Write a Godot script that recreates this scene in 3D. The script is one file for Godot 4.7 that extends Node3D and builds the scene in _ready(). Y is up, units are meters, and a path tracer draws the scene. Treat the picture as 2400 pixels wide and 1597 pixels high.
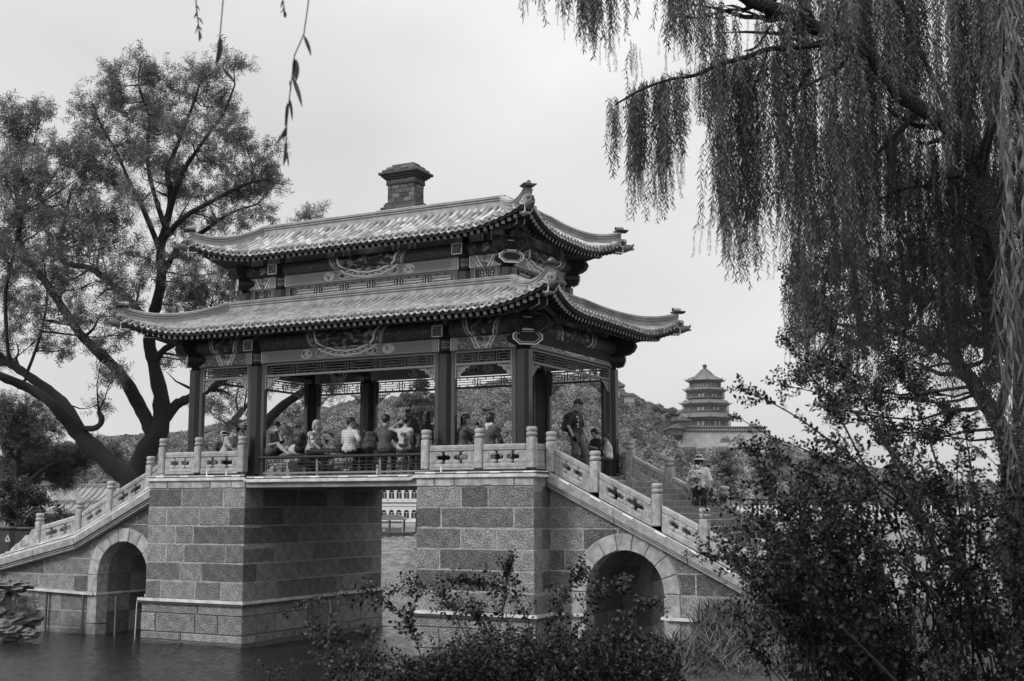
extends Node3D
# A double-eaved pavilion on a stone bridge, black-and-white. Units are metres, y is up, the bridge deck is y = 0.

const WATER := -4.28
var M := {}            # materials
var rng := RandomNumberGenerator.new()
var taken := {}

# ---------- mesh builder ----------
class B:
	var p := PackedVector3Array()
	var n := PackedVector3Array()
	var c := PackedColorArray()
	var uv := PackedVector2Array()
	var ix := PackedInt32Array()
	var col := Color.WHITE

	func v(a: Vector3, nn: Vector3, t := Vector2.ZERO) -> int:
		p.push_back(a); n.push_back(nn); c.push_back(col); uv.push_back(t)
		return p.size() - 1

	func face(a: int, b: int, d: int) -> void:      # counter-clockwise in, clockwise out
		ix.push_back(a); ix.push_back(d); ix.push_back(b)

	func tri(a: Vector3, b: Vector3, d: Vector3) -> void:
		var nn := (b - a).cross(d - a).normalized()
		face(v(a, nn), v(b, nn), v(d, nn))

	func quad(a: Vector3, b: Vector3, d: Vector3, e: Vector3, r := Rect2(0, 0, 1, 1)) -> void:
		var nn := (d - a).cross(e - b).normalized()
		var i := v(a, nn, Vector2(r.position.x, r.end.y))
		v(b, nn, r.end); v(d, nn, Vector2(r.end.x, r.position.y)); v(e, nn, r.position)
		face(i, i + 1, i + 2); face(i, i + 2, i + 3)

	func box(t: Transform3D, s: Vector3, ch := 0.0) -> void:
		var h := s * 0.5
		ch = minf(ch, minf(h.x, minf(h.y, h.z)) * 0.9)
		if ch <= 0.0:
			for k in 3:
				var e := Vector3.ZERO; e[k] = 1.0
				var f := Vector3.ZERO; f[(k + 1) % 3] = h[(k + 1) % 3]
				var g := Vector3.ZERO; g[(k + 2) % 3] = h[(k + 2) % 3]
				for sg in [1.0, -1.0]:
					var o: Vector3 = e * h[k] * sg
					var ff: Vector3 = f * sg
					quad(t * (o - ff - g), t * (o + ff - g), t * (o + ff + g), t * (o - ff + g))
			return
		for k in 3:
			var a := (k + 1) % 3
			var b := (k + 2) % 3
			for sg in [1.0, -1.0]:
				var q := []
				for w in [[-1, -1], [1, -1], [1, 1], [-1, 1]]:
					var r := Vector3.ZERO
					r[k] = h[k] * sg
					r[a] = (h[a] - ch) * w[0] * sg
					r[b] = (h[b] - ch) * w[1]
					q.append(t * r)
				quad(q[0], q[1], q[2], q[3])
			for sa in [1.0, -1.0]:          # the edges that run along k
				for sb in [1.0, -1.0]:
					var e0 := Vector3.ZERO; e0[a] = h[a] * sa; e0[b] = (h[b] - ch) * sb
					var e1 := Vector3.ZERO; e1[a] = (h[a] - ch) * sa; e1[b] = h[b] * sb
					var d := Vector3.ZERO; d[k] = h[k] - ch
					quad(t * (e0 - d), t * (e1 - d), t * (e1 + d), t * (e0 + d))
					fix(p.size() - 4, t.basis * (e0 + e1))
		for sx in [1.0, -1.0]:
			for sy in [1.0, -1.0]:
				for sz in [1.0, -1.0]:
					var a := Vector3(h.x * sx, (h.y - ch) * sy, (h.z - ch) * sz)
					var b := Vector3((h.x - ch) * sx, h.y * sy, (h.z - ch) * sz)
					var d := Vector3((h.x - ch) * sx, (h.y - ch) * sy, h.z * sz)
					if sx * sy * sz > 0: tri(t * a, t * b, t * d)
					else: tri(t * a, t * d, t * b)

	func fix(first: int, out: Vector3) -> void:     # turns the quad that begins at that vertex outwards
		if n[first].dot(out) < 0.0:
			for k in 4: n[first + k] = -n[first + k]
			var m := ix.size() - 6
			for k in [0, 3]:
				var s := ix[m + k + 1]; ix[m + k + 1] = ix[m + k + 2]; ix[m + k + 2] = s

	func at(x: float, y: float, z: float, sx: float, sy: float, sz: float, ch := 0.0) -> void:
		box(Transform3D(Basis.IDENTITY, Vector3(x, y, z)), Vector3(sx, sy, sz), ch)

	func bar(a: Vector3, b: Vector3, w: float, hh: float, up := Vector3.UP, ch := 0.0) -> void:   # a box from a to b
		var d := (b - a)
		var l := d.length()
		d /= l
		var s := d.cross(up).normalized()
		if s == Vector3.ZERO: s = Vector3.RIGHT
		var u := s.cross(d)
		box(Transform3D(Basis(s, u, -d), (a + b) * 0.5), Vector3(w, hh, l), ch)

	func tube(pts: PackedVector3Array, rad: PackedFloat32Array, seg := 6, cap := true, wob := 0.0, sd := 1) -> void:
		var m := pts.size()
		if m < 2: return
		var d0 := (pts[1] - pts[0]).normalized()
		var u := d0.cross(Vector3(0.31, 0.2, 0.93)).normalized()
		var first := p.size()
		var run := 0.0
		for i in m:
			var d := (pts[mini(i + 1, m - 1)] - pts[maxi(i - 1, 0)]).normalized()
			u = (u - d * u.dot(d)).normalized()
			var w := d.cross(u)
			if i > 0: run += pts[i].distance_to(pts[i - 1])
			for k in seg:
				var an := TAU * k / seg
				var o := u * cos(an) + w * sin(an)
				var r := rad[i]
				if wob > 0.0: r *= 1.0 + wob * (fposmod(sin(float(i * 131 + k * 71 + sd * 17)) * 43758.5, 1.0) - 0.5)
				v(pts[i] + o * r, o, Vector2(float(k) / seg, run))
		for i in m - 1:
			for k in seg:
				var a := first + i * seg + k
				var b := first + i * seg + (k + 1) % seg
				face(a, b, b + seg); face(a, b + seg, a + seg)
		if cap:
			for e in [0, m - 1]:
				var d: Vector3 = (pts[0] - pts[1]) if e == 0 else (pts[m - 1] - pts[m - 2])
				d = d.normalized()
				var ce := v(pts[e], d)
				var st := p.size()
				for k in seg: v(p[first + e * seg + k], d)
				for k in seg:
					if e == 0: face(ce, st + (k + 1) % seg, st + k)
					else: face(ce, st + k, st + (k + 1) % seg)

	func lathe(t: Transform3D, prof: Array, seg := 10, from := 0.0, to := TAU) -> void:   # prof: Vector2(radius, height), bottom to top
		var m := prof.size()
		var first := p.size()
		for i in m:
			var a: Vector2 = prof[maxi(i - 1, 0)]
			var b: Vector2 = prof[mini(i + 1, m - 1)]
			var d := (b - a).normalized()
			for k in seg + 1:
				var an := lerpf(from, to, float(k) / seg)
				var q: Vector2 = prof[i]
				var o := Vector3(cos(an), 0, -sin(an))
				v(t * (o * q.x + Vector3(0, q.y, 0)), (t.basis * (o * d.y - Vector3(0, d.x, 0))).normalized(), Vector2(float(k) / seg, float(i) / (m - 1)))
		for i in m - 1:
			for k in seg:
				var a := first + i * (seg + 1) + k
				face(a, a + 1, a + seg + 2); face(a, a + seg + 2, a + seg + 1)

	func prism(poly: PackedVector2Array, t: Transform3D, depth: float) -> void:    # the polygon in x and y, thick along z (0 to depth)
		var area := 0.0
		for i in poly.size(): area += poly[i].cross(poly[(i + 1) % poly.size()])
		if area < 0.0: poly.reverse()
		var tr := Geometry2D.triangulate_polygon(poly)
		for k in range(0, tr.size(), 3):
			var q := [poly[tr[k]], poly[tr[k + 1]], poly[tr[k + 2]]]
			if (q[1] - q[0]).cross(q[2] - q[0]) < 0.0: q = [q[0], q[2], q[1]]
			var a := Vector3(q[0].x, q[0].y, 0); var b := Vector3(q[1].x, q[1].y, 0); var d := Vector3(q[2].x, q[2].y, 0)
			var z := Vector3(0, 0, depth)
			tri(t * (a + z), t * (b + z), t * (d + z))
			tri(t * a, t * d, t * b)
		for i in poly.size():
			var a := poly[i]; var b := poly[(i + 1) % poly.size()]
			quad(t * Vector3(a.x, a.y, 0), t * Vector3(b.x, b.y, 0), t * Vector3(b.x, b.y, depth), t * Vector3(a.x, a.y, depth))

	func sweep(path: PackedVector3Array, prof: PackedVector2Array, closed := false) -> void:   # profile: x to the right of the way, y up
		var m := path.size()
		var rings := []
		for i in m:
			var d0: Vector3 = path[i] - path[(i - 1 + m) % m] if closed or i > 0 else path[1] - path[0]
			var d1: Vector3 = path[(i + 1) % m] - path[i] if closed or i < m - 1 else path[m - 1] - path[m - 2]
			d0.y = 0; d1.y = 0
			d0 = d0.normalized(); d1 = d1.normalized()
			var d := (d0 + d1).normalized()
			var s := d.cross(Vector3.UP).normalized() / maxf(0.4, d.dot(d1))
			var ring := PackedVector3Array()
			for q in prof: ring.push_back(path[i] + s * q.x + Vector3(0, q.y, 0))
			rings.append(ring)
		for i in (m if closed else m - 1):
			var a: PackedVector3Array = rings[i]
			var b: PackedVector3Array = rings[(i + 1) % m]
			for k in prof.size() - 1: quad(a[k], b[k], b[k + 1], a[k + 1])
		if not closed:
			for e in [0, m - 1]:
				var a: PackedVector3Array = rings[e]
				var tr := Geometry2D.triangulate_polygon(prof)
				for k in range(0, tr.size(), 3):
					if e == 0: tri(a[tr[k]], a[tr[k + 1]], a[tr[k + 2]])
					else: tri(a[tr[k]], a[tr[k + 2]], a[tr[k + 1]])

	func ring(t: Transform3D, r: float, w: float, seg := 12, from := 0.0, to := TAU, side := 4) -> void:   # a torus in the x-y plane
		var pts := PackedVector3Array()
		var rad := PackedFloat32Array()
		for k in seg + 1:
			var an := lerpf(from, to, float(k) / seg)
			pts.push_back(t * Vector3(cos(an) * r, sin(an) * r, 0)); rad.push_back(w)
		tube(pts, rad, side, absf(to - from) < TAU - 0.01)

	func loop(pts: PackedVector3Array, w: float) -> void:     # thin square edging round a closed outline
		for i in pts.size(): 
			var a := pts[i]; var b := pts[(i + 1) % pts.size()]
			var d := (b - a).normalized() * w * 0.5
			bar(a - d, b + d, w, w, Vector3.UP if absf(d.normalized().y) < 0.9 else Vector3.RIGHT)

	func mesh(m: Material = null) -> ArrayMesh:
		var a := []
		a.resize(Mesh.ARRAY_MAX)
		a[Mesh.ARRAY_VERTEX] = p; a[Mesh.ARRAY_NORMAL] = n; a[Mesh.ARRAY_COLOR] = c; a[Mesh.ARRAY_TEX_UV] = uv; a[Mesh.ARRAY_INDEX] = ix
		var r := ArrayMesh.new()
		if p.size(): r.add_surface_from_arrays(Mesh.PRIMITIVE_TRIANGLES, a)
		if m and p.size(): r.surface_set_material(0, m)
		return r

# ---------- naming ----------
func numbered(called: String, parent: Node) -> String:
	var key := str(parent.get_instance_id()) + called
	var k: int = taken.get(key, -1) + 1
	taken[key] = k
	return called if k == 0 else "%s_%03d" % [called, k]

func put(called: String, what, mat: Material = null, parent: Node = self, at := Transform3D()) -> MeshInstance3D:
	var o := MeshInstance3D.new()
	o.name = numbered(called, parent)
	o.mesh = what.mesh(null) if what is B else what
	if mat: o.material_override = mat
	o.transform = at
	parent.add_child(o, true)
	return o

func many(called: String, mesh: Mesh, places: Array, mat: Material = null, parent: Node = self, tints := PackedFloat32Array()) -> MultiMeshInstance3D:
	var mm := MultiMesh.new()
	mm.transform_format = MultiMesh.TRANSFORM_3D
	mm.use_colors = tints.size() > 0
	mm.mesh = mesh
	mm.instance_count = places.size()
	for i in places.size():
		mm.set_instance_transform(i, places[i])
		if tints.size(): mm.set_instance_color(i, Color(tints[i], tints[i], tints[i]))
	var o := MultiMeshInstance3D.new()
	o.name = numbered(called, parent)
	o.multimesh = mm
	if mat: o.material_override = mat
	o.set_meta("kind", "stuff")
	parent.add_child(o, true)
	return o

func thing(called: String, label: String, category: String, at := Vector3.ZERO, turn := 0.0, group := "") -> Node3D:
	var o := Node3D.new()
	o.name = numbered(called, self)
	o.position = at
	o.rotation.y = turn
	add_child(o, true)
	return tag(o, label, category, group)

func tag(o: Node3D, label: String, category: String, group := "") -> Node3D:
	o.set_meta("label", label); o.set_meta("category", category)
	if group: o.set_meta("group", group)
	return o

func part(called: String, parent: Node) -> Node3D:      # an empty part that gathers sub-parts
	var o := Node3D.new()
	o.name = numbered(called, parent)
	parent.add_child(o, true)
	return o

func structure(o: Node3D) -> Node3D:
	o.set_meta("kind", "structure")
	return o

func T(x: float, y: float, z: float, turn := 0.0) -> Transform3D:
	return Transform3D(Basis(Vector3.UP, turn), Vector3(x, y, z))

func r(a: float, b: float) -> float:
	return rng.randf_range(a, b)

# ---------- the view: a place at a pixel of the 2400-wide photograph and a distance ----------
const EYE := Vector3(13.167, -0.739, 25.59)
var eye_basis := Basis.from_euler(Vector3(0.1325, 0.485, 0))
func spot(x: float, y: float, far: float) -> Vector3:
	return EYE + eye_basis * (Vector3((x - 1200.0) / 2912.5, -(y - 798.5) / 2912.5, -1.0) * far)

# ---------- materials ----------
func grey(v: float) -> Color:
	return Color(v, v, v).linear_to_srgb()

func mat(called: String, v: float, rough := 0.8, tex: Texture2D = null, scale := 1.0, relief := 0.0, bump: Texture2D = null, spec := 0.5) -> StandardMaterial3D:
	var m := StandardMaterial3D.new()
	m.resource_name = called
	m.albedo_color = grey(v)
	m.roughness = rough
	m.metallic_specular = spec
	m.vertex_color_use_as_albedo = true
	m.cull_mode = BaseMaterial3D.CULL_DISABLED
	if tex or bump:
		m.uv1_triplanar = true
		m.uv1_world_triplanar = true
		m.uv1_scale = Vector3.ONE * scale
	if tex: m.albedo_texture = tex
	if relief != 0.0:
		m.heightmap_enabled = true
		m.heightmap_texture = bump if bump else tex
		m.heightmap_scale = relief
	M[called] = m
	return m

func noise_tex(sd: int, size: int, layers: Array, lo: float, hi: float, gain := 1.0) -> ImageTexture:     # layers: [frequency, weight, type]
	var sum := PackedFloat32Array()
	sum.resize(size * size)
	for l in layers:
		var f := FastNoiseLite.new()
		f.seed = sd; sd += 1
		f.noise_type = l[2] if l.size() > 2 else FastNoiseLite.TYPE_SIMPLEX
		f.frequency = l[0]
		f.fractal_octaves = 4
		if l.size() > 3: f.fractal_type = l[3]
		var im := f.get_seamless_image(size, size)
		var d := im.get_data()
		var w: float = l[1] / 255.0
		for i in size * size: sum[i] += d[i] * w
	var out := PackedByteArray()
	out.resize(size * size)
	for i in size * size:
		var q := clampf((sum[i] - 0.5) * gain + 0.5, 0.0, 1.0)
		out[i] = int(255.0 * lerpf(lo, hi, q))
	return ImageTexture.create_from_image(Image.create_from_data(size, size, false, Image.FORMAT_L8, out))

func materials() -> void:
	var cell := FastNoiseLite.TYPE_CELLULAR
	var rough_tex := noise_tex(11, 512, [[0.006, 0.16], [0.042, 0.48], [0.13, 0.36]], 0.46, 1.0, 2.1)
	var chisel := noise_tex(21, 512, [[0.035, 0.6], [0.1, 0.4]], 0.0, 1.0, 2.0)
	var fine_tex := noise_tex(31, 512, [[0.008, 0.55], [0.05, 0.3], [0.2, 0.15]], 0.74, 1.0, 1.8)
	var dirt := noise_tex(41, 512, [[0.006, 0.6], [0.03, 0.4]], 0.35, 1.0, 2.2)
	var bark_bump := noise_tex(51, 512, [[0.03, 0.5, FastNoiseLite.TYPE_SIMPLEX, FastNoiseLite.FRACTAL_RIDGED], [0.08, 0.5]], 0.0, 1.0, 1.6)
	var wave := noise_tex(61, 1024, [[0.008, 0.5], [0.02, 0.35], [0.05, 0.15]], 0.0, 1.0, 1.4)
	for k in 5:
		mat("stone_block_%d" % k, [0.4, 0.52, 0.62, 0.74, 0.84][k], 0.9, rough_tex, 0.9, 4.5, chisel, 0.3)
	for k in 3:
		mat("low_block_%d" % k, [0.6, 0.7, 0.82][k], 0.85, rough_tex, 0.9, 3.5, chisel, 0.3)
	mat("wet_stone", 0.2, 0.5, rough_tex, 0.9, 3.0, chisel)
	mat("mortar", 0.44, 0.95, fine_tex, 1.1, 0.4)
	mat("core", 0.2, 0.95)
	for k in 3:
		mat("carved_%d" % k, [0.48, 0.56, 0.62][k], 0.75, fine_tex, 0.8, 0.5, chisel, 0.4)
	mat("coping", 0.42, 0.8, fine_tex, 0.7, 0.5, chisel)
	mat("step", 0.2, 0.85, fine_tex, 0.7, 0.5, chisel)
	mat("steel_beam", 0.3, 0.6, fine_tex, 0.4)
	mat("pale_trough", 0.78, 0.45, fine_tex, 0.3)
	mat("pale_lamp", 0.8, 0.35)
	mat("dark_trough", 0.05, 0.6)
	for k in 6:
		mat("tile_%d" % k, [0.16, 0.22, 0.28, 0.35, 0.43, 0.54][k], 0.68, fine_tex, 1.1, 0.25, rough_tex, 0.35)
	mat("tile_face", 0.6, 0.55, dirt, 1.3, 0.5, chisel)
	mat("tile_bed", 0.05, 0.8, dirt, 1.0)  # extra dark: shade of the valleys between tile rows put into the colour
	mat("ridge", 0.4, 0.65, fine_tex, 0.6, 0.4, rough_tex)
	mat("ridge_dark", 0.05, 0.6)
	mat("eave_board", 0.03, 0.6)
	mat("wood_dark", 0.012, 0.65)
	mat("column_paint", 0.023, 0.34, fine_tex, 0.5, 0.2, null, 0.5)
	mat("jamb_paint", 0.055, 0.4)
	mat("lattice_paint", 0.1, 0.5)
	mat("lattice_edge", 0.2, 0.5)
	mat("bracket_paint", 0.34, 0.6)
	mat("bench_wood", 0.025, 0.5)
	mat("pale_paint", 0.8, 0.5)
	mat("mid_paint", 0.1, 0.5)
	for k in 4:
		mat("brick_%d" % k, [0.14, 0.2, 0.27, 0.42][k], 0.9, rough_tex, 2.0, 1.0, chisel)
	mat("brick_mortar", 0.16, 0.95)
	mat("bark", 0.075, 0.95, bark_bump, 0.7, 9.0)
	M.bark.albedo_texture = noise_tex(71, 512, [[0.03, 0.6, FastNoiseLite.TYPE_SIMPLEX, FastNoiseLite.FRACTAL_RIDGED], [0.15, 0.4]], 0.35, 1.0, 1.6)
	mat("twig", 0.022, 0.9)
	mat("rock", 0.28, 0.9, rough_tex, 0.5, 6.0, dirt)
	mat("earth", 0.06, 0.95, rough_tex, 0.4, 2.0)
	mat("hill_soil", 0.05, 1.0)
	var w := mat("water", 0.012, 0.05, null, 0.5, 1.5, wave, 0.5)
	w.uv1_scale = Vector3(0.4, 0.4, 0.7)
	w.vertex_color_use_as_albedo = false

func _ready() -> void:
	rng.seed = 20
	var cam := Camera3D.new()
	cam.name = "camera"
	cam.position = EYE
	cam.basis = eye_basis
	cam.fov = 30.66
	cam.near = 0.2
	cam.far = 4000.0
	var lens := CameraAttributesPhysical.new()
	lens.frustum_focal_length = 12.0 / tan(deg_to_rad(30.66) / 2.0)
	lens.frustum_focus_distance = 30.0
	lens.exposure_aperture = 6.3
	cam.attributes = lens
	add_child(cam)
	cam.current = true
	cam.fov = 30.66
	var env := WorldEnvironment.new()
	env.name = "environment"
	env.environment = Environment.new()
	var e := env.environment
	e.background_mode = Environment.BG_SKY
	e.sky = Sky.new()
	e.sky.sky_material = overcast()
	e.tonemap_mode = Environment.TONE_MAPPER_LINEAR
	e.tonemap_exposure = 1.24
	e.sdfgi_enabled = true
	e.ssao_enabled = true
	e.ssil_enabled = true
	e.fog_enabled = true
	e.fog_density = 0.00007
	e.fog_light_color = grey(0.75)
	add_child(env)
	var sun := DirectionalLight3D.new()
	sun.name = "sun"
	sun.light_energy = 0.5
	sun.light_angular_distance = 14.0
	sun.light_color = Color.WHITE
	sun.shadow_enabled = true
	sun.look_at_from_position(Vector3.ZERO, Vector3(0.5, -0.62, -0.7))
	add_child(sun)
	materials()
	water_and_ground()
	bridge()
	pavilion()
	wild()
	far_shore()
	people()

func overcast() -> PanoramaSkyMaterial:
	var f := FastNoiseLite.new()
	f.seed = 5; f.frequency = 1.1; f.fractal_octaves = 5
	var w := 512
	var h := 256
	var im := Image.create(w, h, false, Image.FORMAT_RGBF)
	for y in h:
		var el := PI * (0.5 - (y + 0.5) / h)
		for x in w:
			var az := TAU * (x + 0.5) / w
			var d := Vector3(cos(el) * sin(az), sin(el) * 2.2, cos(el) * cos(az))
			var q := 0.57 + 0.17 * f.get_noise_3dv(d * 1.3) + 0.04 * f.get_noise_3dv(d * 4.0 + Vector3(9, 0, 0))
			q *= 1.0 + 2.0 * pow(maxf(sin(el), 0.0), 2.2)        # an overcast sky grows brighter towards the zenith
			if el < 0.0: q = 0.3
			im.set_pixel(x, y, Color(q, q, q))
	var m := PanoramaSkyMaterial.new()
	m.panorama = ImageTexture.create_from_image(im)
	return m

func water_and_ground() -> void:
	var b := B.new()
	b.quad(Vector3(-1500, 0, 400), Vector3(1500, 0, 400), Vector3(1500, 0, -1800), Vector3(-1500, 0, -1800))
	structure(put("ground", b, M.earth, self, T(0, -7.5, 0)))
	# the lake: waves of real height where the picture shows them, a plain sheet beyond
	b = B.new()
	b.quad(Vector3(-1500, -0.1, 60), Vector3(1500, -0.1, 60), Vector3(1500, -0.1, -1800), Vector3(-1500, -0.1, -1800))
	waves(b, -34, 12, -6, 12, 0.17, 0.032, 1.0)
	waves(b, -44, 16, -30, -6, 0.2, 0.075, 0.9)
	waves(b, -110, 40, -190, -30, 0.5, 0.17, 0.5)
	structure(put("lake_water", b, M.water, self, T(0, WATER, 0)))

func waves(b: B, x0: float, x1: float, z0: float, z1: float, step: float, high: float, fine: float) -> void:
	var f := FastNoiseLite.new()
	f.seed = 77; f.frequency = 1.1 * fine; f.fractal_octaves = 3; f.fractal_gain = 0.55
	var nx := int((x1 - x0) / step)
	var nz := int((z1 - z0) / step)
	var h := PackedFloat32Array()
	for k in nz + 1:
		for i in nx + 1:
			var x := x0 + i * step
			var z := z0 + k * step
			# wave crests lie across the line of sight, roughly
			var u := x * 0.88 - z * 0.47
			var w := x * 0.47 + z * 0.88
			h.push_back(high * (f.get_noise_2d(u * 0.55, w * 1.35) + 0.35 * f.get_noise_2d(w * 2.6 + 50, u * 1.4)))
	var first := b.p.size()
	for k in nz + 1:
		for i in nx + 1:
			var c := h[k * (nx + 1) + i]
			var dx := h[k * (nx + 1) + mini(i + 1, nx)] - h[k * (nx + 1) + maxi(i - 1, 0)]
			var dz := h[mini(k + 1, nz) * (nx + 1) + i] - h[maxi(k - 1, 0) * (nx + 1) + i]
			b.v(Vector3(x0 + i * step, c, z0 + k * step), Vector3(-dx, 2.0 * step, -dz).normalized())
	for k in nz:
		for i in nx:
			var a := first + k * (nx + 1) + i
			b.face(a, a + nx + 1, a + nx + 2); b.face(a, a + nx + 2, a + 1)

# ---------- the stone bridge ----------
const X1 := [-10.99, -7.73]       # the left pier
const X2 := [-2.57, 0.515]        # the right pier
const ZF := 0.533                 # the piers' front face
const ZB := -5.75
const ZW := -0.27                 # the stair walls' front face
const ZWB := -4.84
const ROWS := [-0.29, -0.765, -1.24, -1.715, -2.19, -2.665, -3.14]

func stone() -> Material:
	return M["stone_block_%d" % [0, 0, 1, 1, 2, 3, 3, 4, 4][rng.randi() % 9]]

func low_stone() -> Material:
	return M["low_block_%d" % (rng.randi() % 3)]

func slab(parent: Node, called: String, poly: PackedVector2Array, frame: Transform3D, depth: float, m_at: Material, joint := 0.013, proud := 0.01) -> void:
	# a block whose face is this polygon in the frame's x-y plane; the frame's z points out of the wall
	for q in Geometry2D.offset_polygon(poly, -joint, Geometry2D.JOIN_MITER):
		if q.size() < 3: continue
		var b := B.new()
		var ch := 0.009
		var out := r(0.0, proud)
		var e := worn(q)
		var m := e.size()
		var f := PackedVector2Array()
		for i in m:
			var d0 := (e[i] - e[(i + m - 1) % m]).normalized()
			var d1 := (e[(i + 1) % m] - e[i]).normalized()
			var nn := Vector2(-d0.y - d1.y, d0.x + d1.x).normalized()
			f.push_back(e[i] + nn * ch * r(0.7, 1.6))
		for i in m:
			var j := (i + 1) % m
			b.quad(frame * Vector3(e[i].x, e[i].y, -depth), frame * Vector3(e[j].x, e[j].y, -depth), frame * Vector3(e[j].x, e[j].y, out - ch), frame * Vector3(e[i].x, e[i].y, out - ch))
			b.quad(frame * Vector3(e[i].x, e[i].y, out - ch), frame * Vector3(e[j].x, e[j].y, out - ch), frame * Vector3(f[j].x, f[j].y, out), frame * Vector3(f[i].x, f[i].y, out))
		var tr := Geometry2D.triangulate_polygon(f)
		if tr.size() == 0:
			b.prism(q, frame * Transform3D(Basis.IDENTITY, Vector3(0, 0, -depth)), depth + out)
		for k in range(0, tr.size(), 3):
			b.tri(frame * Vector3(f[tr[k]].x, f[tr[k]].y, out), frame * Vector3(f[tr[k + 1]].x, f[tr[k + 1]].y, out), frame * Vector3(f[tr[k + 2]].x, f[tr[k + 2]].y, out))
		put(called, b, m_at, parent)

func worn(q: PackedVector2Array) -> PackedVector2Array:      # the outline, counter-clockwise, with its edges slightly chipped
	if Geometry2D.is_polygon_clockwise(q): q.reverse()
	var o := PackedVector2Array()
	for i in q.size():
		var a := q[i]
		var b := q[(i + 1) % q.size()]
		var l := a.distance_to(b)
		var nn := (b - a).orthogonal().normalized() * -1.0
		if q.size() > 6 and l < 0.3: o.push_back(a); continue
		o.push_back(a + (b - a).normalized() * r(0.0, 0.02) + nn * r(0.0, 0.006))
		var n := int(l / 0.17)
		for k in range(1, n): o.push_back(a.lerp(b, (k + r(-0.2, 0.2)) / n) + nn * (r(-0.002, 0.006) + (r(0.0, 0.02) if rng.randf() < 0.12 else 0.0)))
	return o

func rect(x0: float, y0: float, x1: float, y1: float) -> PackedVector2Array:
	return PackedVector2Array([Vector2(x0, y0), Vector2(x1, y0), Vector2(x1, y1), Vector2(x0, y1)])

func course(parent: Node, frame: Transform3D, y0: float, y1: float, joints: Array, depth: float, low := false, called := "stone_block", ends := []) -> void:
	for k in joints.size() - 1:
		var d := depth
		if ends.size() and k == 0: d = ends[0]
		if ends.size() and k == joints.size() - 2: d = ends[1]
		var xa: float = joints[k] - (0.018 if ends.size() and k == 0 else 0.0)
		var xb: float = joints[k + 1] + (0.018 if ends.size() and k == joints.size() - 2 else 0.0)
		slab(parent, called, rect(xa, y0, xb, y1), frame, d, M.wet_stone if y1 < -4.1 else low_stone() if low else stone(), 0.013, 0.01)

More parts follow.
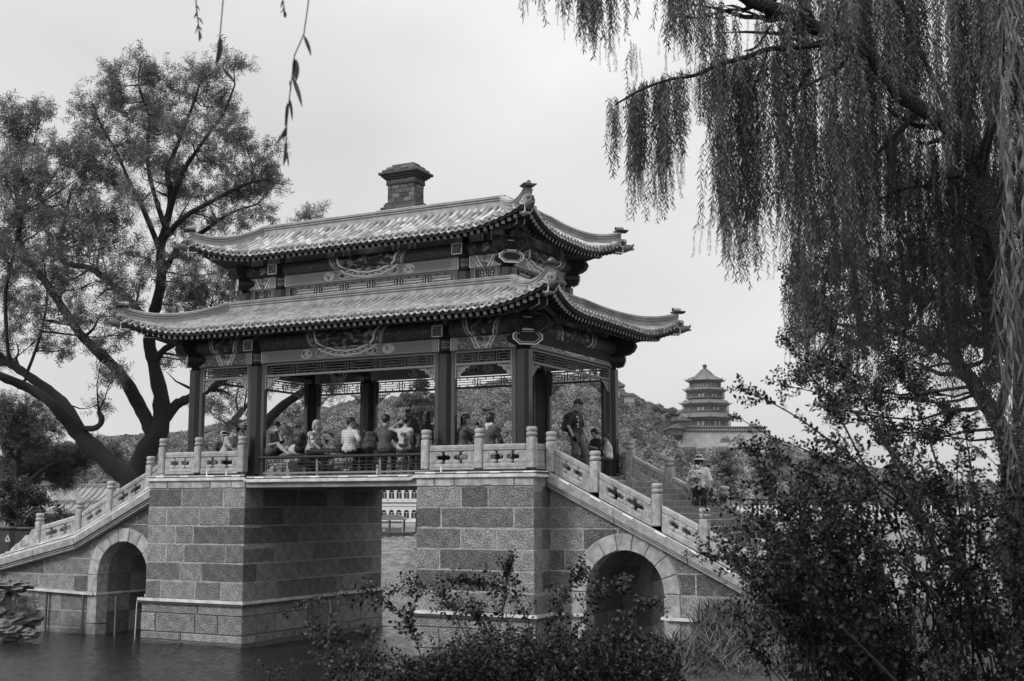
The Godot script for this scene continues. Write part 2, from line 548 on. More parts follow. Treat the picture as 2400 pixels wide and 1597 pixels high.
func pier(br: Node3D, x: Array, front: Array, side: Array, lowfront: Array, lowside: Array, caps: Array, mirror: bool) -> void:
	var p := part("pier", br)
	var f := Transform3D(Basis.IDENTITY, Vector3(0, 0, ZF))
	# the side face that the camera sees looks towards +x
	var sf := Transform3D(Basis(Vector3(0, 0, -1), Vector3.UP, Vector3(1, 0, 0)), Vector3(x[1], 0, 0))
	var of := Transform3D(Basis(Vector3(0, 0, 1), Vector3.UP, Vector3(-1, 0, 0)), Vector3(x[0], 0, 0))
	for k in 6:
		var j: Array = [x[0]] + front[k] + [x[1]]
		var first: float = ZF - side[k][0] if side[k].size() else 0.5
		course(p, f, ROWS[k + 1], ROWS[k], j, 0.25, false, "stone_block", [0.5, first])
		var s: Array = []
		for z in side[k]: s.append(-z)
		s.append(-ZB)
		if s.size() > 1: course(p, sf, ROWS[k + 1], ROWS[k], s, 0.25)
		course(p, of, ROWS[k + 1], ROWS[k], [ZB, -3.9 - 0.3 * (k % 2), -2.2 + 0.4 * (k % 2), ZF - 0.51], 0.25)
	# the capping course, smoother
	var j: Array = [x[0] - 0.015] + caps + [x[1] + 0.015]
	for k in j.size() - 1: slab(p, "cap_stone", rect(j[k], -0.285, j[k + 1], -0.055), Transform3D(Basis.IDENTITY, Vector3(0, 0, ZF + 0.02)), 0.5, M["carved_%d" % (rng.randi() % 2)], 0.007, 0.008)
	for k in 4: slab(p, "cap_stone", rect(-ZF + 0.5 + k * 1.4, -0.285, -ZF + 1.9 + k * 1.4, -0.055), Transform3D(sf.basis, Vector3(x[1] + 0.015, 0, 0)), 0.3, M["carved_%d" % (rng.randi() % 2)], 0.007, 0.008)
	# the footing below the ledge stands 6 cm proud
	var lf := Transform3D(Basis.IDENTITY, Vector3(0, 0, ZF + 0.06))
	var ls := Transform3D(sf.basis, Vector3(x[1] + 0.06, 0, 0))
	var lo := Transform3D(of.basis, Vector3(x[0] - 0.06, 0, 0))
	var ly := [-3.2, -3.5, -3.98, -4.19, -5.0]
	for k in 4:
		course(p, lf, ly[k + 1], ly[k], [x[0] - 0.06] + lowfront[k] + [x[1] + 0.06], 0.3, true, "footing_block", [0.55, 0.55])
		course(p, ls, ly[k + 1], ly[k], [-ZF + 0.5] + lowside[k] + [-ZB], 0.3, true, "footing_block")
		course(p, lo, ly[k + 1], ly[k], [ZB, -3.0, -1.0, ZF - 0.5], 0.3, true, "footing_block")
	var b := B.new()
	b.at((x[0] + x[1]) / 2, -1.7, (ZF + ZB) / 2, x[1] - x[0] - 0.012, 3.25, ZF - ZB - 0.012)
	put("mortar", b, M.mortar, p)
	b = B.new()
	b.at((x[0] + x[1]) / 2, -4.2, (ZF + ZB) / 2, x[1] - x[0] + 0.06, 2.0, ZF - ZB + 0.06)
	put("footing_mortar", b, M.core, p)
	# the pale channel that runs round the ledge
	b = B.new()
	for q in [[Vector3(x[0] - 0.14, -3.16, ZF + 0.1), Vector3(x[1] + 0.16, -3.16, ZF + 0.1), Vector3.BACK], [Vector3(x[1] + 0.1, -3.16, ZF + 0.16), Vector3(x[1] + 0.1, -3.16, ZB), Vector3.RIGHT]]:
		b.bar(q[0] + Vector3(0, 0.005, 0), q[1] + Vector3(0, 0.005, 0), 0.11, 0.035)
		b.bar(q[0] + q[2] * 0.05 - Vector3(0, 0.0, 0), q[1] + q[2] * 0.05, 0.012, 0.075)
	put("ledge_channel", b, M.pale_trough, p)
	b = B.new()
	b.bar(Vector3(x[0] - 0.13, -3.225, ZF + 0.095), Vector3(x[1] + 0.13, -3.225, ZF + 0.095), 0.07, 0.06)
	b.bar(Vector3(x[1] + 0.095, -3.225, ZF + 0.12), Vector3(x[1] + 0.095, -3.225, ZB), 0.07, 0.06)
	put("channel_bracket", b, M.dark_trough, p)

func bow(x: float) -> float:      # where the left stair's coping runs
	return -0.3 - 0.465 * (-11.52 - x) if x > -14.3 else -1.593 - 0.22 * (-14.3 - x)

func coping_y(x: float, right: bool) -> float:
	return -0.02 - 0.5 * (x - 0.665) if right else bow(x)

func stair_wall(br: Node3D, right: bool) -> void:
	var p := part("stair_wall", br)
	var cx := 2.36 if right else -12.63
	var a := X2[1] + 0.0 if right else -17.6
	var e := 7.4 if right else X1[0]
	var spring := -2.64
	var ri := 0.92
	var ro := 1.3
	var under := 0.36
	var region := PackedVector2Array()
	region.push_back(Vector2(a, -5.2)); region.push_back(Vector2(e, -5.2))
	if right:
		region.push_back(Vector2(e, coping_y(e, true) - under)); region.push_back(Vector2(a, coping_y(a, true) - under))
	else:
		region.push_back(Vector2(e, bow(-11.52) - under + 0.2)); region.push_back(Vector2(-14.3, bow(-14.3) - under)); region.push_back(Vector2(a, bow(a) - under))
	var arch := PackedVector2Array([Vector2(cx + ro, -5.4)])
	for k in 25:
		var an := PI * k / 24.0
		arch.push_back(Vector2(cx + cos(an) * ro, spring + sin(an) * ro))
	arch.push_back(Vector2(cx - ro, -5.4))
	var f := Transform3D(Basis.IDENTITY, Vector3(0, 0, ZW))
	var joints := [[1.9], [3.0, 4.2], [1.35, 2.2, 4.6], [0.9, 4.4, 5.6], [4.0, 5.2, 6.3], [4.2, 5.8], [4.6, 6.0], [4.4, 5.4, 6.6], [4.0, 6.0]] if right else [[-11.6], [-11.5, -12.2], [-11.3, -14.2], [-13.9, -14.6], [-15.7, -14.6], [-17.2, -15.9, -14.5], [-16.6, -15.0], [-15.8, -14.9], [-16.2, -14.6]]
	var ys: Array = ROWS.duplicate()
	ys.append_array([-3.65, -4.12, -5.2])
	for k in ys.size() - 1:
		var j: Array = joints[mini(k, joints.size() - 1)].duplicate()
		j.append(a); j.append(e); j.sort()
		for i in j.size() - 1:
			for q in Geometry2D.intersect_polygons(rect(j[i], ys[k + 1], j[i + 1], ys[k]), region):
				for w in Geometry2D.clip_polygons(q, arch):
					if not Geometry2D.is_polygon_clockwise(w): slab(p, "stone_block", w, f, 0.3, low_stone() if k > 5 else stone(), 0.013, 0.01)
	# the ring of the arch
	var vs := 9
	for k in vs:
		var q := PackedVector2Array()
		for m in 5: q.push_back(Vector2(cx, spring) + Vector2.from_angle(PI * (k + m / 4.0) / vs) * ro)
		for m in 5: q.push_back(Vector2(cx, spring) + Vector2.from_angle(PI * (k + 1 - m / 4.0) / vs) * ri)
		slab(p, "arch_stone", q, Transform3D(Basis.IDENTITY, Vector3(0, 0, ZW + 0.02)), 0.4, M["carved_%d" % (rng.randi() % 2)], 0.006, 0.01)
	for s in [-1.0, 1.0]:
		for y in [[-3.16, spring], [-4.0, -3.16], [-5.2, -4.0]]:
			slab(p, "arch_stone", rect(minf(cx + s * ri, cx + s * ro), y[0], maxf(cx + s * ri, cx + s * ro), y[1]), Transform3D(Basis.IDENTITY, Vector3(0, 0, ZW + 0.02)), 0.4, M["carved_%d" % (rng.randi() % 2)], 0.006, 0.01)
	# the vault behind it
	for row in 5:
		var z0 := ZW - 0.36 - row * 0.9
		for k in 6:
			var q := PackedVector2Array()
			for m in 3: q.push_back(Vector2(cx, spring) + Vector2.from_angle(PI * (k + m / 2.0) / 6) * (ri + 0.25))
			for m in 3: q.push_back(Vector2(cx, spring) + Vector2.from_angle(PI * (k + 1 - m / 2.0) / 6) * (ri + r(0.01, 0.03)))
			var b := B.new()
			b.prism(Geometry2D.offset_polygon(q, -0.011)[0], T(0, 0, z0 - 0.89), 0.88)
			put("vault_stone", b, stone(), p)
		for s in [-1.0, 1.0]:
			for y in [[-3.16, spring], [-3.7, -3.16], [-5.2, -3.7]]:
				var b := B.new()
				b.at(cx + s * (ri + 0.14), (y[0] + y[1]) / 2, z0 - 0.45, 0.24, y[1] - y[0] - 0.015, 0.885, 0.012)
				put("vault_stone", b, stone(), p)
	# mortar and core, with the opening left free
	var b := B.new()
	var tunnel := PackedVector2Array([Vector2(cx + ri + 0.06, -5.5)])
	for k in 13: tunnel.push_back(Vector2(cx, spring) + Vector2.from_angle(PI * k / 12.0) * (ri + 0.06))
	tunnel.push_back(Vector2(cx - ri - 0.26, -5.5))
	for q in Geometry2D.clip_polygons(region, tunnel):
		b.prism(q, T(0, 0, ZWB), ZW - ZWB - 0.006)
	put("mortar", b, M.mortar, p)
	# channels on the tunnel's inner wall
	b = B.new()
	b.bar(Vector3(cx + ri - 0.04, -3.16, ZW), Vector3(cx + ri - 0.04, -3.16, ZWB), 0.1, 0.06)
	if not right:
		b.bar(Vector3(cx - ri - 0.1, -3.17, ZW + 0.06), Vector3(-16.4, -3.1, ZW + 0.06), 0.12, 0.07)
		b.bar(Vector3(cx - ri - 0.05, -3.17, ZW + 0.06), Vector3(cx - ri + 0.02, -3.17, ZWB), 0.1, 0.06)
	else:
		b.bar(Vector3(X2[1], -3.16, ZW + 0.06), Vector3(cx - ri, -3.16, ZW + 0.06), 0.12, 0.06)
		b.bar(Vector3(cx + ri + 0.05, -3.16, ZW + 0.06), Vector3(7.2, -3.16, ZW + 0.06), 0.12, 0.06)
	put("ledge_channel", b, M.pale_trough, p)
	if not right:
		for x in [-15.45, -14.0, -12.75]:
			b = B.new()
			b.bar(Vector3(x, -3.2, ZW + 0.08), Vector3(x, -4.5, ZW + 0.08), 0.05, 0.05, Vector3.RIGHT)
			put("channel_post", b, M.mid_paint, p)

func sheared(x: float, y: float, z: float, slope: float) -> Transform3D:
	return Transform3D(Basis(Vector3(1, slope, 0), Vector3.UP, Vector3.BACK), Vector3(x, y, z))

func post_mesh() -> ArrayMesh:
	var b := B.new()
	b.at(0, 0.35, 0, 0.205, 0.7, 0.205, 0.02)
	for s in [-1, 1]:
		b.at(0, 0.4, s * 0.104, 0.13, 0.5, 0.008, 0.003)
		b.at(s * 0.104, 0.4, 0, 0.008, 0.5, 0.13, 0.003)
	var t := Transform3D(Basis(Vector3.UP, PI / 8), Vector3(0, 0.7, 0))
	b.lathe(t, [Vector2(0.09, 0.0), Vector2(0.088, 0.012), Vector2(0.122, 0.028), Vector2(0.128, 0.07), Vector2(0.12, 0.1), Vector2(0.1, 0.112), Vector2(0.1, 0.124), Vector2(0.122, 0.138), Vector2(0.128, 0.185), Vector2(0.12, 0.22), Vector2(0.09, 0.235), Vector2(0.0, 0.238)], 8)
	return b.mesh()

func panel_mesh(w: float, slope: float) -> ArrayMesh:
	var b := B.new()
	var t := sheared(0, 0, 0, slope)
	var bx := func(x0: float, y0: float, x1: float, y1: float, th: float, ch: float):
		b.box(t * T((x0 + x1) / 2, (y0 + y1) / 2, 0), Vector3(x1 - x0, y1 - y0, th), ch)
	bx.call(0.0, 0.0, w, 0.15, 0.13, 0.015)
	bx.call(0.0, 0.43, w, 0.585, 0.14, 0.03)
	bx.call(0.0, 0.15, 0.15, 0.43, 0.11, 0.012)
	bx.call(w - 0.15, 0.15, w, 0.43, 0.11, 0.012)
	# the line carved round the frame
	for q in [[0.07, 0.5, w - 0.07, 0.512], [0.07, 0.075, w - 0.07, 0.087]]: bx.call(q[0], q[1], q[2], q[3], 0.155, 0.004)
	for x in [0.07, w - 0.082]: bx.call(x, 0.075, x + 0.012, 0.512, 0.125, 0.003)
	# the clouds: lobes with a curl on each
	var ow := w - 0.3
	var lobes := []
	for sy in [-1.0, 1.0]:
		for q in [[0.5, 0.12, 0.05], [0.41, 0.115, 0.056], [0.59, 0.115, 0.056], [0.34, 0.105, 0.048], [0.66, 0.105, 0.048], [0.5, 0.07, 0.05], [0.44, 0.07, 0.035], [0.56, 0.07, 0.035], [0.03, 0.115, 0.05], [0.11, 0.105, 0.052], [0.17, 0.095, 0.042], [0.02, 0.055, 0.04], [0.97, 0.115, 0.05], [0.89, 0.105, 0.052], [0.83, 0.095, 0.042], [0.98, 0.055, 0.04]]:
			lobes.append([q[0], q[1] * sy, q[2]])
	lobes.append([0.5, 0.0, 0.045]); lobes.append([0.0, 0.0, 0.045]); lobes.append([1.0, 0.0, 0.045])
	var turn := Basis(Vector3.RIGHT, PI / 2)
	for q in lobes:
		var c := Vector3(0.15 + q[0] * ow, 0.29 + q[1] * 0.95, 0)
		var rr: float = q[2] * 1.12
		for side in [0.0, PI]:
			b.lathe(t * Transform3D(Basis(Vector3.UP, side) * turn, c), [Vector2(rr, 0.0), Vector2(rr, 0.03), Vector2(rr * 0.8, 0.045), Vector2(rr * 0.5, 0.04), Vector2(rr * 0.3, 0.052), Vector2(0, 0.055)], 9)
	return b.mesh()

func balustrade(br: Node3D) -> void:
	var pm := post_mesh()
	var shapes := {}
	var panel := func(x0: float, x1: float, y: float, z: float, slope: float, turn := 0.0):
		var w: float = absf(x1 - x0)
		var key := "%.2f %.3f" % [w, slope]
		if not shapes.has(key): shapes[key] = panel_mesh(w, slope)
		var o := put("balustrade_panel", shapes[key], M["carved_%d" % (rng.randi() % 2)], br, T(x0, y, z, turn))
		return o
	var post := func(x: float, y: float, z: float):
		put("balustrade_post", pm, M["carved_%d" % (rng.randi() % 2)], br, T(x, y, z))
	for side in [[0.4, -0.2], [-5.5, -4.91]]:          # near parapet, far parapet
		var z: float = side[0]
		var zs: float = side[1]
		for x in [-10.66, -9.42, -7.96, -2.4, -0.95, 0.4]: post.call(x, 0.12, z)
		for q in [[-10.55, -9.53], [-9.31, -8.07], [-2.29, -1.06], [-0.84, 0.29]]: panel.call(q[0], q[1], 0.09, z, 0.0)
		var d := signf(zs - z)
		# the short returns to the head of the stairs
		panel.call(0.42, 0.42 + 0.44, 0.09, z + d * 0.1, 0.0, PI / 2 if d < 0 else -PI / 2)
		panel.call(-10.68, -10.68 + 0.44, 0.09, z + d * 0.1, 0.0, PI / 2 if d < 0 else -PI / 2)
		post.call(0.6, 0.03, zs)
		# down the right stair
		var xs := [0.6, 1.7, 3.18, 4.26, 5.55]
		for k in xs.size():
			if k > 0: post.call(xs[k], coping_y(xs[k], true) + 0.1, zs)
			var x1: float = xs[k + 1] - 0.11 if k < 4 else 6.3
			panel.call(xs[k] + 0.11, x1, coping_y(xs[k] + 0.11, true) + 0.03, zs, -0.5)
		drum(br, 6.35, coping_y(6.35, true), zs, 1.0, -0.5)
		# down the left stair
		xs = [-11.0, -11.68, -13.12, -14.28, -15.88]
		for k in xs.size():
			if k > 0: post.call(xs[k], bow(xs[k]) + 0.06, zs)
			if k == 4: continue
			var x0: float = xs[k + 1] + 0.11
			var x1: float = xs[k] - 0.11
			var sl: float = (bow(x1) - bow(x0)) / (x1 - x0)
			panel.call(x0, x1, bow(x0) + 0.03, zs, sl)
		drum(br, -15.99, bow(-15.99), zs, -1.0, -0.22)

func drum(br: Node3D, x: float, y: float, z: float, dir: float, slope: float) -> void:     # the scrolled stone that ends a parapet
	var b := B.new()
	var q := PackedVector2Array()
	for k in 11: q.push_back(Vector2(dir * k * 0.13, 0.56 * (1.0 - k / 10.5) + 0.035 * sin(k * 2.3) + 0.03 * absf(sin(k * 1.57)) + slope * 0.13 * k))
	for k in 11: q.push_back(Vector2(dir * (10 - k) * 0.13, -0.04 + slope * 0.13 * (10 - k)))
	b.prism(q, T(x, y + 0.02, z - 0.065), 0.13)
	for s in [-1.0, 1.0]:
		var at := Vector3(x + dir * 0.42, y + 0.2 + slope * 0.42, z + s * 0.066)
		b.ring(Transform3D(Basis.IDENTITY, at), 0.15, 0.02, 14)
		b.ring(Transform3D(Basis.IDENTITY, at), 0.08, 0.018, 12)
		b.lathe(Transform3D(Basis(Vector3.RIGHT, s * PI / 2), at), [Vector2(0.045, 0.0), Vector2(0.03, 0.025), Vector2(0, 0.03)], 8)
		for k in 4: b.ring(Transform3D(Basis.IDENTITY, at + Vector3(dir * (0.25 + 0.15 * k), -0.1 - 0.035 * k + slope * (0.2 + 0.15 * k), 0)), 0.055, 0.014, 8)
	put("drum_stone", b, M.carved_1, br)

func bridge() -> void:
	var br := thing("stone_bridge", "stone bridge of two block piers with stairs, arches and carved balustrades under the pavilion", "bridge")
	pier(br, X1,
		[[-9.85, -8.45], [-10.36, -9.23, -8.24], [-10.02, -9.43], [-10.32, -9.71, -8.33], [-9.82, -9.11], [-10.47, -9.29, -8.44]],
		[[-0.18, -1.69, -2.99, -3.79, -5.32], [0.1, -1.08, -2.47, -5.03], [-0.18, -1.74, -3.59, -5.27], [-0.68, -2.41, -4.01], [-0.01, -1.74, -3.59, -5.25], [-0.86, -2.15, -3.49, -4.88]],
		[[-9.13], [-10.55, -9.21, -8.45], [-9.68], [-9.6]], [[0.9, 3.2, 5.2], [0.75, 2.1, 3.4, 4.6], [1.6, 2.9, 4.1], [2.2, 4.1]], [-10.34, -8.88, -8.18], false)
	pier(br, X2,
		[[-1.37, -0.66], [-1.91, 0.01], [-1.38, -0.43], [-1.94, 0.02], [-0.4], [-2.1]],
		[[0.12], [-0.2], [0.12], [-0.2], [0.12], [-0.2]],
		[[-1.2], [-1.9, -0.4], [-1.0], [-0.9]], [[2.0], [1.6, 3.6], [2.2], [3.0]], [-2.08, -1.54, 0.03], true)
	stair_wall(br, true)
	stair_wall(br, false)
	balustrade(br)
	# the span between the piers, and the deck
	var b := B.new()
	b.at(-5.15, -0.165, 0.46, 5.3, 0.22, 0.12, 0.008)
	b.at(-5.15, -0.165, -5.6, 5.3, 0.22, 0.12, 0.008)
	put("deck_beam", b, M.steel_beam, br)
	b = B.new()
	b.at(-5.2, -0.17, -2.55, 11.3, 0.2, 5.9)
	put("deck_slab", b, M.dark_trough, br)
	b = B.new()
	b.at(-5.24, -0.025, -2.6, 11.46, 0.09, 6.2, 0.01)
	put("deck_floor", b, M.step, br)
	# stairs, coping
	for k in 22:
		b = B.new()
		var x := 0.6 + 0.3 * k
		b.at(x + 0.55, -0.15 * (k + 1) - 0.3, (ZW + ZWB) / 2, 1.4, 0.6, ZW - ZWB - 0.3, 0.01)
		put("step", b, M.step, br)
	for k in 20:
		b = B.new()
		var x := -11.0 - 0.3 * k
		b.at(x - 0.55, bow(x - 0.15) - 0.35, (ZW + ZWB) / 2, 1.4, 0.6, ZW - ZWB - 0.3, 0.01)
		put("step", b, M.step, br)
	for z in [[-0.19, 1.0], [-4.92, -1.0]]:
		for seg in [[0.52, 2.2], [2.2, 3.9], [3.9, 5.6], [5.6, 7.4], [-12.9, -11.0], [-14.3, -12.9], [-15.9, -14.3], [-17.6, -15.9]]:
			var right: bool = seg[0] > 0
			var y0 := coping_y(seg[0], right)
			var y1 := coping_y(seg[1], right)
			if seg[1] == -11.0: y1 = y0 + 0.465 * 1.9
			b = B.new()
			var s: float = (y1 - y0) / (seg[1] - seg[0])
			var w: float = seg[1] - seg[0] - 0.008
			b.box(sheared((seg[0] + seg[1]) / 2, (y0 + y1) / 2 - 0.12, z[0], s), Vector3(w, 0.2, 0.36), 0.012)
			b.box(sheared((seg[0] + seg[1]) / 2, (y0 + y1) / 2 - 0.255, z[0] - z[1] * 0.03, s), Vector3(w, 0.06, 0.34), 0.02)
			b.box(sheared((seg[0] + seg[1]) / 2, (y0 + y1) / 2 - 0.32, z[0] - z[1] * 0.05, s), Vector3(w, 0.06, 0.34), 0.02)
			put("coping_stone", b, M.coping, br)
	# pale channels with lamps along the deck's edge
	b = B.new()
	var dark := B.new()
	var runs := [[Vector3(-11.0, -0.045, 0.6), Vector3(-7.74, -0.045, 0.6)], [Vector3(-7.66, -0.1, 0.6), Vector3(-2.72, -0.1, 0.6)], [Vector3(-2.6, -0.045, 0.6), Vector3(0.59, -0.045, 0.6)], [Vector3(0.59, -0.045, 0.6), Vector3(0.59, -0.045, -0.02)],
		[Vector3(0.6, -0.07, -0.06), Vector3(7.0, -0.07 - 3.2, -0.06)], [Vector3(-11.3, bow(-11.3) - 0.0, -0.04), Vector3(-14.3, bow(-14.3), -0.04)], [Vector3(-14.3, bow(-14.3), -0.04), Vector3(-17.5, bow(-17.5), -0.04)], [Vector3(-7.74, -0.045, 0.6), Vector3(-7.66, -0.1, 0.6)], [Vector3(-2.72, -0.1, 0.6), Vector3(-2.6, -0.045, 0.6)]]
	for q in runs:
		b.bar(q[0], q[1], 0.03, 0.075, Vector3.UP, 0.006)
		b.bar(q[0] - Vector3(0, 0.033, 0.04), q[1] - Vector3(0, 0.033, 0.04), 0.1, 0.012)
		if q[0].distance_to(q[1]) < 0.4: continue
		dark.bar(q[0] + Vector3(0, 0.055, -0.05), q[1] + Vector3(0, 0.055, -0.05), 0.05, 0.035)
		b.bar(q[0] + Vector3(0, 0.085, -0.04), q[1] + Vector3(0, 0.085, -0.04), 0.045, 0.025)
	put("light_channel", b, M.pale_trough, br)
	put("channel_gap", dark, M.dark_trough, br)
	for q in runs:
		var l: float = q[0].distance_to(q[1])
		var d: Vector3 = (q[1] - q[0]).normalized()
		var at := 0.3
		while at < l - 0.3:
			b = B.new()
			var a: Vector3 = q[0] + d * at + Vector3(0, 0.072, 0.0)
			b.bar(a, a + d * 0.28, 0.05, 0.035, Vector3.UP, 0.008)
			put("strip_lamp", b, M.pale_lamp, br)
			at += 0.86
	for q in [Vector3(-9.0, 0, 0.55), Vector3(-8.35, 0, 0.55), Vector3(-1.9, 0, 0.55)]:
		b = B.new()
		b.bar(q, q + Vector3(0, 0.17, 0), 0.03, 0.03, Vector3.RIGHT)
		put("cable_stub", b, M.pale_lamp, br)
	# cables that hang from the ledge into the water
	for q in [[Vector3(-11.55, -3.18, 0.05), Vector3(-11.75, -3.3, 0.05), Vector3(-11.78, -4.4, 0.05)], [Vector3(-7.55, -3.2, -2.9), Vector3(-7.5, -3.5, -2.92), Vector3(-7.52, -3.9, -2.85), Vector3(-7.48, -4.4, -2.8)]]:
		b = B.new()
		var rad := PackedFloat32Array()
		for k in q.size(): rad.push_back(0.018)
		b.tube(PackedVector3Array(q), rad, 5)
		put("cable", b, M.pale_trough, br)

# ---------- painted beams ----------
const KEY := ["11111110", "10000010", "10111010", "10101010", "10001010", "11111010", "00000010", "11111110"]

func fret(u: float, v: float) -> float:
	return 1.0 if KEY[int(fposmod(v, 1.0) * 8.0)][int(fposmod(u, 1.0) * 8.0)] == "1" else 0.0

func painted(wm: float, mid: bool, style: int) -> ImageTexture:
	# wm: length in metres; the lower 0.42 is the flat lintel, the rest the round purlin over it
	var h := 160
	var w := int(wm * 200.0)
	var hm := 0.8
	var f := FastNoiseLite.new(); f.seed = 90 + style; f.frequency = 0.03; f.fractal_octaves = 3
	var g2 := FastNoiseLite.new(); g2.seed = 290 + style; g2.frequency = 0.05; g2.fractal_octaves = 2
	var g := FastNoiseLite.new(); g.seed = 190 + style; g.frequency = 0.07; g.noise_type = FastNoiseLite.TYPE_CELLULAR
	var out := PackedByteArray(); out.resize(w * h)
	var rx := 1.25 if mid else 0.5
	var ry := 0.78 if mid else 0.76
	for y in h:
		var v := 1.0 - (y + 0.5) / h
		var ym := v * hm
		var low := v < 0.42
		for x in w:
			var xm := (x + 0.5) / w * wm
			var dx := xm - wm * 0.5
			var ed := minf(xm, wm - xm)
			var q := 0.0
			var n := f.get_noise_2d(x, y)
			# ground: fine pale line work on a darker field
			var line := 1.0 - smoothstep(0.0, 0.1, absf(g2.get_noise_2d(x, y)))
			q = (0.13 if low else 0.06) + (0.75 if low else 0.2) * line
			if mid and low:
				q = 0.3 + 0.06 * line
				if absf(ym - 0.03) < 0.006 or absf(ym - 0.31) < 0.006: q = 0.45
				for c in [[0.27, 0.16, 0.12], [0.73, 0.16, 0.12], [0.36, 0.17, 0.11], [0.64, 0.17, 0.11]]:
					var ex: float = (xm - c[0] * wm) / c[1]
					var ey: float = (ym - 0.17) / c[2]
					var rr := ex * ex + ey * ey
					if rr < 1.0:
						q = 0.62 - 0.5 * smoothstep(0.1, 0.3, n + 0.2 * ey) - (0.0 if int(c[0] * 100) in [27, 73] else 0.25)
					if absf(rr - 1.0) < 0.12: q = 0.8
			var dy := hm - ym
			var e := sqrt(dx * dx / (rx * rx) + dy * dy / (ry * ry))
			if not mid: e = absf(dx) / rx * 0.75 + dy / ry * 0.62 + 0.12 * (dx * dx) / (rx * rx)
			var th := atan2(dx / rx, dy / ry)
			e += 0.025 * absf(sin(th * 9.0))
			if e < 1.0:
				if e < 0.76:
					var pic := f.get_noise_2d(x * 0.6 + 400, y * 0.9) * 0.6 + g.get_noise_2d(x, y) * 0.25
					var base := 0.16 if not low else 0.42
					if mid and dy < 0.45: base = 0.12 + 0.2 * smoothstep(0.1, -0.2, f.get_noise_2d(x * 0.4, y * 2.0))
					q = clampf(base + pic * 0.9, 0.03, 0.75)
				elif e < 0.82: q = 1.0
				elif e < 0.85: q = 0.03
				elif e < 0.9: q = 0.5 + 0.25 * sin(th * 36.0)
				elif e < 0.92: q = 0.03
				else: q = lerpf(1.0, 0.35, (e - 0.92) / 0.08)
				if not low and e >= 0.8: q *= 0.6
			# the bands at either end
			if ed < 0.05: q = lerpf(0.85, 0.3, absf(ed - 0.025) / 0.025) if low else 0.12
			elif ed < 0.06: q = 0.02
			elif ed < 0.085: q = (0.7 if fposmod(ym, 0.035) < 0.02 else 0.03) if low else 0.06
			elif ed < 0.17: q = (0.16 + 0.45 * fret((ed - 0.085) / 0.085, ym / 0.085)) if low else 0.08 + 0.12 * fret((ed - 0.085) / 0.085, ym / 0.085)
			elif ed < 0.195: q = (0.7 if fposmod(ym, 0.035) < 0.02 else 0.03) if low else 0.05
			elif ed < 0.205: q = 0.5 if low else 0.12
			out[y * w + x] = int(255.0 * pow(clampf(q * 1.15, 0.0, 1.0), 0.56))
	return ImageTexture.create_from_image(Image.create_from_data(w, h, false, Image.FORMAT_L8, out))

func ornament(kind: int) -> ImageTexture:      # 0: square rafter end, 1: round rafter end, 2: collar of a column
	var s := 48
	var out := PackedByteArray(); out.resize(s * s)
	for y in s:
		for x in s:
			var u := (x + 0.5) / s
			var v := (y + 0.5) / s
			var q := 0.03
			if kind == 0:
				var m := maxf(absf(u - 0.5), absf(v - 0.5))
				if m > 0.36 and m < 0.46: q = 0.85
				elif m < 0.3 and (absf(absf(u - 0.5) - absf(v - 0.5)) < 0.06 or (absf(u - 0.5) < 0.06 or absf(v - 0.5) < 0.06) and m < 0.18): q = 0.8
			elif kind == 1:
				var m := Vector2(u - 0.5, v - 0.5).length()
				if m > 0.36 and m < 0.46: q = 0.6
				elif m < 0.16: q = 0.12
			else:
				q = 0.05 + 0.55 * fret(u * 6.0, (v - 0.3) * 2.4) if v > 0.3 and v < 0.72 else 0.04
				if absf(v - 0.26) < 0.03 or absf(v - 0.76) < 0.03: q = 0.6
				if v > 0.82 and v < 0.92: q = 0.6 if fposmod(u * 16.0, 1.0) < 0.5 else 0.04
			out[y * s + x] = int(255.0 * q)
	return ImageTexture.create_from_image(Image.create_from_data(s, s, false, Image.FORMAT_L8, out))

func print_mat(called: String, t: Texture2D, v := 0.85) -> StandardMaterial3D:
	var m := StandardMaterial3D.new()
	m.resource_name = called
	m.albedo_texture = t
	m.albedo_color = grey(v)
	m.roughness = 0.55
	m.cull_mode = BaseMaterial3D.CULL_DISABLED
	M[called] = m
	return m

# ---------- frames: a side of the building, a along it, q outwards ----------
const LX := 9.94
const LZ := 5.11
func side_frame(side: int, inset := 0.0) -> Transform3D:       # local x = along, y = up, z = outwards
	match side:
		0: return Transform3D(Basis.IDENTITY, Vector3(-LX + inset, 0, -inset))
		1: return Transform3D(Basis(Vector3(0, 0, -1), Vector3.UP, Vector3(1, 0, 0)), Vector3(-inset, 0, -inset))
		2: return Transform3D(Basis(Vector3(-1, 0, 0), Vector3.UP, Vector3(0, 0, -1)), Vector3(-inset, 0, -LZ + inset))
	return Transform3D(Basis(Vector3(0, 0, 1), Vector3.UP, Vector3(-1, 0, 0)), Vector3(-LX + inset, 0, -LZ + inset))

class Roof:
	var om: float; var oc: float; var ym: float; var yc: float; var s: float; var yr: float; var l: float
	func t(a: float) -> float: return clampf(1.0 - (minf(a, l - a) + oc) / 2.3, 0.0, 1.0)
	func o(a: float) -> float: return om + (oc - om) * pow(t(a), 2.0)
	func ye(a: float) -> float: return ym + (yc - ym) * pow(t(a), 2.0)
	func top(a: float) -> float: return maxf(-minf(a, l - a), -s)      # q of the hip or ridge over a
	func y(a: float, q: float) -> float:
		var d := clampf((o(a) - q) / (o(a) + s), 0.0, 1.0)
		return lerpf(ym, yr, 0.68 * d + 0.32 * d * d) + (ye(a) - ym) * pow(1.0 - d, 1.4)
	func at(a: float, q: float) -> Vector3: return Vector3(a, y(a, q), q)

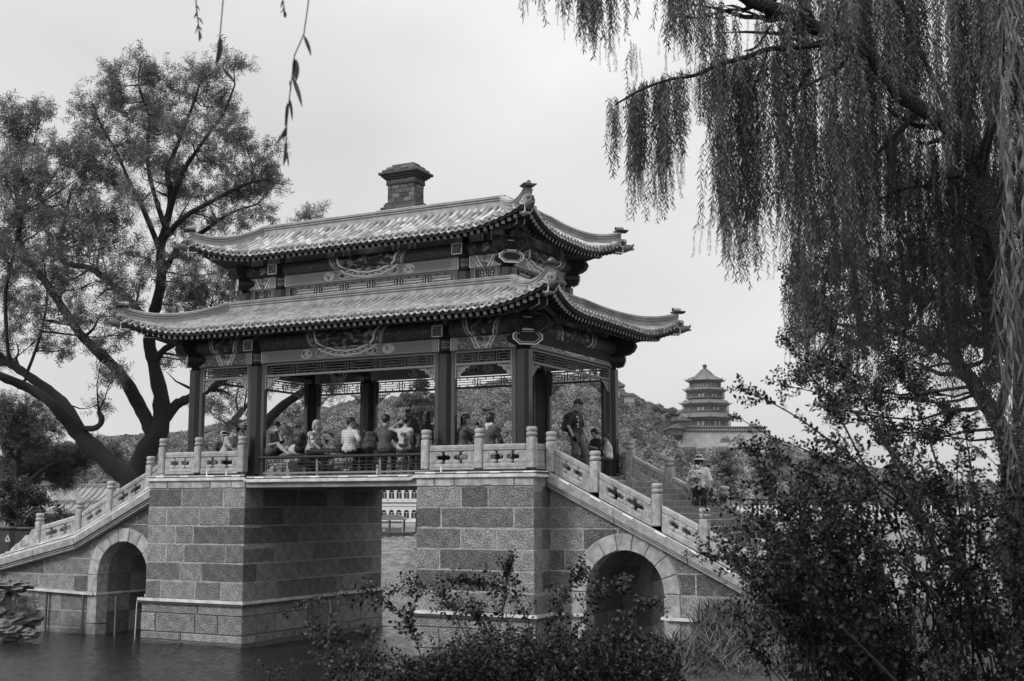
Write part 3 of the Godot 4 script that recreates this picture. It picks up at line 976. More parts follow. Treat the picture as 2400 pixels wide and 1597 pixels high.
func barrel_mesh(rad: float, l: float) -> ArrayMesh:
	var b := B.new()
	b.lathe(Transform3D(Basis(Vector3.RIGHT, -PI / 2), Vector3.ZERO), [Vector2(rad * 0.97, 0.0), Vector2(rad * 0.93, l * 0.92), Vector2(rad * 0.86, l * 0.93), Vector2(rad * 0.86, l)], 7, PI, TAU)
	# the open front lip
	var prev := Vector3.ZERO
	for k in 8:
		var an := PI * k / 7.0
		var c := Vector3(cos(an) * rad * 0.97, sin(an) * rad * 0.97, 0)
		if k > 0: b.quad(prev * 0.8, prev, c, c * 0.8)
		prev = c
	return b.mesh()

func roof(pv: Node3D, called: String, R: Roof, upper: bool, tiles: Array, inset := 0.0) -> void:
	var p := part(called, pv)
	var barrel := barrel_mesh(0.07, 0.27)
	var endb := B.new()
	endb.lathe(Transform3D(Basis(Vector3.RIGHT, PI / 2), Vector3.ZERO), [Vector2(0.068, -0.05), Vector2(0.07, 0.01), Vector2(0.064, 0.018), Vector2(0.052, 0.02), Vector2(0.048, 0.008), Vector2(0.03, 0.012), Vector2(0.0, 0.022)], 12)
	var end := endb.mesh()
	var dripb := B.new()
	var dq := PackedVector2Array([Vector2(-0.092, 0.0), Vector2(-0.085, -0.035), Vector2(-0.055, -0.055), Vector2(-0.04, -0.078), Vector2(0, -0.09), Vector2(0.04, -0.078), Vector2(0.055, -0.055), Vector2(0.085, -0.035), Vector2(0.092, 0.0), Vector2(0.05, -0.022), Vector2(0, -0.03), Vector2(-0.05, -0.022)])
	dripb.prism(dq, Transform3D(Basis(Vector3.RIGHT, -0.35), Vector3.ZERO), 0.018)
	var drip := dripb.mesh()
	var flyb := B.new()
	flyb.at(0, 0, -0.35, 0.085, 0.085, 0.7)
	var fly := flyb.mesh()
	var rndb := B.new()
	rndb.lathe(Transform3D(Basis(Vector3.RIGHT, PI / 2), Vector3(0, 0, -0.9)), [Vector2(0.05, 0.0), Vector2(0.05, 0.9)], 8)
	var rnd := rndb.mesh()
	var fend := B.new()
	fend.quad(Vector3(-0.043, -0.043, 0), Vector3(0.043, -0.043, 0), Vector3(0.043, 0.043, 0), Vector3(-0.043, 0.043, 0))
	var fend_m := fend.mesh()
	var rend := B.new()
	for k in 12:
		var a0 := TAU * k / 12.0; var a1 := TAU * (k + 1) / 12.0
		var i := rend.v(Vector3.ZERO, Vector3.BACK, Vector2(0.5, 0.5))
		rend.v(Vector3(cos(a0), sin(a0), 0) * 0.05, Vector3.BACK, Vector2(cos(a0), sin(a0)) * 0.5 + Vector2(0.5, 0.5))
		rend.v(Vector3(cos(a1), sin(a1), 0) * 0.05, Vector3.BACK, Vector2(cos(a1), sin(a1)) * 0.5 + Vector2(0.5, 0.5))
		rend.face(i, i + 1, i + 2)
	var rend_m := rend.mesh()
	var bed := B.new()
	var soffit := B.new()
	var board := B.new()
	for side in 4:
		R.l = LX if side % 2 == 0 else LZ
		var f := side_frame(side)
		var a0 := -R.oc
		var a1 := R.l + R.oc
		# the bed under the tiles
		var na := int((a1 - a0) / 0.19)
		for i in na:
			var u0 := lerpf(a0, a1, float(i) / na)
			var u1 := lerpf(a0, a1, float(i + 1) / na)
			for k in 6:
				var g := [[u0, k], [u1, k], [u1, k + 1], [u0, k + 1]]
				var q := []
				for w in g:
					var o := R.o(w[0])
					q.append(R.at(w[0], lerpf(o - 0.02, minf(R.top(w[0]), o - 0.02), w[1] / 6.0)))
				var dn := Vector3(0, 0.055, 0)
				bed.quad(f * (q[0] - dn), f * (q[1] - dn), f * (q[2] - dn), f * (q[3] - dn))
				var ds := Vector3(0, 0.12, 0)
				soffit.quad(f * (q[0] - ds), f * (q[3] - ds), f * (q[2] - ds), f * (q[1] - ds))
			var e0 := R.at(u0, R.o(u0) - 0.03)
			var e1 := R.at(u1, R.o(u1) - 0.03)
			board.quad(f * (e0 - Vector3(0, 0.13, 0)), f * (e1 - Vector3(0, 0.13, 0)), f * (e1 - Vector3(0, 0.01, 0)), f * (e0 - Vector3(0, 0.01, 0)))
		# the rows
		var rows := int(round((a1 - a0 - 0.2) / 0.19))
		var shown := side < 2
		for i in rows + 1:
			var a := lerpf(a0 + 0.08, a1 - 0.08, float(i) / rows)
			var o := R.o(a)
			var hip := R.top(a) + 0.06
			var eave := R.at(a, o)
			var slope := (R.y(a, o - 0.15) - R.y(a, o)) / 0.15
			var place := f * Transform3D(Basis.IDENTITY, eave + Vector3(0, 0.02, 0.0))
			if shown: put("tile_end", end, M.tile_face, p, place)
			var along := 0.0
			var len := 0.0
			var q := o
			while q > hip:
				var y0 := R.y(a, q)
				var y1 := R.y(a, q - 0.2)
				var d := Vector3(0, y1 - y0, -0.2).normalized()
				var ll := 0.235 * absf(d.z)
				if q - ll < hip - 0.16: break
				var bas := Basis(Vector3.RIGHT, d.cross(Vector3.RIGHT) * -1.0, -d)
				bas = Basis(Vector3.RIGHT, Vector3.RIGHT.cross(d), -d)
				var tint := 0.0
				if upper: tint = [0.24, 0.3, 0.36, 0.42, 0.48, 0.55, 0.66][rng.randi() % 7]
				else: tint = [0.3, 0.34, 0.38, 0.4, 0.44, 0.48][rng.randi() % 6]
				var tr := f * Transform3D(bas, Vector3(a + r(-0.004, 0.004), y0 + 0.02 + r(-0.005, 0.005), q))
				tiles.append([tr, tint * 1.15, shown, tr.origin.distance_to(EYE), side])
				q -= ll
			if i < rows:
				var am := a + (a1 - a0 - 0.16) / rows * 0.5
				if shown: put("drip_tile", drip, M.tile_face, p, f * Transform3D(Basis.IDENTITY, R.at(am, R.o(am) + 0.0) + Vector3(0, 0.0, 0.0)))
				# two rafters, fanned out at the corners
				if side < 2:
					var oo := R.o(am)
					var rx := clampf(am, inset + 0.1, R.l - inset - 0.1)      # rafters fan out from the corner column
					for kind in 2:
						var q1 := oo - (0.1 if kind == 0 else 0.5)
						var q0 := q1 - 0.6
						var run := (oo + inset) + 0.001
						var xa := lerpf(am, rx, (oo - q1) / run)
						var xb := lerpf(am, rx, (oo - q0) / run)
						var dy := 0.19 if kind == 0 else 0.29
						var tip := Vector3(xa, R.y(xa, q1) - dy, q1)
						var d := (tip - Vector3(xb, R.y(xb, q0) - dy, q0)).normalized()
						var bas := Basis(d.cross(Vector3.UP).normalized() * -1.0, Vector3.ZERO, d)
						bas.y = d.cross(bas.x)
						var w := f * Transform3D(bas, tip)
						var rf := put("flying_rafter" if kind == 0 else "round_rafter", fly if kind == 0 else rnd, M.wood_dark, p, w)
						put("painted_end", fend_m if kind == 0 else rend_m, M.square_end if kind == 0 else M.round_end, rf, T(0, 0, 0.003))
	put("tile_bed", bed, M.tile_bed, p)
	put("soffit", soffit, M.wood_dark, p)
	put("eave_board", board, M.eave_board, p)
	# the ridges: plaster wall below, mouldings above
	var prof := PackedVector2Array([Vector2(0.08, -0.1), Vector2(0.08, 0.15), Vector2(0.11, 0.155), Vector2(0.115, 0.172), Vector2(0.105, 0.185), Vector2(0.082, 0.19), Vector2(0.082, 0.208), Vector2(0.12, 0.213), Vector2(0.128, 0.23), Vector2(0.115, 0.245), Vector2(0.08, 0.25), Vector2(0.1, 0.268), Vector2(0.07, 0.295),
		Vector2(-0.07, 0.295), Vector2(-0.1, 0.268), Vector2(-0.08, 0.25), Vector2(-0.115, 0.245), Vector2(-0.128, 0.23), Vector2(-0.12, 0.213), Vector2(-0.082, 0.208), Vector2(-0.082, 0.19), Vector2(-0.105, 0.185), Vector2(-0.115, 0.172), Vector2(-0.11, 0.155), Vector2(-0.08, 0.15), Vector2(-0.08, -0.1)])
	var b := B.new()
	var ring := PackedVector3Array()
	for q in [[0, R.s], [1, R.s], [2, R.s], [3, R.s]]:
		ring.push_back(side_frame(q[0]) * Vector3(R.s, R.yr, -R.s))
	b.sweep(ring, prof, true)
	put("top_ridge", b, M.ridge, p)
	for side in 4:
		R.l = LX if side % 2 == 0 else LZ
		var f := side_frame(side)          # the hip at the a = 0 end of this side
		var path := PackedVector3Array()
		for k in 15:
			var q := lerpf(R.oc - 0.06, -R.s, k / 14.0)
			path.push_back(f * (R.at(-q, q) + Vector3(0, 0.02, 0)))
		b = B.new()
		b.sweep(path, prof)
		put("hip_ridge", b, M.ridge, p)
		var tip := f * R.at(-R.oc, R.oc)
		var outw := (f.basis * Vector3(-1, 0, 1)).normalized()
		var fr := Transform3D(Basis(Vector3.UP.cross(outw), Vector3.UP, outw), tip)
		b = B.new()          # the flared tile and rolled end that close the hip
		b.prism(PackedVector2Array([Vector2(-0.09, 0.27), Vector2(0.09, 0.27), Vector2(0.17, 0.305), Vector2(0.16, 0.325), Vector2(0.06, 0.318), Vector2(-0.06, 0.318), Vector2(-0.16, 0.325), Vector2(-0.17, 0.305)]), fr * T(0, 0, -0.22), 0.32)
		put("ridge_end_cap", b, M.ridge_dark, p)
		b = B.new()
		b.lathe(fr * Transform3D(Basis(Vector3.RIGHT, PI / 2), Vector3(0, 0.368, -0.12)), [Vector2(0.055, -0.1), Vector2(0.057, 0.11), Vector2(0.05, 0.13), Vector2(0.04, 0.12), Vector2(0.0, 0.13)], 12)
		put("ridge_end_tile", b, M.tile_face, p)
		b = B.new()
		b.lathe(fr * Transform3D(Basis(Vector3.RIGHT, PI / 2), Vector3(0, 0.02, -0.06)), [Vector2(0.068, -0.1), Vector2(0.07, 0.13), Vector2(0.06, 0.15), Vector2(0.05, 0.14), Vector2(0.0, 0.155)], 12)
		put("ridge_end_tile", b, M.tile_face, p)
		b = B.new()          # the beast's head on the corner beam
		var hd := fr * T(0, -0.16, 0.12)
		b.lathe(hd * Transform3D(Basis(Vector3.RIGHT, PI / 2 - 0.25), Vector3(0, -0.02, -0.1)), [Vector2(0.0, -0.12), Vector2(0.09, -0.1), Vector2(0.115, 0.0), Vector2(0.1, 0.12), Vector2(0.075, 0.2), Vector2(0.06, 0.26), Vector2(0.0, 0.27)], 9)
		b.bar(hd * Vector3(0, -0.06, 0.0), hd * Vector3(0, -0.02, 0.2), 0.09, 0.035)
		for s in [-1.0, 1.0]:
			b.tube(PackedVector3Array([hd * Vector3(0.05 * s, 0.06, -0.06), hd * Vector3(0.075 * s, 0.14, -0.1), hd * Vector3(0.06 * s, 0.19, -0.18)]), PackedFloat32Array([0.03, 0.022, 0.008]), 5)
			b.lathe(hd * T(0.06 * s, 0.055, 0.02), [Vector2(0.0, -0.025), Vector2(0.026, 0.0), Vector2(0.0, 0.025)], 6)
		b.tube(PackedVector3Array([hd * Vector3(0, 0.04, 0.13), hd * Vector3(0, 0.1, 0.19), hd * Vector3(0, 0.14, 0.18)]), PackedFloat32Array([0.04, 0.028, 0.01]), 5)
		put("beast_head", b, M.tile_0, p)
		# the corner beams, one above the other, their faces edged with pale paint
		var root := f * Vector3(inset + 0.1, R.y(0.0, -inset - 0.1) - 0.3, -inset - 0.1)
		b = B.new()
		var e0 := tip + Vector3(0, -0.23, 0) - outw * 0.04
		var back := (root - e0).normalized()
		b.bar(root, e0, 0.17, 0.2)
		var e1 := e0 + back * 0.62 - Vector3(0, 0.19, 0)
		b.bar(root - Vector3(0, 0.19, 0), e1, 0.19, 0.19)
		put("corner_beam", b, M.wood_dark, p)
		b = B.new()
		var nx := fr.basis.x
		for s in [-1.0, 1.0]:
			for dy in [-0.088, 0.088]: b.bar(e0 + nx * 0.087 * s + Vector3(0, dy, 0), e0 + back * 0.6 + nx * 0.087 * s + Vector3(0, dy, 0), 0.012, 0.018)
			b.bar(e0 + nx * 0.087 * s + Vector3(0, 0.09, 0), e0 + nx * 0.087 * s - Vector3(0, 0.09, 0), 0.018, 0.018, Vector3.RIGHT)
			b.bar(e1 + nx * 0.097 * s - Vector3(0, 0.085, 0), e1 + back * 0.7 + nx * 0.097 * s - Vector3(0, 0.085, 0), 0.012, 0.02)
			b.bar(e1 + nx * 0.097 * s + Vector3(0, 0.09, 0), e1 + nx * 0.097 * s - Vector3(0, 0.09, 0), 0.018, 0.018, Vector3.RIGHT)
		for k in 7:
			var c := e0 + back * (0.02 + 0.085 * k) - Vector3(0, 0.106, 0)
			b.bar(c - nx * 0.08, c + nx * 0.08, 0.03, 0.014)
		put("beam_edging", b, M.pale_paint, p)

func lattice(b: B, f: Transform3D, x0: float, x1: float, y0: float, y1: float, units: int, z := 0.0) -> void:
	var h := y1 - y0
	var w := (x1 - x0) / units
	var t := 0.016
	var hz := func(xa: float, xb: float, y: float, th: float): b.box(f * T((xa + xb) / 2, y, z), Vector3(xb - xa, th, 0.03))
	var vt := func(x: float, ya: float, yb: float): b.box(f * T(x, (ya + yb) / 2, z), Vector3(t, yb - ya, 0.03))
	for k in units:
		var a := x0 + w * k
		var g := 0.11 * minf(1.0, w / 0.5)
		vt.call(a + 0.012, y0, y1); vt.call(a + g, y0, y1)
		b.ring(f * Transform3D(Basis.from_scale(Vector3(0.75, 1.4, 1)), Vector3(a + g * 0.5 + 0.006, (y0 + y1) / 2, z)), g * 0.42, 0.009, 10)
		hz.call(a + g, a + w, y0 + h * 0.24, t); hz.call(a + g, a + w, y0 + h * 0.76, t)
		vt.call(a + g + 0.06, y0 + h * 0.24, y0 + h * 0.76); vt.call(a + w - 0.06, y0 + h * 0.24, y0 + h * 0.76)
		hz.call(a + g + 0.06, a + w - 0.06, y0 + h * 0.5, t)
		for q in ([0.5] if w < 0.7 else [0.33, 0.67]):
			vt.call(lerpf(a + g, a + w, q), y0, y0 + h * 0.24); vt.call(lerpf(a + g, a + w, q), y0 + h * 0.76, y1)
	vt.call(x1 - 0.012, y0, y1)

func scroll_bracket(b: B, f: Transform3D, x: float, y: float, dir: float, w: float) -> void:     # pierced scroll work in the corner under the rail
	for q in [[0.06, -0.06, 0.05], [0.16, -0.06, 0.045], [0.25, -0.05, 0.04], [0.33, -0.035, 0.03], [0.06, -0.16, 0.045], [0.15, -0.14, 0.04], [0.05, -0.24, 0.038], [0.23, -0.11, 0.028], [0.11, -0.21, 0.026], [0.4, -0.025, 0.02]]:
		b.ring(f * Transform3D(Basis.IDENTITY, Vector3(x + dir * q[0] * w, y + q[1], 0)), q[2] * 0.8, 0.011, 9)
		b.ring(f * Transform3D(Basis.IDENTITY, Vector3(x + dir * (q[0] + 0.01) * w, y + q[1] - 0.01, 0)), q[2] * 0.35, 0.01, 6)

func storey(pv: Node3D, called: String, inset: float, ycol0: float, yl0: float, yl1: float, yb0: float, yb1: float, yp1: float, upper: bool) -> void:
	var p := part(called, pv)
	for side in 4:
		var f := side_frame(side, inset)
		var l := (LX if side % 2 == 0 else LZ) - 2.0 * inset
		var cs := [0.0, l]
		if side % 2 == 0: cs = [0.0, 2.10 - inset, 7.84 - inset, l]
		for k in cs.size():
			if k == cs.size() - 1: break
			var x0: float = cs[k]
			var x1: float = cs[k + 1]
			var wide := x1 - x0 > 2.5
			# column at x0 (each corner is made once, as the first of its side)
			var b := B.new()
			b.at(0, (ycol0 + yb0) / 2, 0, 0.34, yb0 - ycol0 - 0.008, 0.34, 0.075)
			put("column", b, M.column_paint, p, f * T(x0, 0, 0))
			b = B.new()
			b.lathe(Transform3D(Basis.IDENTITY, Vector3(0, yb0 - 0.01, 0)), [Vector2(0.15, 0.0), Vector2(0.15, yb1 - yb0)], 16)
			var col := put("column_collar", b, M.collar, p, f * T(x0, 0, 0))
			# jambs
			for q in [x0 + 0.225, x1 - 0.225]:
				b = B.new()
				b.at(q, (ycol0 + yb0) / 2, 0.02, 0.11, yb0 - ycol0, 0.13, 0.008)
				put("jamb", b, M.jamb_paint, p, f)
			# hanging lattice and its rail
			var la := x0 + 0.29
			var lb := x1 - 0.29
			b = B.new()
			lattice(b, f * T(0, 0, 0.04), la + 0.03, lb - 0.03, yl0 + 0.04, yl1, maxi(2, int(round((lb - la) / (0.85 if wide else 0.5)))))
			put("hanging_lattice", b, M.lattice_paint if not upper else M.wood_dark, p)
			b = B.new()
			b.at((la + lb) / 2, yl0 + 0.015, 0.045, lb - la, 0.06, 0.06, 0.006)
			b.at((la + lb) / 2, yl1 + 0.01, 0.04, lb - la, 0.035, 0.05)
			for q in [la, lb]: b.at(q, (yl0 + yl1) / 2 - (0.17 if not upper else 0.0), 0.045, 0.05, yl1 - yl0 + (0.34 if not upper else 0.0), 0.06, 0.006)
			put("lattice_rail", b, M.lattice_edge, p, f)
			if upper:
				b = B.new()
				b.at((la + lb) / 2, (yl0 + yl1) / 2, -0.03, lb - la, yl1 - yl0, 0.02)  # added pale backing, in place of bright sky showing through the lattice
				put("pale_pane", b, M.pale_pane, p, f)
			else:
				for q in [[la + 0.02, 1.0], [lb - 0.02, -1.0]]:
					b = B.new()
					scroll_bracket(b, f * T(0, 0, 0.045), q[0], yl0 - 0.02, q[1], 1.0 if wide or side % 2 == 1 else 0.85)
					put("scroll_bracket", b, M.bracket_paint, p)
			# painted lintel (flat) and purlin (round)
			var name := "%s_%d_%s" % ["u" if upper else "l", side % 2, "w" if wide else "n"]
			if not M.has(name): print_mat(name, painted(x1 - x0 - 0.3, wide, int(upper) * 4 + (side % 2) * 2 + int(wide)), 0.95)
			b = B.new()
			var zf := 0.1
			b.quad(Vector3(x0 + 0.15, yb0, zf), Vector3(x1 - 0.15, yb0, zf), Vector3(x1 - 0.15, yb1, zf), Vector3(x0 + 0.15, yb1, zf), Rect2(0, 0.58, 1, 0.42))
			b.quad(Vector3(x1 - 0.15, yb0, -zf), Vector3(x0 + 0.15, yb0, -zf), Vector3(x0 + 0.15, yb1, -zf), Vector3(x1 - 0.15, yb1, -zf), Rect2(0, 0.58, 1, 0.42))
			b.quad(Vector3(x0 + 0.15, yb0, -zf), Vector3(x1 - 0.15, yb0, -zf), Vector3(x1 - 0.15, yb0, zf), Vector3(x0 + 0.15, yb0, zf), Rect2(0, 0.98, 1, 0.01))
			put("painted_lintel", b, M[name], p, f)
			b = B.new()
			var cy := (yb1 + yp1) / 2
			var ry := (yp1 - yb1) / 2
			var m := 8
			for i in m:
				var q0 := lerpf(-PI / 2, PI / 2, float(i) / m)
				var q1 := lerpf(-PI / 2, PI / 2, float(i + 1) / m)
				var v0 := 0.42 + 0.58 * float(i) / m
				var v1 := 0.42 + 0.58 * float(i + 1) / m
				b.quad(Vector3(x0 + 0.1, cy + sin(q0) * ry, 0.02 + cos(q0) * 0.2), Vector3(x1 - 0.1, cy + sin(q0) * ry, 0.02 + cos(q0) * 0.2), Vector3(x1 - 0.1, cy + sin(q1) * ry, 0.02 + cos(q1) * 0.2), Vector3(x0 + 0.1, cy + sin(q1) * ry, 0.02 + cos(q1) * 0.2), Rect2(0, 1.0 - v1, 1, v1 - v0))
			b.quad(Vector3(x1 - 0.1, yb1, 0.0), Vector3(x0 + 0.1, yb1, 0.0), Vector3(x0 + 0.1, yp1 + 0.4, 0.0), Vector3(x1 - 0.1, yp1 + 0.4, 0.0), Rect2(0, 0.9, 1, 0.01))
			put("painted_purlin", b, M[name], p, f)
			# beam heads over the inner columns
			if k > 0:
				b = B.new()
				b.at(x0, yb1 + 0.14, 0.2, 0.3, 0.28, 0.5, 0.02)
				put("beam_head", b, M.wood_dark, p, f)
				b = B.new()
				b.at(x0, yb1 + 0.14, 0.452, 0.25, 0.22, 0.006)
				put("beam_face", b, M.beam_face, p, f)
				b = B.new()
				b.loop(PackedVector3Array([Vector3(x0 - 0.14, yb1 + 0.01, 0.455), Vector3(x0 + 0.14, yb1 + 0.01, 0.455), Vector3(x0 + 0.14, yb1 + 0.27, 0.455), Vector3(x0 - 0.14, yb1 + 0.27, 0.455)]), 0.016)
				put("beam_edging", b, M.pale_paint, p, f)
		# the corner head: an eight-sided lower block, a square upper one, and the beam ends that pass it
		var out := Transform3D(f.basis * Basis(Vector3.UP, -PI / 4), f.origin)       # local z points out of the corner a = 0
		var sc := 0.86 if upper else 1.0
		var b := B.new()
		var oct := PackedVector2Array([Vector2(-0.2, 0.0), Vector2(0.2, 0.0), Vector2(0.36, 0.12), Vector2(0.36, 0.22), Vector2(0.2, 0.34), Vector2(-0.2, 0.34), Vector2(-0.36, 0.22), Vector2(-0.36, 0.12)])
		for i in oct.size(): oct[i] = oct[i] * sc
		b.prism(oct, out * T(0, yb0 + 0.02, -0.2), 0.48)
		put("corner_head", b, M.wood_dark, p)
		b = B.new()
		var up_t := out * T(0, yb0 + 0.02 + 0.5 * sc, 0.0)
		b.box(up_t, Vector3(0.42, 0.3, 0.5) * sc, 0.02)
		put("corner_block", b, M.wood_dark, p)
		b = B.new()
		var edge := PackedVector3Array()
		for q in oct: edge.push_back(out * Vector3(q.x * 0.97, yb0 + 0.02 + q.y, 0.285))
		b.loop(edge, 0.03)
		edge = PackedVector3Array()
		for q in oct: edge.push_back(out * Vector3(q.x * 0.78, yb0 + 0.02 + 0.17 * sc + (q.y - 0.17 * sc) * 0.72, 0.283))
		b.loop(edge, 0.012)
		edge = PackedVector3Array()
		for q in [[-1, -1], [1, -1], [1, 1], [-1, 1]]: edge.push_back(up_t * Vector3(q[0] * 0.2 * sc, q[1] * 0.14 * sc, 0.256 * sc))
		b.loop(edge, 0.025)
		put("head_edging", b, M.pale_paint, p)
		# ends of the purlins beyond the corner, with a cloud scroll on the cheek
		for turn in 2:
			var g := f if turn == 0 else side_frame((side + 3) % 4, inset) * T((LX if side % 2 == 1 else LZ) - 2.0 * inset, 0, 0)
			var dir := -1.0 if turn == 0 else 1.0
			var q := PackedVector2Array([Vector2(0, 0), Vector2(dir * 0.3, -0.02), Vector2(dir * 0.52, 0.02), Vector2(dir * 0.66, 0.1), Vector2(dir * 0.74, 0.24), Vector2(dir * 0.68, 0.36), Vector2(dir * 0.6, 0.42), Vector2(0, 0.45)])
			for i in q.size(): q[i] = q[i] * sc
			b = B.new()
			b.prism(q, g * T(0, yb1, -0.11), 0.22)
			put("beam_end", b, M.wood_dark, p)
			b = B.new()
			edge = PackedVector3Array()
			for w in q: edge.push_back(g * Vector3(w.x * 0.96, yb1 + 0.01 + w.y * 0.95, 0.113))
			b.loop(edge, 0.02)
			b.ring(g * Transform3D(Basis.IDENTITY, Vector3(dir * 0.48 * sc, yb1 + 0.2 * sc, 0.113)), 0.07, 0.012, 10)
			b.ring(g * Transform3D(Basis.IDENTITY, Vector3(dir * 0.36 * sc, yb1 + 0.22 * sc, 0.113)), 0.05, 0.012, 9)
			put("beam_edging", b, M.mid_paint, p)

func finial(pv: Node3D) -> void:
	var p := part("brick_finial", pv)
	var c := Vector3(-4.97, 0, -2.55)
	var y := 6.8
	# [half width x, half width z, height, brick length or 0 for a moulding]
	var rows := [[0.74, 0.55, 0.3, 0.3], [0.72, 0.53, 0.09, 0.3], [0.65, 0.46, 0.09, 0.3], [0.57, 0.39, 0.09, 0.3], [0.51, 0.33, 0.09, 0.3], [0.49, 0.31, 0.045, 0.0], [0.43, 0.25, 0.125, 0.26], [0.43, 0.25, 0.125, 0.26], [0.43, 0.25, 0.125, 0.26], [0.43, 0.25, 0.12, 0.26], [0.47, 0.29, 0.05, 0.0], [0.46, 0.28, 0.115, 0.27], [0.52, 0.34, 0.05, 0.0], [0.57, 0.39, 0.06, 0.0], [0.63, 0.45, 0.07, 0.0], [0.55, 0.37, 0.085, 0.24], [0.46, 0.28, 0.085, 0.24], [0.36, 0.18, 0.08, 0.24]]
	for k in rows.size():
		var q: Array = rows[k]
		var core := B.new()
		core.at(c.x, y + q[2] / 2, c.z, q[0] * 2 - 0.03, q[2], q[1] * 2 - 0.03)
		put("brick_core", core, M.brick_mortar, p)
		if q[3] == 0.0:
			var b := B.new()
			b.at(c.x, y + q[2] / 2, c.z, q[0] * 2, q[2], q[1] * 2, 0.018)
			put("brick_moulding", b, M.brick_0, p)
		else:
			for side in 4:
				var hw: float = q[0] if side % 2 == 0 else q[1]
				var hd: float = q[1] if side % 2 == 0 else q[0]
				var f := Transform3D(side_frame(side).basis, c)
				var at := -hw + (0.0 if k % 2 == 0 else 0.0)
				var first := true
				while at < hw - 0.01:
					var l: float = q[3] * (0.55 if first and k % 2 == 1 else 1.0) * r(0.9, 1.1)
					l = minf(l, hw - at)
					if hw - at - l < 0.08: l = hw - at
					first = false
					var b := B.new()
					b.box(f * T(at + l / 2, y + q[2] / 2, hd - 0.06 + r(-0.004, 0.01)), Vector3(l - 0.014, q[2] - 0.012, 0.12), 0.008)
					put("brick", b, M["brick_%d" % [0, 1, 1, 2, 2, 2, 3][rng.randi() % 7]], p)
					at += l
		y += q[2]

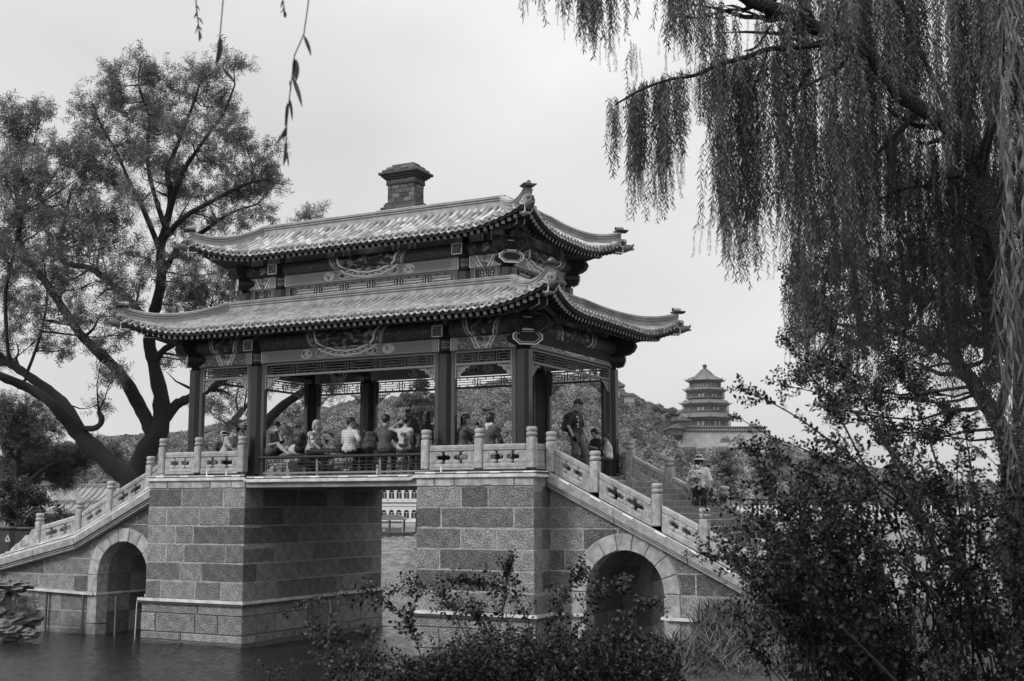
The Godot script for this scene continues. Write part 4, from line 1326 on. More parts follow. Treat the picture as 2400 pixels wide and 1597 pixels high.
func pavilion() -> void:
	print_mat("square_end", ornament(0))
	print_mat("round_end", ornament(1))
	print_mat("collar", ornament(2))
	mat("pale_pane", 0.92, 0.4)  # pale tone stands in for sky brightness behind the upper lattice
	mat("beam_face", 0.24, 0.6, M.tile_bed.albedo_texture, 2.5)
	var pv := thing("pavilion", "long double-eaved painted pavilion with grey tiled roofs and a brick finial", "pavilion")
	storey(pv, "lower_storey", 0.0, 0.0, 2.6, 2.9, 2.96, 3.26, 3.72, false)
	storey(pv, "upper_storey", 0.9, 4.3, 4.79, 5.1, 5.13, 5.43, 5.8, true)
	var tiles := []
	var lo := Roof.new()
	lo.om = 1.23; lo.oc = 1.46; lo.ym = 3.78; lo.yc = 4.26; lo.s = 0.57; lo.yr = 4.5
	roof(pv, "lower_roof", lo, false, tiles)
	var n_low := tiles.size()
	var hi := Roof.new()
	hi.om = 0.08; hi.oc = 0.28; hi.ym = 5.93; hi.yc = 6.43; hi.s = 1.2; hi.yr = 6.69
	roof(pv, "upper_roof", hi, true, tiles, 0.9)
	# the barrel tiles: the 300 nearest of the visible slopes one by one, the others together
	var order := range(tiles.size())
	order.sort_custom(func(i, j): return tiles[i][3] + (0.0 if tiles[i][2] else 100.0) < tiles[j][3] + (0.0 if tiles[j][2] else 100.0))
	var barrel := barrel_mesh(0.07, 0.27)
	var tm := []
	for k in 8:
		var m: StandardMaterial3D = M.tile_2.duplicate()
		m.albedo_color = grey(0.28 + 0.07 * k)
		tm.append(m)
	var rest := [[], []]
	var tint := [PackedFloat32Array(), PackedFloat32Array()]
	for k in order.size():
		var q: Array = tiles[order[k]]
		if k < 300: put("roof_tile", barrel, tm[clampi(int((q[1] - 0.25) / 0.07), 0, 7)], pv.get_child(2 if order[k] < n_low else 3), q[0])
		else:
			var w := 0 if order[k] < n_low else 1
			rest[w].append(q[0]); tint[w].push_back(q[1])
	var field: StandardMaterial3D = M.tile_2.duplicate()
	field.albedo_color = Color.WHITE
	for w in 2: many("tile_rows", barrel, rest[w], field, pv.get_child(2 + w), tint[w])
	# what closes the roofs: boards up to the upper storey, the low slopes inside the top ridge, ceiling and cross beams
	var b := B.new()
	for side in 4:
		var f := side_frame(side, 0.6)
		var l := (LX if side % 2 == 0 else LZ) - 1.2
		b.box(f * T(l / 2, 4.55, -0.14), Vector3(l - 0.3, 0.42, 0.06))
	put("roof_skirt", b, M.ridge, pv)
	b = B.new()
	for side in 4:
		var f := side_frame(side, 1.2)
		var l := (LX if side % 2 == 0 else LZ) - 2.4
		var k := f.affine_inverse() * Vector3(-4.97, 6.95, -2.55)
		b.tri(f * Vector3(0, 6.8, 0), f * Vector3(l, 6.8, 0), f * k)
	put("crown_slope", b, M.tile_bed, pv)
	b = B.new()
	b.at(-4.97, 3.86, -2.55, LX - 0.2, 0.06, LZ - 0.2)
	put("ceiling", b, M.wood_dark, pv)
	for x in [-9.94, -7.84, -2.1, 0.0]:
		b = B.new()
		b.at(x, 3.28, -2.55, 0.24, 0.4, LZ - 0.36, 0.02)
		put("cross_beam", b, M.wood_dark, pv)
	finial(pv)
	# benches between the columns
	for q in [[-7.84, -2.1, 0.0, true], [-9.94, -7.84, 0.0, false], [-2.1, 0.0, 0.0, false], [-7.84, -2.1, -5.11, true], [-9.94, -7.84, -5.11, false], [-2.1, 0.0, -5.11, false]]:
		var be := part("bench", pv)
		var l: float = q[1] - q[0] - 0.36
		var cx: float = (q[0] + q[1]) / 2
		b = B.new()
		b.at(cx, 0.5, q[2] - 0.02, l, 0.065, 0.36, 0.015)
		put("seat", b, M.bench_wood, be)
		b = B.new()
		lattice(b, T(0, 0, q[2] + 0.02), q[0] + 0.26, q[1] - 0.26, 0.13, 0.44, 6 if q[3] else 2)
		put("bench_lattice", b, M.bench_wood, be)
		b = B.new()
		b.at(cx, 0.095, q[2] + 0.04, l, 0.05, 0.05, 0.005)
		for x in ([q[0] + 0.22, q[0] + 2.0, q[0] + 3.9, q[1] - 0.22] if q[3] else [q[0] + 0.22, q[1] - 0.22]): b.at(x, 0.24, q[2] + 0.045, 0.055, 0.45, 0.055, 0.005)
		put("bench_frame", b, M.lattice_edge, be)

# ---------- plants ----------
func leaf_blade(b: B, at: Vector3, dir: Vector3, across: Vector3, l: float, w: float, bend := 0.15) -> void:    # a narrow folded leaf
	var nn := across.cross(dir).normalized()
	var m := at + dir * l * 0.42 - nn * l * bend * 0.3
	var e := at + dir * l - nn * l * bend
	var i := b.v(at, nn)
	b.v(m + across * w * 0.5, (nn + across * 0.35).normalized())
	b.v(e, nn)
	b.v(m - across * w * 0.5, (nn - across * 0.35).normalized())
	b.face(i, i + 1, i + 2); b.face(i, i + 2, i + 3)

func leaf_oval(b: B, at: Vector3, dir: Vector3, across: Vector3, l: float, w: float) -> void:
	var nn := across.cross(dir).normalized()
	var mid := at + dir * l * 0.55 - nn * l * 0.06
	var c := b.v(mid, nn)
	var ring := [[0.0, 0.04], [0.28, 0.42], [0.62, 0.5], [0.9, 0.26], [1.0, 0.0], [0.9, -0.26], [0.62, -0.5], [0.28, -0.42]]
	for q in ring: b.v(at + dir * l * q[0] + across * w * q[1] + nn * (absf(q[1]) * w * 0.35), (nn - across * q[1] * 0.5).normalized())
	for k in 8: b.face(c, c + 1 + k, c + 1 + (k + 1) % 8)

func rdir() -> Vector3:
	var v := Vector3(r(-1, 1), r(-1, 1), r(-1, 1))
	while v.length() > 1.0 or v.length() < 0.1: v = Vector3(r(-1, 1), r(-1, 1), r(-1, 1))
	return v.normalized()

func sprig(n: int, l: float, ll: float, lw: float, oval := false, droop := 0.3, spread := 0.8) -> ArrayMesh:       # a twig along +y with leaves
	var b := B.new()
	var pts := PackedVector3Array([Vector3.ZERO, Vector3(r(-0.05, 0.05), 0.5, r(-0.05, 0.05)) * l, Vector3(r(-0.12, 0.12), 1.0, r(-0.12, 0.12)) * l])
	b.tube(pts, PackedFloat32Array([l * 0.012, l * 0.009, l * 0.004]), 3, false)
	for k in n:
		var t := (k + 0.6) / n
		var p := pts[0].lerp(pts[1], t * 2.0) if t < 0.5 else pts[1].lerp(pts[2], t * 2.0 - 1.0)
		var side := Vector3(cos(k * 2.4 + r(-0.3, 0.3)), 0, sin(k * 2.4 + r(-0.3, 0.3)))
		var d := (Vector3.UP * r(0.3, 0.9) + side * spread + Vector3(0, -droop * t, 0)).normalized()
		var ac := d.cross(rdir()).normalized()
		var s := r(0.75, 1.15)
		if oval: leaf_oval(b, p + d * ll * 0.12, d, ac, ll * s, lw * s)
		else: leaf_blade(b, p, d, ac, ll * s, lw * s, r(0.0, 0.3))
	return b.mesh()

func aim(y: Vector3, roll: float, s: float, at: Vector3) -> Transform3D:      # a frame whose y axis points that way
	y = y.normalized()
	var x := y.cross(Vector3(0.36, 0.48, 0.8)).normalized()
	var bas := Basis(x, y, x.cross(y))
	return Transform3D(bas.rotated(y, roll).scaled(Vector3.ONE * s), at)

func limb(parent: Node, pts: Array, called := "limb", m: Material = null, seg := 9) -> PackedVector3Array:     # pts: [x, y, distance, half width in pixels]
	var p := PackedVector3Array()
	var rad := PackedFloat32Array()
	for q in pts:
		p.push_back(spot(q[0], q[1], q[2])); rad.push_back(q[3] * q[2] / 2912.5 * (0.88 if q[2] > 40.0 else 1.0))
	var sp := PackedVector3Array()
	var sr := PackedFloat32Array()
	for i in p.size() - 1:
		for k in 4:
			var t := k / 4.0
			sp.push_back(p[i].cubic_interpolate(p[i + 1], p[maxi(i - 1, 0)], p[mini(i + 2, p.size() - 1)], t))
			sr.push_back(lerpf(rad[i], rad[i + 1], t) * r(0.94, 1.06))
	sp.push_back(p[p.size() - 1]); sr.push_back(rad[rad.size() - 1])
	var b := B.new()
	b.tube(sp, sr, seg, true, 0.26, int(pts[0][0]))
	# small side shoots along the thinner part
	for i in range(3, sp.size() - 1):
		if sr[i] > 0.16 or called == "broken_limb" or parent.name == "weeping_willow" or rng.randf() < 0.35: continue
		var d := ((sp[i + 1] - sp[i]).normalized() * 0.7 + rdir()).normalized()
		var l := r(0.4, 1.3) * clampf(sr[i] * 12.0, 0.35, 1.2)
		b.tube(PackedVector3Array([sp[i], sp[i] + d * l * 0.4 + rdir() * l * 0.08, sp[i] + d * l * 0.75 + rdir() * l * 0.1, sp[i] + d * l + Vector3(0, l * 0.15, 0)]), PackedFloat32Array([sr[i] * 0.45, sr[i] * 0.32, sr[i] * 0.2, sr[i] * 0.06]), 5, false)
	put(called, b, m if m else M.bark, parent)
	return sp

func crown(parent: Node, blobs: Array, far: float, deep: float, meshes: Array, size: float, fill: float, limbs: Array, m: Material, called := "crown", up := 0.4) -> void:
	# blobs: [x, y, radius in pixels(, fill)]; a thin branch runs to each from the nearest limb
	var places := []
	for k in meshes.size(): places.append([])
	var b := B.new()
	var px := far / 2912.5
	for q in blobs:
		var c := spot(q[0], q[1], far + r(-deep, deep))
		var rad: float = q[2] * px
		var near := c + Vector3(0, -1, 0)
		var best := 1e9
		for l in limbs:
			for v in l:
				var d: float = v.distance_to(c) + maxf(0.0, v.y - c.y) * 1.5
				if d < best: best = d; near = v
		var from: Vector3 = near
		var mid := from.lerp(c, 0.5) + Vector3(r(-0.1, 0.1), -0.08, r(-0.1, 0.1)) * best
		if best < 12.0:
			b.tube(PackedVector3Array([from, from.lerp(mid, 0.5) + rdir() * best * 0.03, mid, mid.lerp(c, 0.5) + rdir() * best * 0.04, c]), PackedFloat32Array([0.028 + best * 0.004, 0.025 + best * 0.003, 0.022, 0.016, 0.008]), 5, false)
			for j in 5:
				var e := c + rdir() * rad * r(0.5, 0.95)
				b.tube(PackedVector3Array([mid.lerp(c, r(0.2, 0.9)), (mid + c + e) / 3.0 + rdir() * rad * 0.1, e]), PackedFloat32Array([0.013, 0.01, 0.004]), 4, false)
		var f: float = q[3] if q.size() > 3 else 1.0
		var n := int(fill * f * rad * rad * PI / (size * size))
		# a few denser tufts inside the blob, so that the sky shows between them
		var tufts := []
		for j in 7: tufts.append(c + rdir() * rad * r(0.3, 1.0) * Vector3(1, 0.85, 1))
		for j in n:
			var t: Vector3 = tufts[rng.randi() % 7]
			var o := rdir() * rad * 0.62 * pow(r(0, 1), 0.5)
			var at := t + o
			var dir := (o.normalized() * 0.7 + (at - c).normalized() * 0.5 + Vector3(0, up, 0) + rdir() * 0.5)
			places[rng.randi() % meshes.size()].append(aim(dir, r(0, TAU), r(0.75, 1.2), at - dir.normalized() * size * 0.4))
	put(called + "_twigs", b, M.twig, parent).set_meta("kind", "stuff")
	for k in meshes.size():
		var tint := PackedFloat32Array()
		for j in places[k].size(): tint.push_back(r(0.7, 1.3))
		if places[k].size(): many(called, meshes[k], places[k], m, parent, tint)

func leaf_mat(called: String, v: float, through: float, rough := 0.55) -> StandardMaterial3D:
	var m := mat(called, v, rough, null, 1.0, 0.0, null, 0.4)
	m.backlight_enabled = true
	m.backlight = Color(through, through, through)
	return m

func px(list: Array) -> Array:       # from the 2356-wide view to the 2400-wide one
	var o := []
	for q in list:
		var w: Array = q.duplicate()
		w[0] *= 1.0187; w[1] *= 1.0187; w[2] *= 1.0187
		o.append(w)
	return o

func left_trees() -> void:
	var lm := leaf_mat("willow_leaf_far", 0.15, 0.6)
	var ms := []
	for k in 4: ms.append(sprig(20, 0.5, 0.18, 0.03, false, 0.4, 0.9))
	var d := 47.0
	var t := thing("willow_tree", "tall forked willow with dark trunks and airy crown behind the left stair", "tree", spot(320, 1330, d))
	var g := part("branches", t)
	g.global_transform = Transform3D()
	var l := []
	l.append(limb(g, [[318, 1330, d, 52], [318, 1200, d, 42], [325, 1120, d, 34], [347, 1050, d, 30], [372, 1009, d, 26], [378, 948, d, 21], [362, 862, d, 17], [351, 813, d, 16], [355, 750, d, 15], [367, 711, d, 14], [379, 642, d, 13], [376, 585, d, 12], [396, 500, d, 10], [400, 450, d, 9], [392, 400, d, 7], [420, 330, d - 1, 5], [450, 250, d - 1, 4], [470, 190, d - 1, 2]], "trunk", null, 12))
	l.append(limb(g, [[366, 1040, d, 22], [350, 1000, d, 20], [326, 952, d, 19], [298, 899, d - 0.5, 16], [261, 854, d - 1, 15], [196, 793, d - 1, 12], [155, 735, d - 1.5, 11], [118, 678, d - 2, 10], [82, 629, d - 2, 9], [53, 584, d - 2, 8], [45, 530, d - 2, 6], [60, 470, d - 2, 4], [50, 400, d - 2, 3]]))
	l.append(limb(g, [[355, 770, d, 11], [302, 703, d + 0.5, 10], [261, 666, d + 1, 9], [212, 629, d + 1, 8], [163, 621, d + 1, 7], [147, 608, d + 1, 7], [137, 580, d + 1, 6], [150, 520, d + 1, 5], [165, 450, d + 1, 3]]))
	l.append(limb(g, [[379, 600, d, 8], [340, 500, d + 0.5, 7], [300, 420, d + 1, 5], [275, 360, d + 1, 4], [240, 300, d + 1, 3], [215, 240, d + 1, 2]]))
	l.append(limb(g, [[388, 540, d, 7], [352, 420, d, 6], [345, 350, d, 5], [350, 280, d, 4], [325, 200, d, 2], [330, 140, d, 2]]))
	l.append(limb(g, [[396, 500, d, 8], [420, 420, d - 1, 7], [470, 340, d - 1, 5], [520, 270, d - 1.5, 4], [550, 200, d - 1.5, 2]]))
	l.append(limb(g, [[385, 560, d, 8], [430, 510, d - 1, 7], [510, 465, d - 1, 5], [580, 430, d - 1.5, 4], [640, 420, d - 1.5, 2]]))
	l.append(limb(g, [[376, 650, d, 9], [420, 580, d + 1, 7], [480, 540, d + 1, 6], [540, 500, d + 1, 4], [600, 480, d + 1, 2]]))
	l.append(limb(g, [[385, 985, d, 14], [412, 950, d, 13], [440, 935, d, 12], [500, 905, d, 10], [570, 860, d, 7]]))
	l.append(limb(g, [[359, 850, d, 9], [385, 820, d - 0.5, 9], [420, 800, d - 1, 8], [480, 760, d - 1, 6]]))
	var blobs := px([[320, 150, 45], [250, 190, 45], [380, 175, 40], [470, 180, 50], [540, 145, 36], [200, 245, 42], [270, 235, 50], [345, 245, 55], [420, 235, 50], [495, 245, 52], [235, 305, 38], [300, 315, 48], [375, 305, 52], [445, 305, 52], [520, 295, 48], [565, 325, 38], [330, 375, 46], [410, 375, 52], [485, 372, 48], [550, 385, 48], [605, 375, 40], [640, 415, 38], [590, 445, 42], [530, 455, 46], [462, 445, 42], [395, 445, 40], [610, 490, 28], [550, 505, 32], [490, 505, 38], [340, 590, 45], [400, 525, 42], [430, 590, 44], [420, 655, 48], [480, 640, 48], [530, 650, 40], [565, 622, 34], [310, 680, 38], [500, 840, 48], [520, 900, 40], [455, 820, 30], [520, 600, 40], [470, 690, 40], [540, 690, 40], [400, 700, 40], [440, 760, 34], [395, 830, 26], [545, 830, 30]])
	crown(t, blobs, d, 1.6, ms, 0.42, 8.5, l, lm)
	for o in t.get_children(): o.transform = t.transform.affine_inverse()
	# the left one
	d = 45.0
	t = thing("willow_tree", "leaning willow at the far left with two long limbs reaching out of frame", "tree", spot(300, 1330, d))
	g = part("branches", t)
	l = []
	l.append(limb(g, [[318, 1330, d, 48], [312, 1200, d, 34], [302, 1127, d, 28], [261, 1090, d, 25], [204, 1037, d, 23], [175, 1005, d, 20], [122, 948, d - 0.5, 14], [61, 907, d - 0.5, 12], [0, 882, d - 1, 11], [-60, 850, d - 1, 9]], "trunk", null, 12))
	l.append(limb(g, [[192, 1015, d, 15], [155, 952, d + 0.3, 14], [122, 923, d + 0.5, 13], [78, 890, d + 0.5, 12], [37, 862, d + 0.5, 11], [0, 838, d + 0.5, 10], [-50, 800, d + 0.5, 8]]))
	l.append(limb(g, [[190, 1005, d, 7], [225, 1003, d - 0.3, 8], [238, 985, d - 0.3, 8], [230, 965, d - 0.3, 6]], "broken_limb"))
	l.append(limb(g, [[20, 850, d, 5], [12, 700, d, 5], [30, 600, d, 4], [50, 500, d, 3]]))
	l.append(limb(g, [[60, 880, d, 4], [90, 800, d, 4], [110, 700, d, 3], [100, 600, d, 2]]))
	blobs = px([[30, 250, 38], [70, 270, 38], [95, 255, 24], [20, 300, 38], [60, 330, 46], [120, 335, 42], [170, 345, 42], [230, 355, 42], [30, 390, 52], [100, 400, 56], [170, 402, 56], [240, 412, 52], [300, 435, 42], [40, 460, 58], [120, 470, 58], [200, 482, 56], [270, 492, 46], [30, 530, 58], [110, 540, 56], [190, 552, 54], [265, 560, 46], [20, 600, 55], [90, 620, 55], [170, 632, 50], [250, 642, 44], [30, 680, 52], [100, 700, 50], [180, 720, 46], [250, 722, 42], [20, 760, 40], [90, 775, 34], [150, 800, 30], [300, 760, 32], [225, 800, 32], [260, 870, 34], [230, 930, 24], [20, 835, 24]])
	crown(t, blobs, d, 2.2, ms, 0.42, 9.5, l, lm)
	for o in t.get_children(): o.transform = t.transform.affine_inverse()
	# a trunk further back, seen between the left columns
	d = 52.0
	t = thing("willow_tree", "thick leaning willow limbs seen between the pavilion's left columns", "tree", spot(560, 1260, d))
	g = part("branches", t)
	l = []
	l.append(limb(g, [[560, 1260, d, 24], [580, 1080, d, 18], [615, 1005, d, 14], [655, 958, d, 13], [705, 922, d, 11], [770, 880, d, 8], [830, 800, d, 5]], "trunk", null, 10))
	l.append(limb(g, [[520, 1100, d, 12], [530, 1012, d, 9], [545, 990, d, 8], [572, 957, d, 8]]))
	crown(t, px([[640, 720, 30], [560, 760, 40], [580, 860, 36], [470, 930, 35], [540, 960, 32], [600, 900, 28], [700, 500, 26], [735, 490, 18], [760, 900, 30], [700, 880, 26]]), d, 1.5, ms, 0.42, 8.5, l, lm)
	for o in t.get_children(): o.transform = t.transform.affine_inverse()
	# lower, denser growth at the far left
	var lm2 := leaf_mat("bank_leaf", 0.06, 0.25)
	d = 60.0
	t = thing("bank_tree", "dark spreading tree behind the trunks at the far left", "tree", spot(60, 1330, d))
	g = part("branches", t)
	l = [limb(g, [[40, 1330, d, 14], [50, 1200, d, 11], [40, 1080, d, 8], [60, 960, d, 5]], "trunk"), limb(g, [[48, 1150, d, 7], [120, 1090, d, 5], [220, 1070, d, 3]])]
	crown(t, px([[30, 960, 55], [90, 995, 45], [40, 1040, 55], [120, 1060, 50], [200, 1050, 42], [60, 1105, 46], [150, 1095, 38], [260, 1060, 30]]), d, 2.0, ms, 0.42, 24.0, l, lm2)
	for o in t.get_children(): o.transform = t.transform.affine_inverse()
	var ov := []
	for k in 3: ov.append(sprig(16, 0.4, 0.16, 0.05, true, 0.6, 0.9))
	d = 46.0
	t = thing("bank_shrub", "broad-leaved shrub behind the foot of the left stair", "shrub", spot(60, 1330, d))
	g = part("branches", t)
	l = [limb(g, [[50, 1330, d, 5], [50, 1250, d, 4], [60, 1190, d, 2]], "stem")]
	crown(t, px([[35, 1130, 38], [85, 1150, 34], [20, 1180, 34], [70, 1195, 30], [125, 1195, 24], [40, 1215, 26]]), d, 1.0, ov, 0.36, 10.0, l, lm2)
	for o in t.get_children(): o.transform = t.transform.affine_inverse()

func strand_mesh(n: int, ll: float, lw: float, spread: float) -> ArrayMesh:     # one metre of hanging willow
	var b := B.new()
	var pts := PackedVector3Array()
	for k in 6: pts.push_back(Vector3(0.02 * sin(k * 1.3), -k / 5.0, 0.02 * cos(k * 1.7)))
	b.tube(pts, PackedFloat32Array([0.0026, 0.0024, 0.0022, 0.002, 0.0018, 0.0016]), 3, false)
	for k in n:
		var t := (k + r(0.1, 0.9)) / n * 5.0
		var i := mini(int(t), 4)
		var p := pts[i].lerp(pts[i + 1], t - i)
		var an := k * 2.4 + r(-0.5, 0.5)
		var dir := Vector3(cos(an) * spread, -1.0, sin(an) * spread).normalized()
		leaf_blade(b, p, dir, dir.cross(rdir()).normalized(), ll * r(0.7, 1.15), lw * r(0.8, 1.1), r(-0.1, 0.25))
	return b.mesh()

func curtain(list: Array, meshes: Array, x0: float, x1: float, t0: float, t1: float, b0: float, b1: float, far: float, deep: float, n: int, clump := 5) -> void:
	# hanging strands between the pixel columns x0 and x1, from heights t0..t1 down to b0..b1, gathered in clumps
	for k in n:
		var cx := r(x0, x1)
		var cd := far + r(-deep, deep)
		var f := (cx - x0) / maxf(1.0, x1 - x0)
		var bottom := lerpf(b0, b1, f) - (pow(r(0, 1), 2.0) * minf(260.0, 0.45 * (lerpf(b0, b1, f) - lerpf(t0, t1, f)))) + r(-20, 30)
		for j in clump:
			var x := cx + r(-11, 11) * 15.0 / far
			var dd := cd + r(-0.12, 0.12)
			var top := spot(x, lerpf(t0, t1, f) + r(-20, 20) - (r(0, 260) if t0 < 0 else 0.0), dd)
			var low := spot(x, bottom + r(-60, 20), dd).y
			var y := top.y
			var lean := Vector3(r(-0.07, 0.09), 0, r(-0.08, 0.08))
			while y > low + 0.1:
				var s := minf(1.0, y - low)
				var dir := Vector3(0, -1, 0) + lean
				var bas := aim(-dir, r(0, TAU), 1.0, Vector3.ZERO).basis
				bas = bas.scaled_local(Vector3(1.0, s, 1.0)) if s > 0.6 else bas.scaled_local(Vector3.ONE * maxf(s, 0.35))
				var at := Vector3(top.x, y, top.z) + lean * (top.y - y)
				list[rng.randi() % meshes.size()].append(Transform3D(bas, at))
				y -= s * 0.97
				lean += Vector3(r(-0.05, 0.05), 0, r(-0.05, 0.05)) - lean * 0.25

func right_willow() -> void:
	var lm := leaf_mat("willow_leaf_near", 0.085, 0.35, 0.45)
	var d := 15.0
	var t := thing("weeping_willow", "weeping willow arching in from the right edge with long hanging strands", "tree", spot(2400, 1400, d))
	var g := part("branches", t)
	limb(g, [[2440, 1500, d, 50], [2425, 1100, d, 42], [2408, 800, d, 34], [2396, 690, d, 28], [2360, 600, d, 24], [2325, 490, d, 23], [2286, 390, d, 22], [2228, 300, d, 20], [2140, 242, d, 19], [2094, 204, d, 18], [2031, 121, d, 17], [1960, 85, d, 17], [1896, 58, d, 17], [1823, 25, d, 17], [1760, 2, d, 16], [1690, -40, d, 13], [1560, -90, d, 8], [1400, -120, d, 5], [1250, -110, d, 3]], "trunk", null, 12)
	limb(g, [[2000, 100, d, 6], [1900, 108, d - 0.2, 6], [1806, 115, d - 0.3, 6], [1746, 135, d - 0.4, 6], [1687, 151, d - 0.4, 5], [1627, 177, d - 0.4, 4], [1567, 187, d - 0.4, 3], [1500, 212, d - 0.4, 3], [1443, 245, d - 0.4, 2]])
	limb(g, [[1840, 40, d, 5], [1801, 50, d, 4], [1760, 30, d + 0.2, 3], [1705, 23, d + 0.2, 3], [1650, 41, d + 0.2, 2], [1590, 40, d + 0.2, 2]])
	limb(g, [[1800, 118, d - 0.3, 3], [1770, 200, d - 0.3, 2], [1740, 280, d - 0.3, 2]], "branch")
	limb(g, [[1806, 60, d, 3], [1775, 108, d, 3], [1745, 120, d, 2]], "branch")
	limb(g, [[1900, 160, d, 4], [1860, 240, d, 4], [1885, 300, d, 3]], "branch")
	limb(g, [[2330, 520, d, 8], [2240, 445, d + 1, 6], [2130, 440, d + 1, 4], [2060, 470, d + 1, 3]], "branch")
	limb(g, [[2260, 340, d, 7], [2150, 100, d + 1, 6], [2080, -80, d + 1, 5]], "branch")
	limb(g, [[2300, 420, d, 7], [2350, 150, d - 1, 6], [2330, -80, d - 1, 5]], "branch")
	var ms := []
	for k in 4: ms.append(strand_mesh(44, 0.1, 0.0155, 0.62))
	var q := [[], [], [], []]
	curtain(q, ms, 1205, 1290, -40, -40, 40, 120, d, 0.5, 5, 3)
	curtain(q, ms, 1300, 1380, -40, -40, 60, 130, d, 0.5, 8, 4)
	curtain(q, ms, 1368, 1430, -40, -40, 120, 150, d, 0.5, 10, 5)
	curtain(q, ms, 1455, 1490, -40, -20, 110, 90, d, 0.3, 2, 3)
	curtain(q, ms, 1450, 1495, 105, 110, 250, 200, d, 0.3, 3, 3)
	curtain(q, ms, 1555, 1640, -40, -40, 110, 190, d, 0.6, 15, 5)
	curtain(q, ms, 1640, 1860, 0, 60, 190, 230, d, 0.8, 16, 5)
	curtain(q, ms, 1420, 1500, 250, 215, 370, 460, d, 0.4, 10, 5)
	curtain(q, ms, 1490, 1600, 205, 180, 500, 505, d, 0.5, 17, 5)
	curtain(q, ms, 1590, 1660, 175, 160, 330, 310, d, 0.5, 9, 5)
	curtain(q, ms, 1672, 1752, 150, 140, 640, 650, d, 0.5, 15, 6)
	curtain(q, ms, 1752, 1840, 130, 130, 545, 540, d, 0.6, 13, 5)
	curtain(q, ms, 1840, 2000, -40, 60, 620, 700, d + 0.9, 1.2, 22, 6)
	curtain(q, ms, 1990, 2200, -40, 100, 560, 620, d + 1.8, 1.0, 23, 6)
	curtain(q, ms, 1900, 2350, -60, -60, 250, 420, d + 2.0, 1.0, 24, 6)
	curtain(q, ms, 1900, 2350, -60, 200, 300, 560, d - 0.6, 0.4, 7, 4)
	curtain(q, ms, 2200, 2420, -60, -60, 640, 780, d + 1.6, 1.0, 28, 6)
	curtain(q, ms, 2000, 2420, 300, 420, 640, 900, d + 1.6, 1.0, 26, 5)
	curtain(q, ms, 1850, 2120, 300, 300, 880, 1000, d + 2.4, 0.8, 27, 5)
	curtain(q, ms, 2100, 2410, 400, 400, 920, 1080, d + 2.4, 0.8, 27, 5)
	curtain(q, ms, 1850, 1890, 560, 580, 840, 900, d, 0.5, 4, 4)
	limb(g, [[2405, 760, d, 16], [2480, 450, d + 0.5, 13], [2570, 150, d + 0.8, 10], [2650, -150, d + 1.0, 6]], "branch")
	curtain(q, ms, 2430, 2760, -60, -60, 560, 820, d + 0.8, 1.6, 34, 6)
	for k in 4:
		var tint := PackedFloat32Array()
		for j in q[k].size(): tint.push_back(r(0.65, 1.35))
		many("hanging_strands", ms[k], q[k], lm, t, tint)
	for o in t.get_children(): o.transform = t.transform.affine_inverse()
	# a few strands of the same tree close to the lens at the right edge
	var near := [[], []]
	var ns := []
	for k in 2: ns.append(strand_mesh(26, 0.11, 0.013, 0.3))
	for k in 7:
		var x := r(2335, 2420)
		for j in 3: near[k % 2].append(Transform3D(Basis(Vector3.UP, r(0, TAU)), spot(x, -60 + j * 330 + r(-40, 40), 6.0 + r(-0.6, 0.8))))
	var o := thing("willow_branch", "close blurred willow sprays hanging down the right edge", "branch", spot(2380, 0, 6))
	for k in 2: many("hanging_strands", ns[k], near[k], lm, o).transform = o.transform.affine_inverse()

func broad_tree() -> void:
	var lm := leaf_mat("broad_leaf", 0.04, 0.25, 0.5)
	var d := 25.0
	var t := thing("broadleaf_tree", "small-leaved tree with curving trunk behind the willow strands at right", "tree", spot(2380, 1350, d))
	var g := part("branches", t)
	var l := []
	l.append(limb(g, [[2385, 1400, d, 32], [2378, 1250, d, 26], [2372, 1130, d, 24], [2360, 1040, d, 23], [2330, 972, d, 20], [2285, 905, d, 18], [2245, 850, d, 16], [2232, 790, d, 14], [2225, 700, d, 11], [2180, 620, d, 8], [2120, 560, d, 5]], "trunk", null, 11))
	l.append(limb(g, [[2335, 985, d, 12], [2360, 900, d - 0.5, 10], [2370, 800, d - 0.5, 8], [2350, 690, d - 0.5, 5]]))
	l.append(limb(g, [[2245, 850, d, 7], [2150, 800, d, 6], [2060, 770, d, 5], [1960, 760, d, 3], [1890, 720, d, 2]]))
	l.append(limb(g, [[2228, 720, d, 7], [2120, 660, d + 0.5, 5], [2000, 620, d + 0.5, 4], [1900, 600, d + 0.5, 2]]))
	var ms := []
	for k in 3: ms.append(sprig(18, 0.34, 0.075, 0.036, true, 0.5, 0.9))
	var blobs := []
	for q in [[1880, 640, 34], [1900, 560, 30], [1870, 720, 30], [1910, 700, 40], [1880, 790, 34], [1940, 640, 44], [1950, 760, 44], [1920, 850, 34], [2000, 600, 48], [2010, 700, 50], [2020, 810, 48], [1970, 890, 40], [2080, 640, 52], [2090, 750, 52], [2100, 860, 48], [2050, 930, 44], [2160, 600, 50], [2170, 700, 52], [2170, 800, 48], [2150, 920, 40], [2240, 620, 50], [2250, 720, 46], [2290, 800, 44], [2310, 650, 50], [2340, 740, 50], [2380, 830, 44], [2380, 640, 44], [2330, 880, 30], [2230, 960, 30], [1870, 880, 26], [1960, 960, 34], [2080, 1010, 40], [2180, 1020, 36]]: blobs.append(q)
	crown(t, blobs, d, 1.2, ms, 0.3, 14.0, l, lm)
	for o in t.get_children(): o.transform = t.transform.affine_inverse()

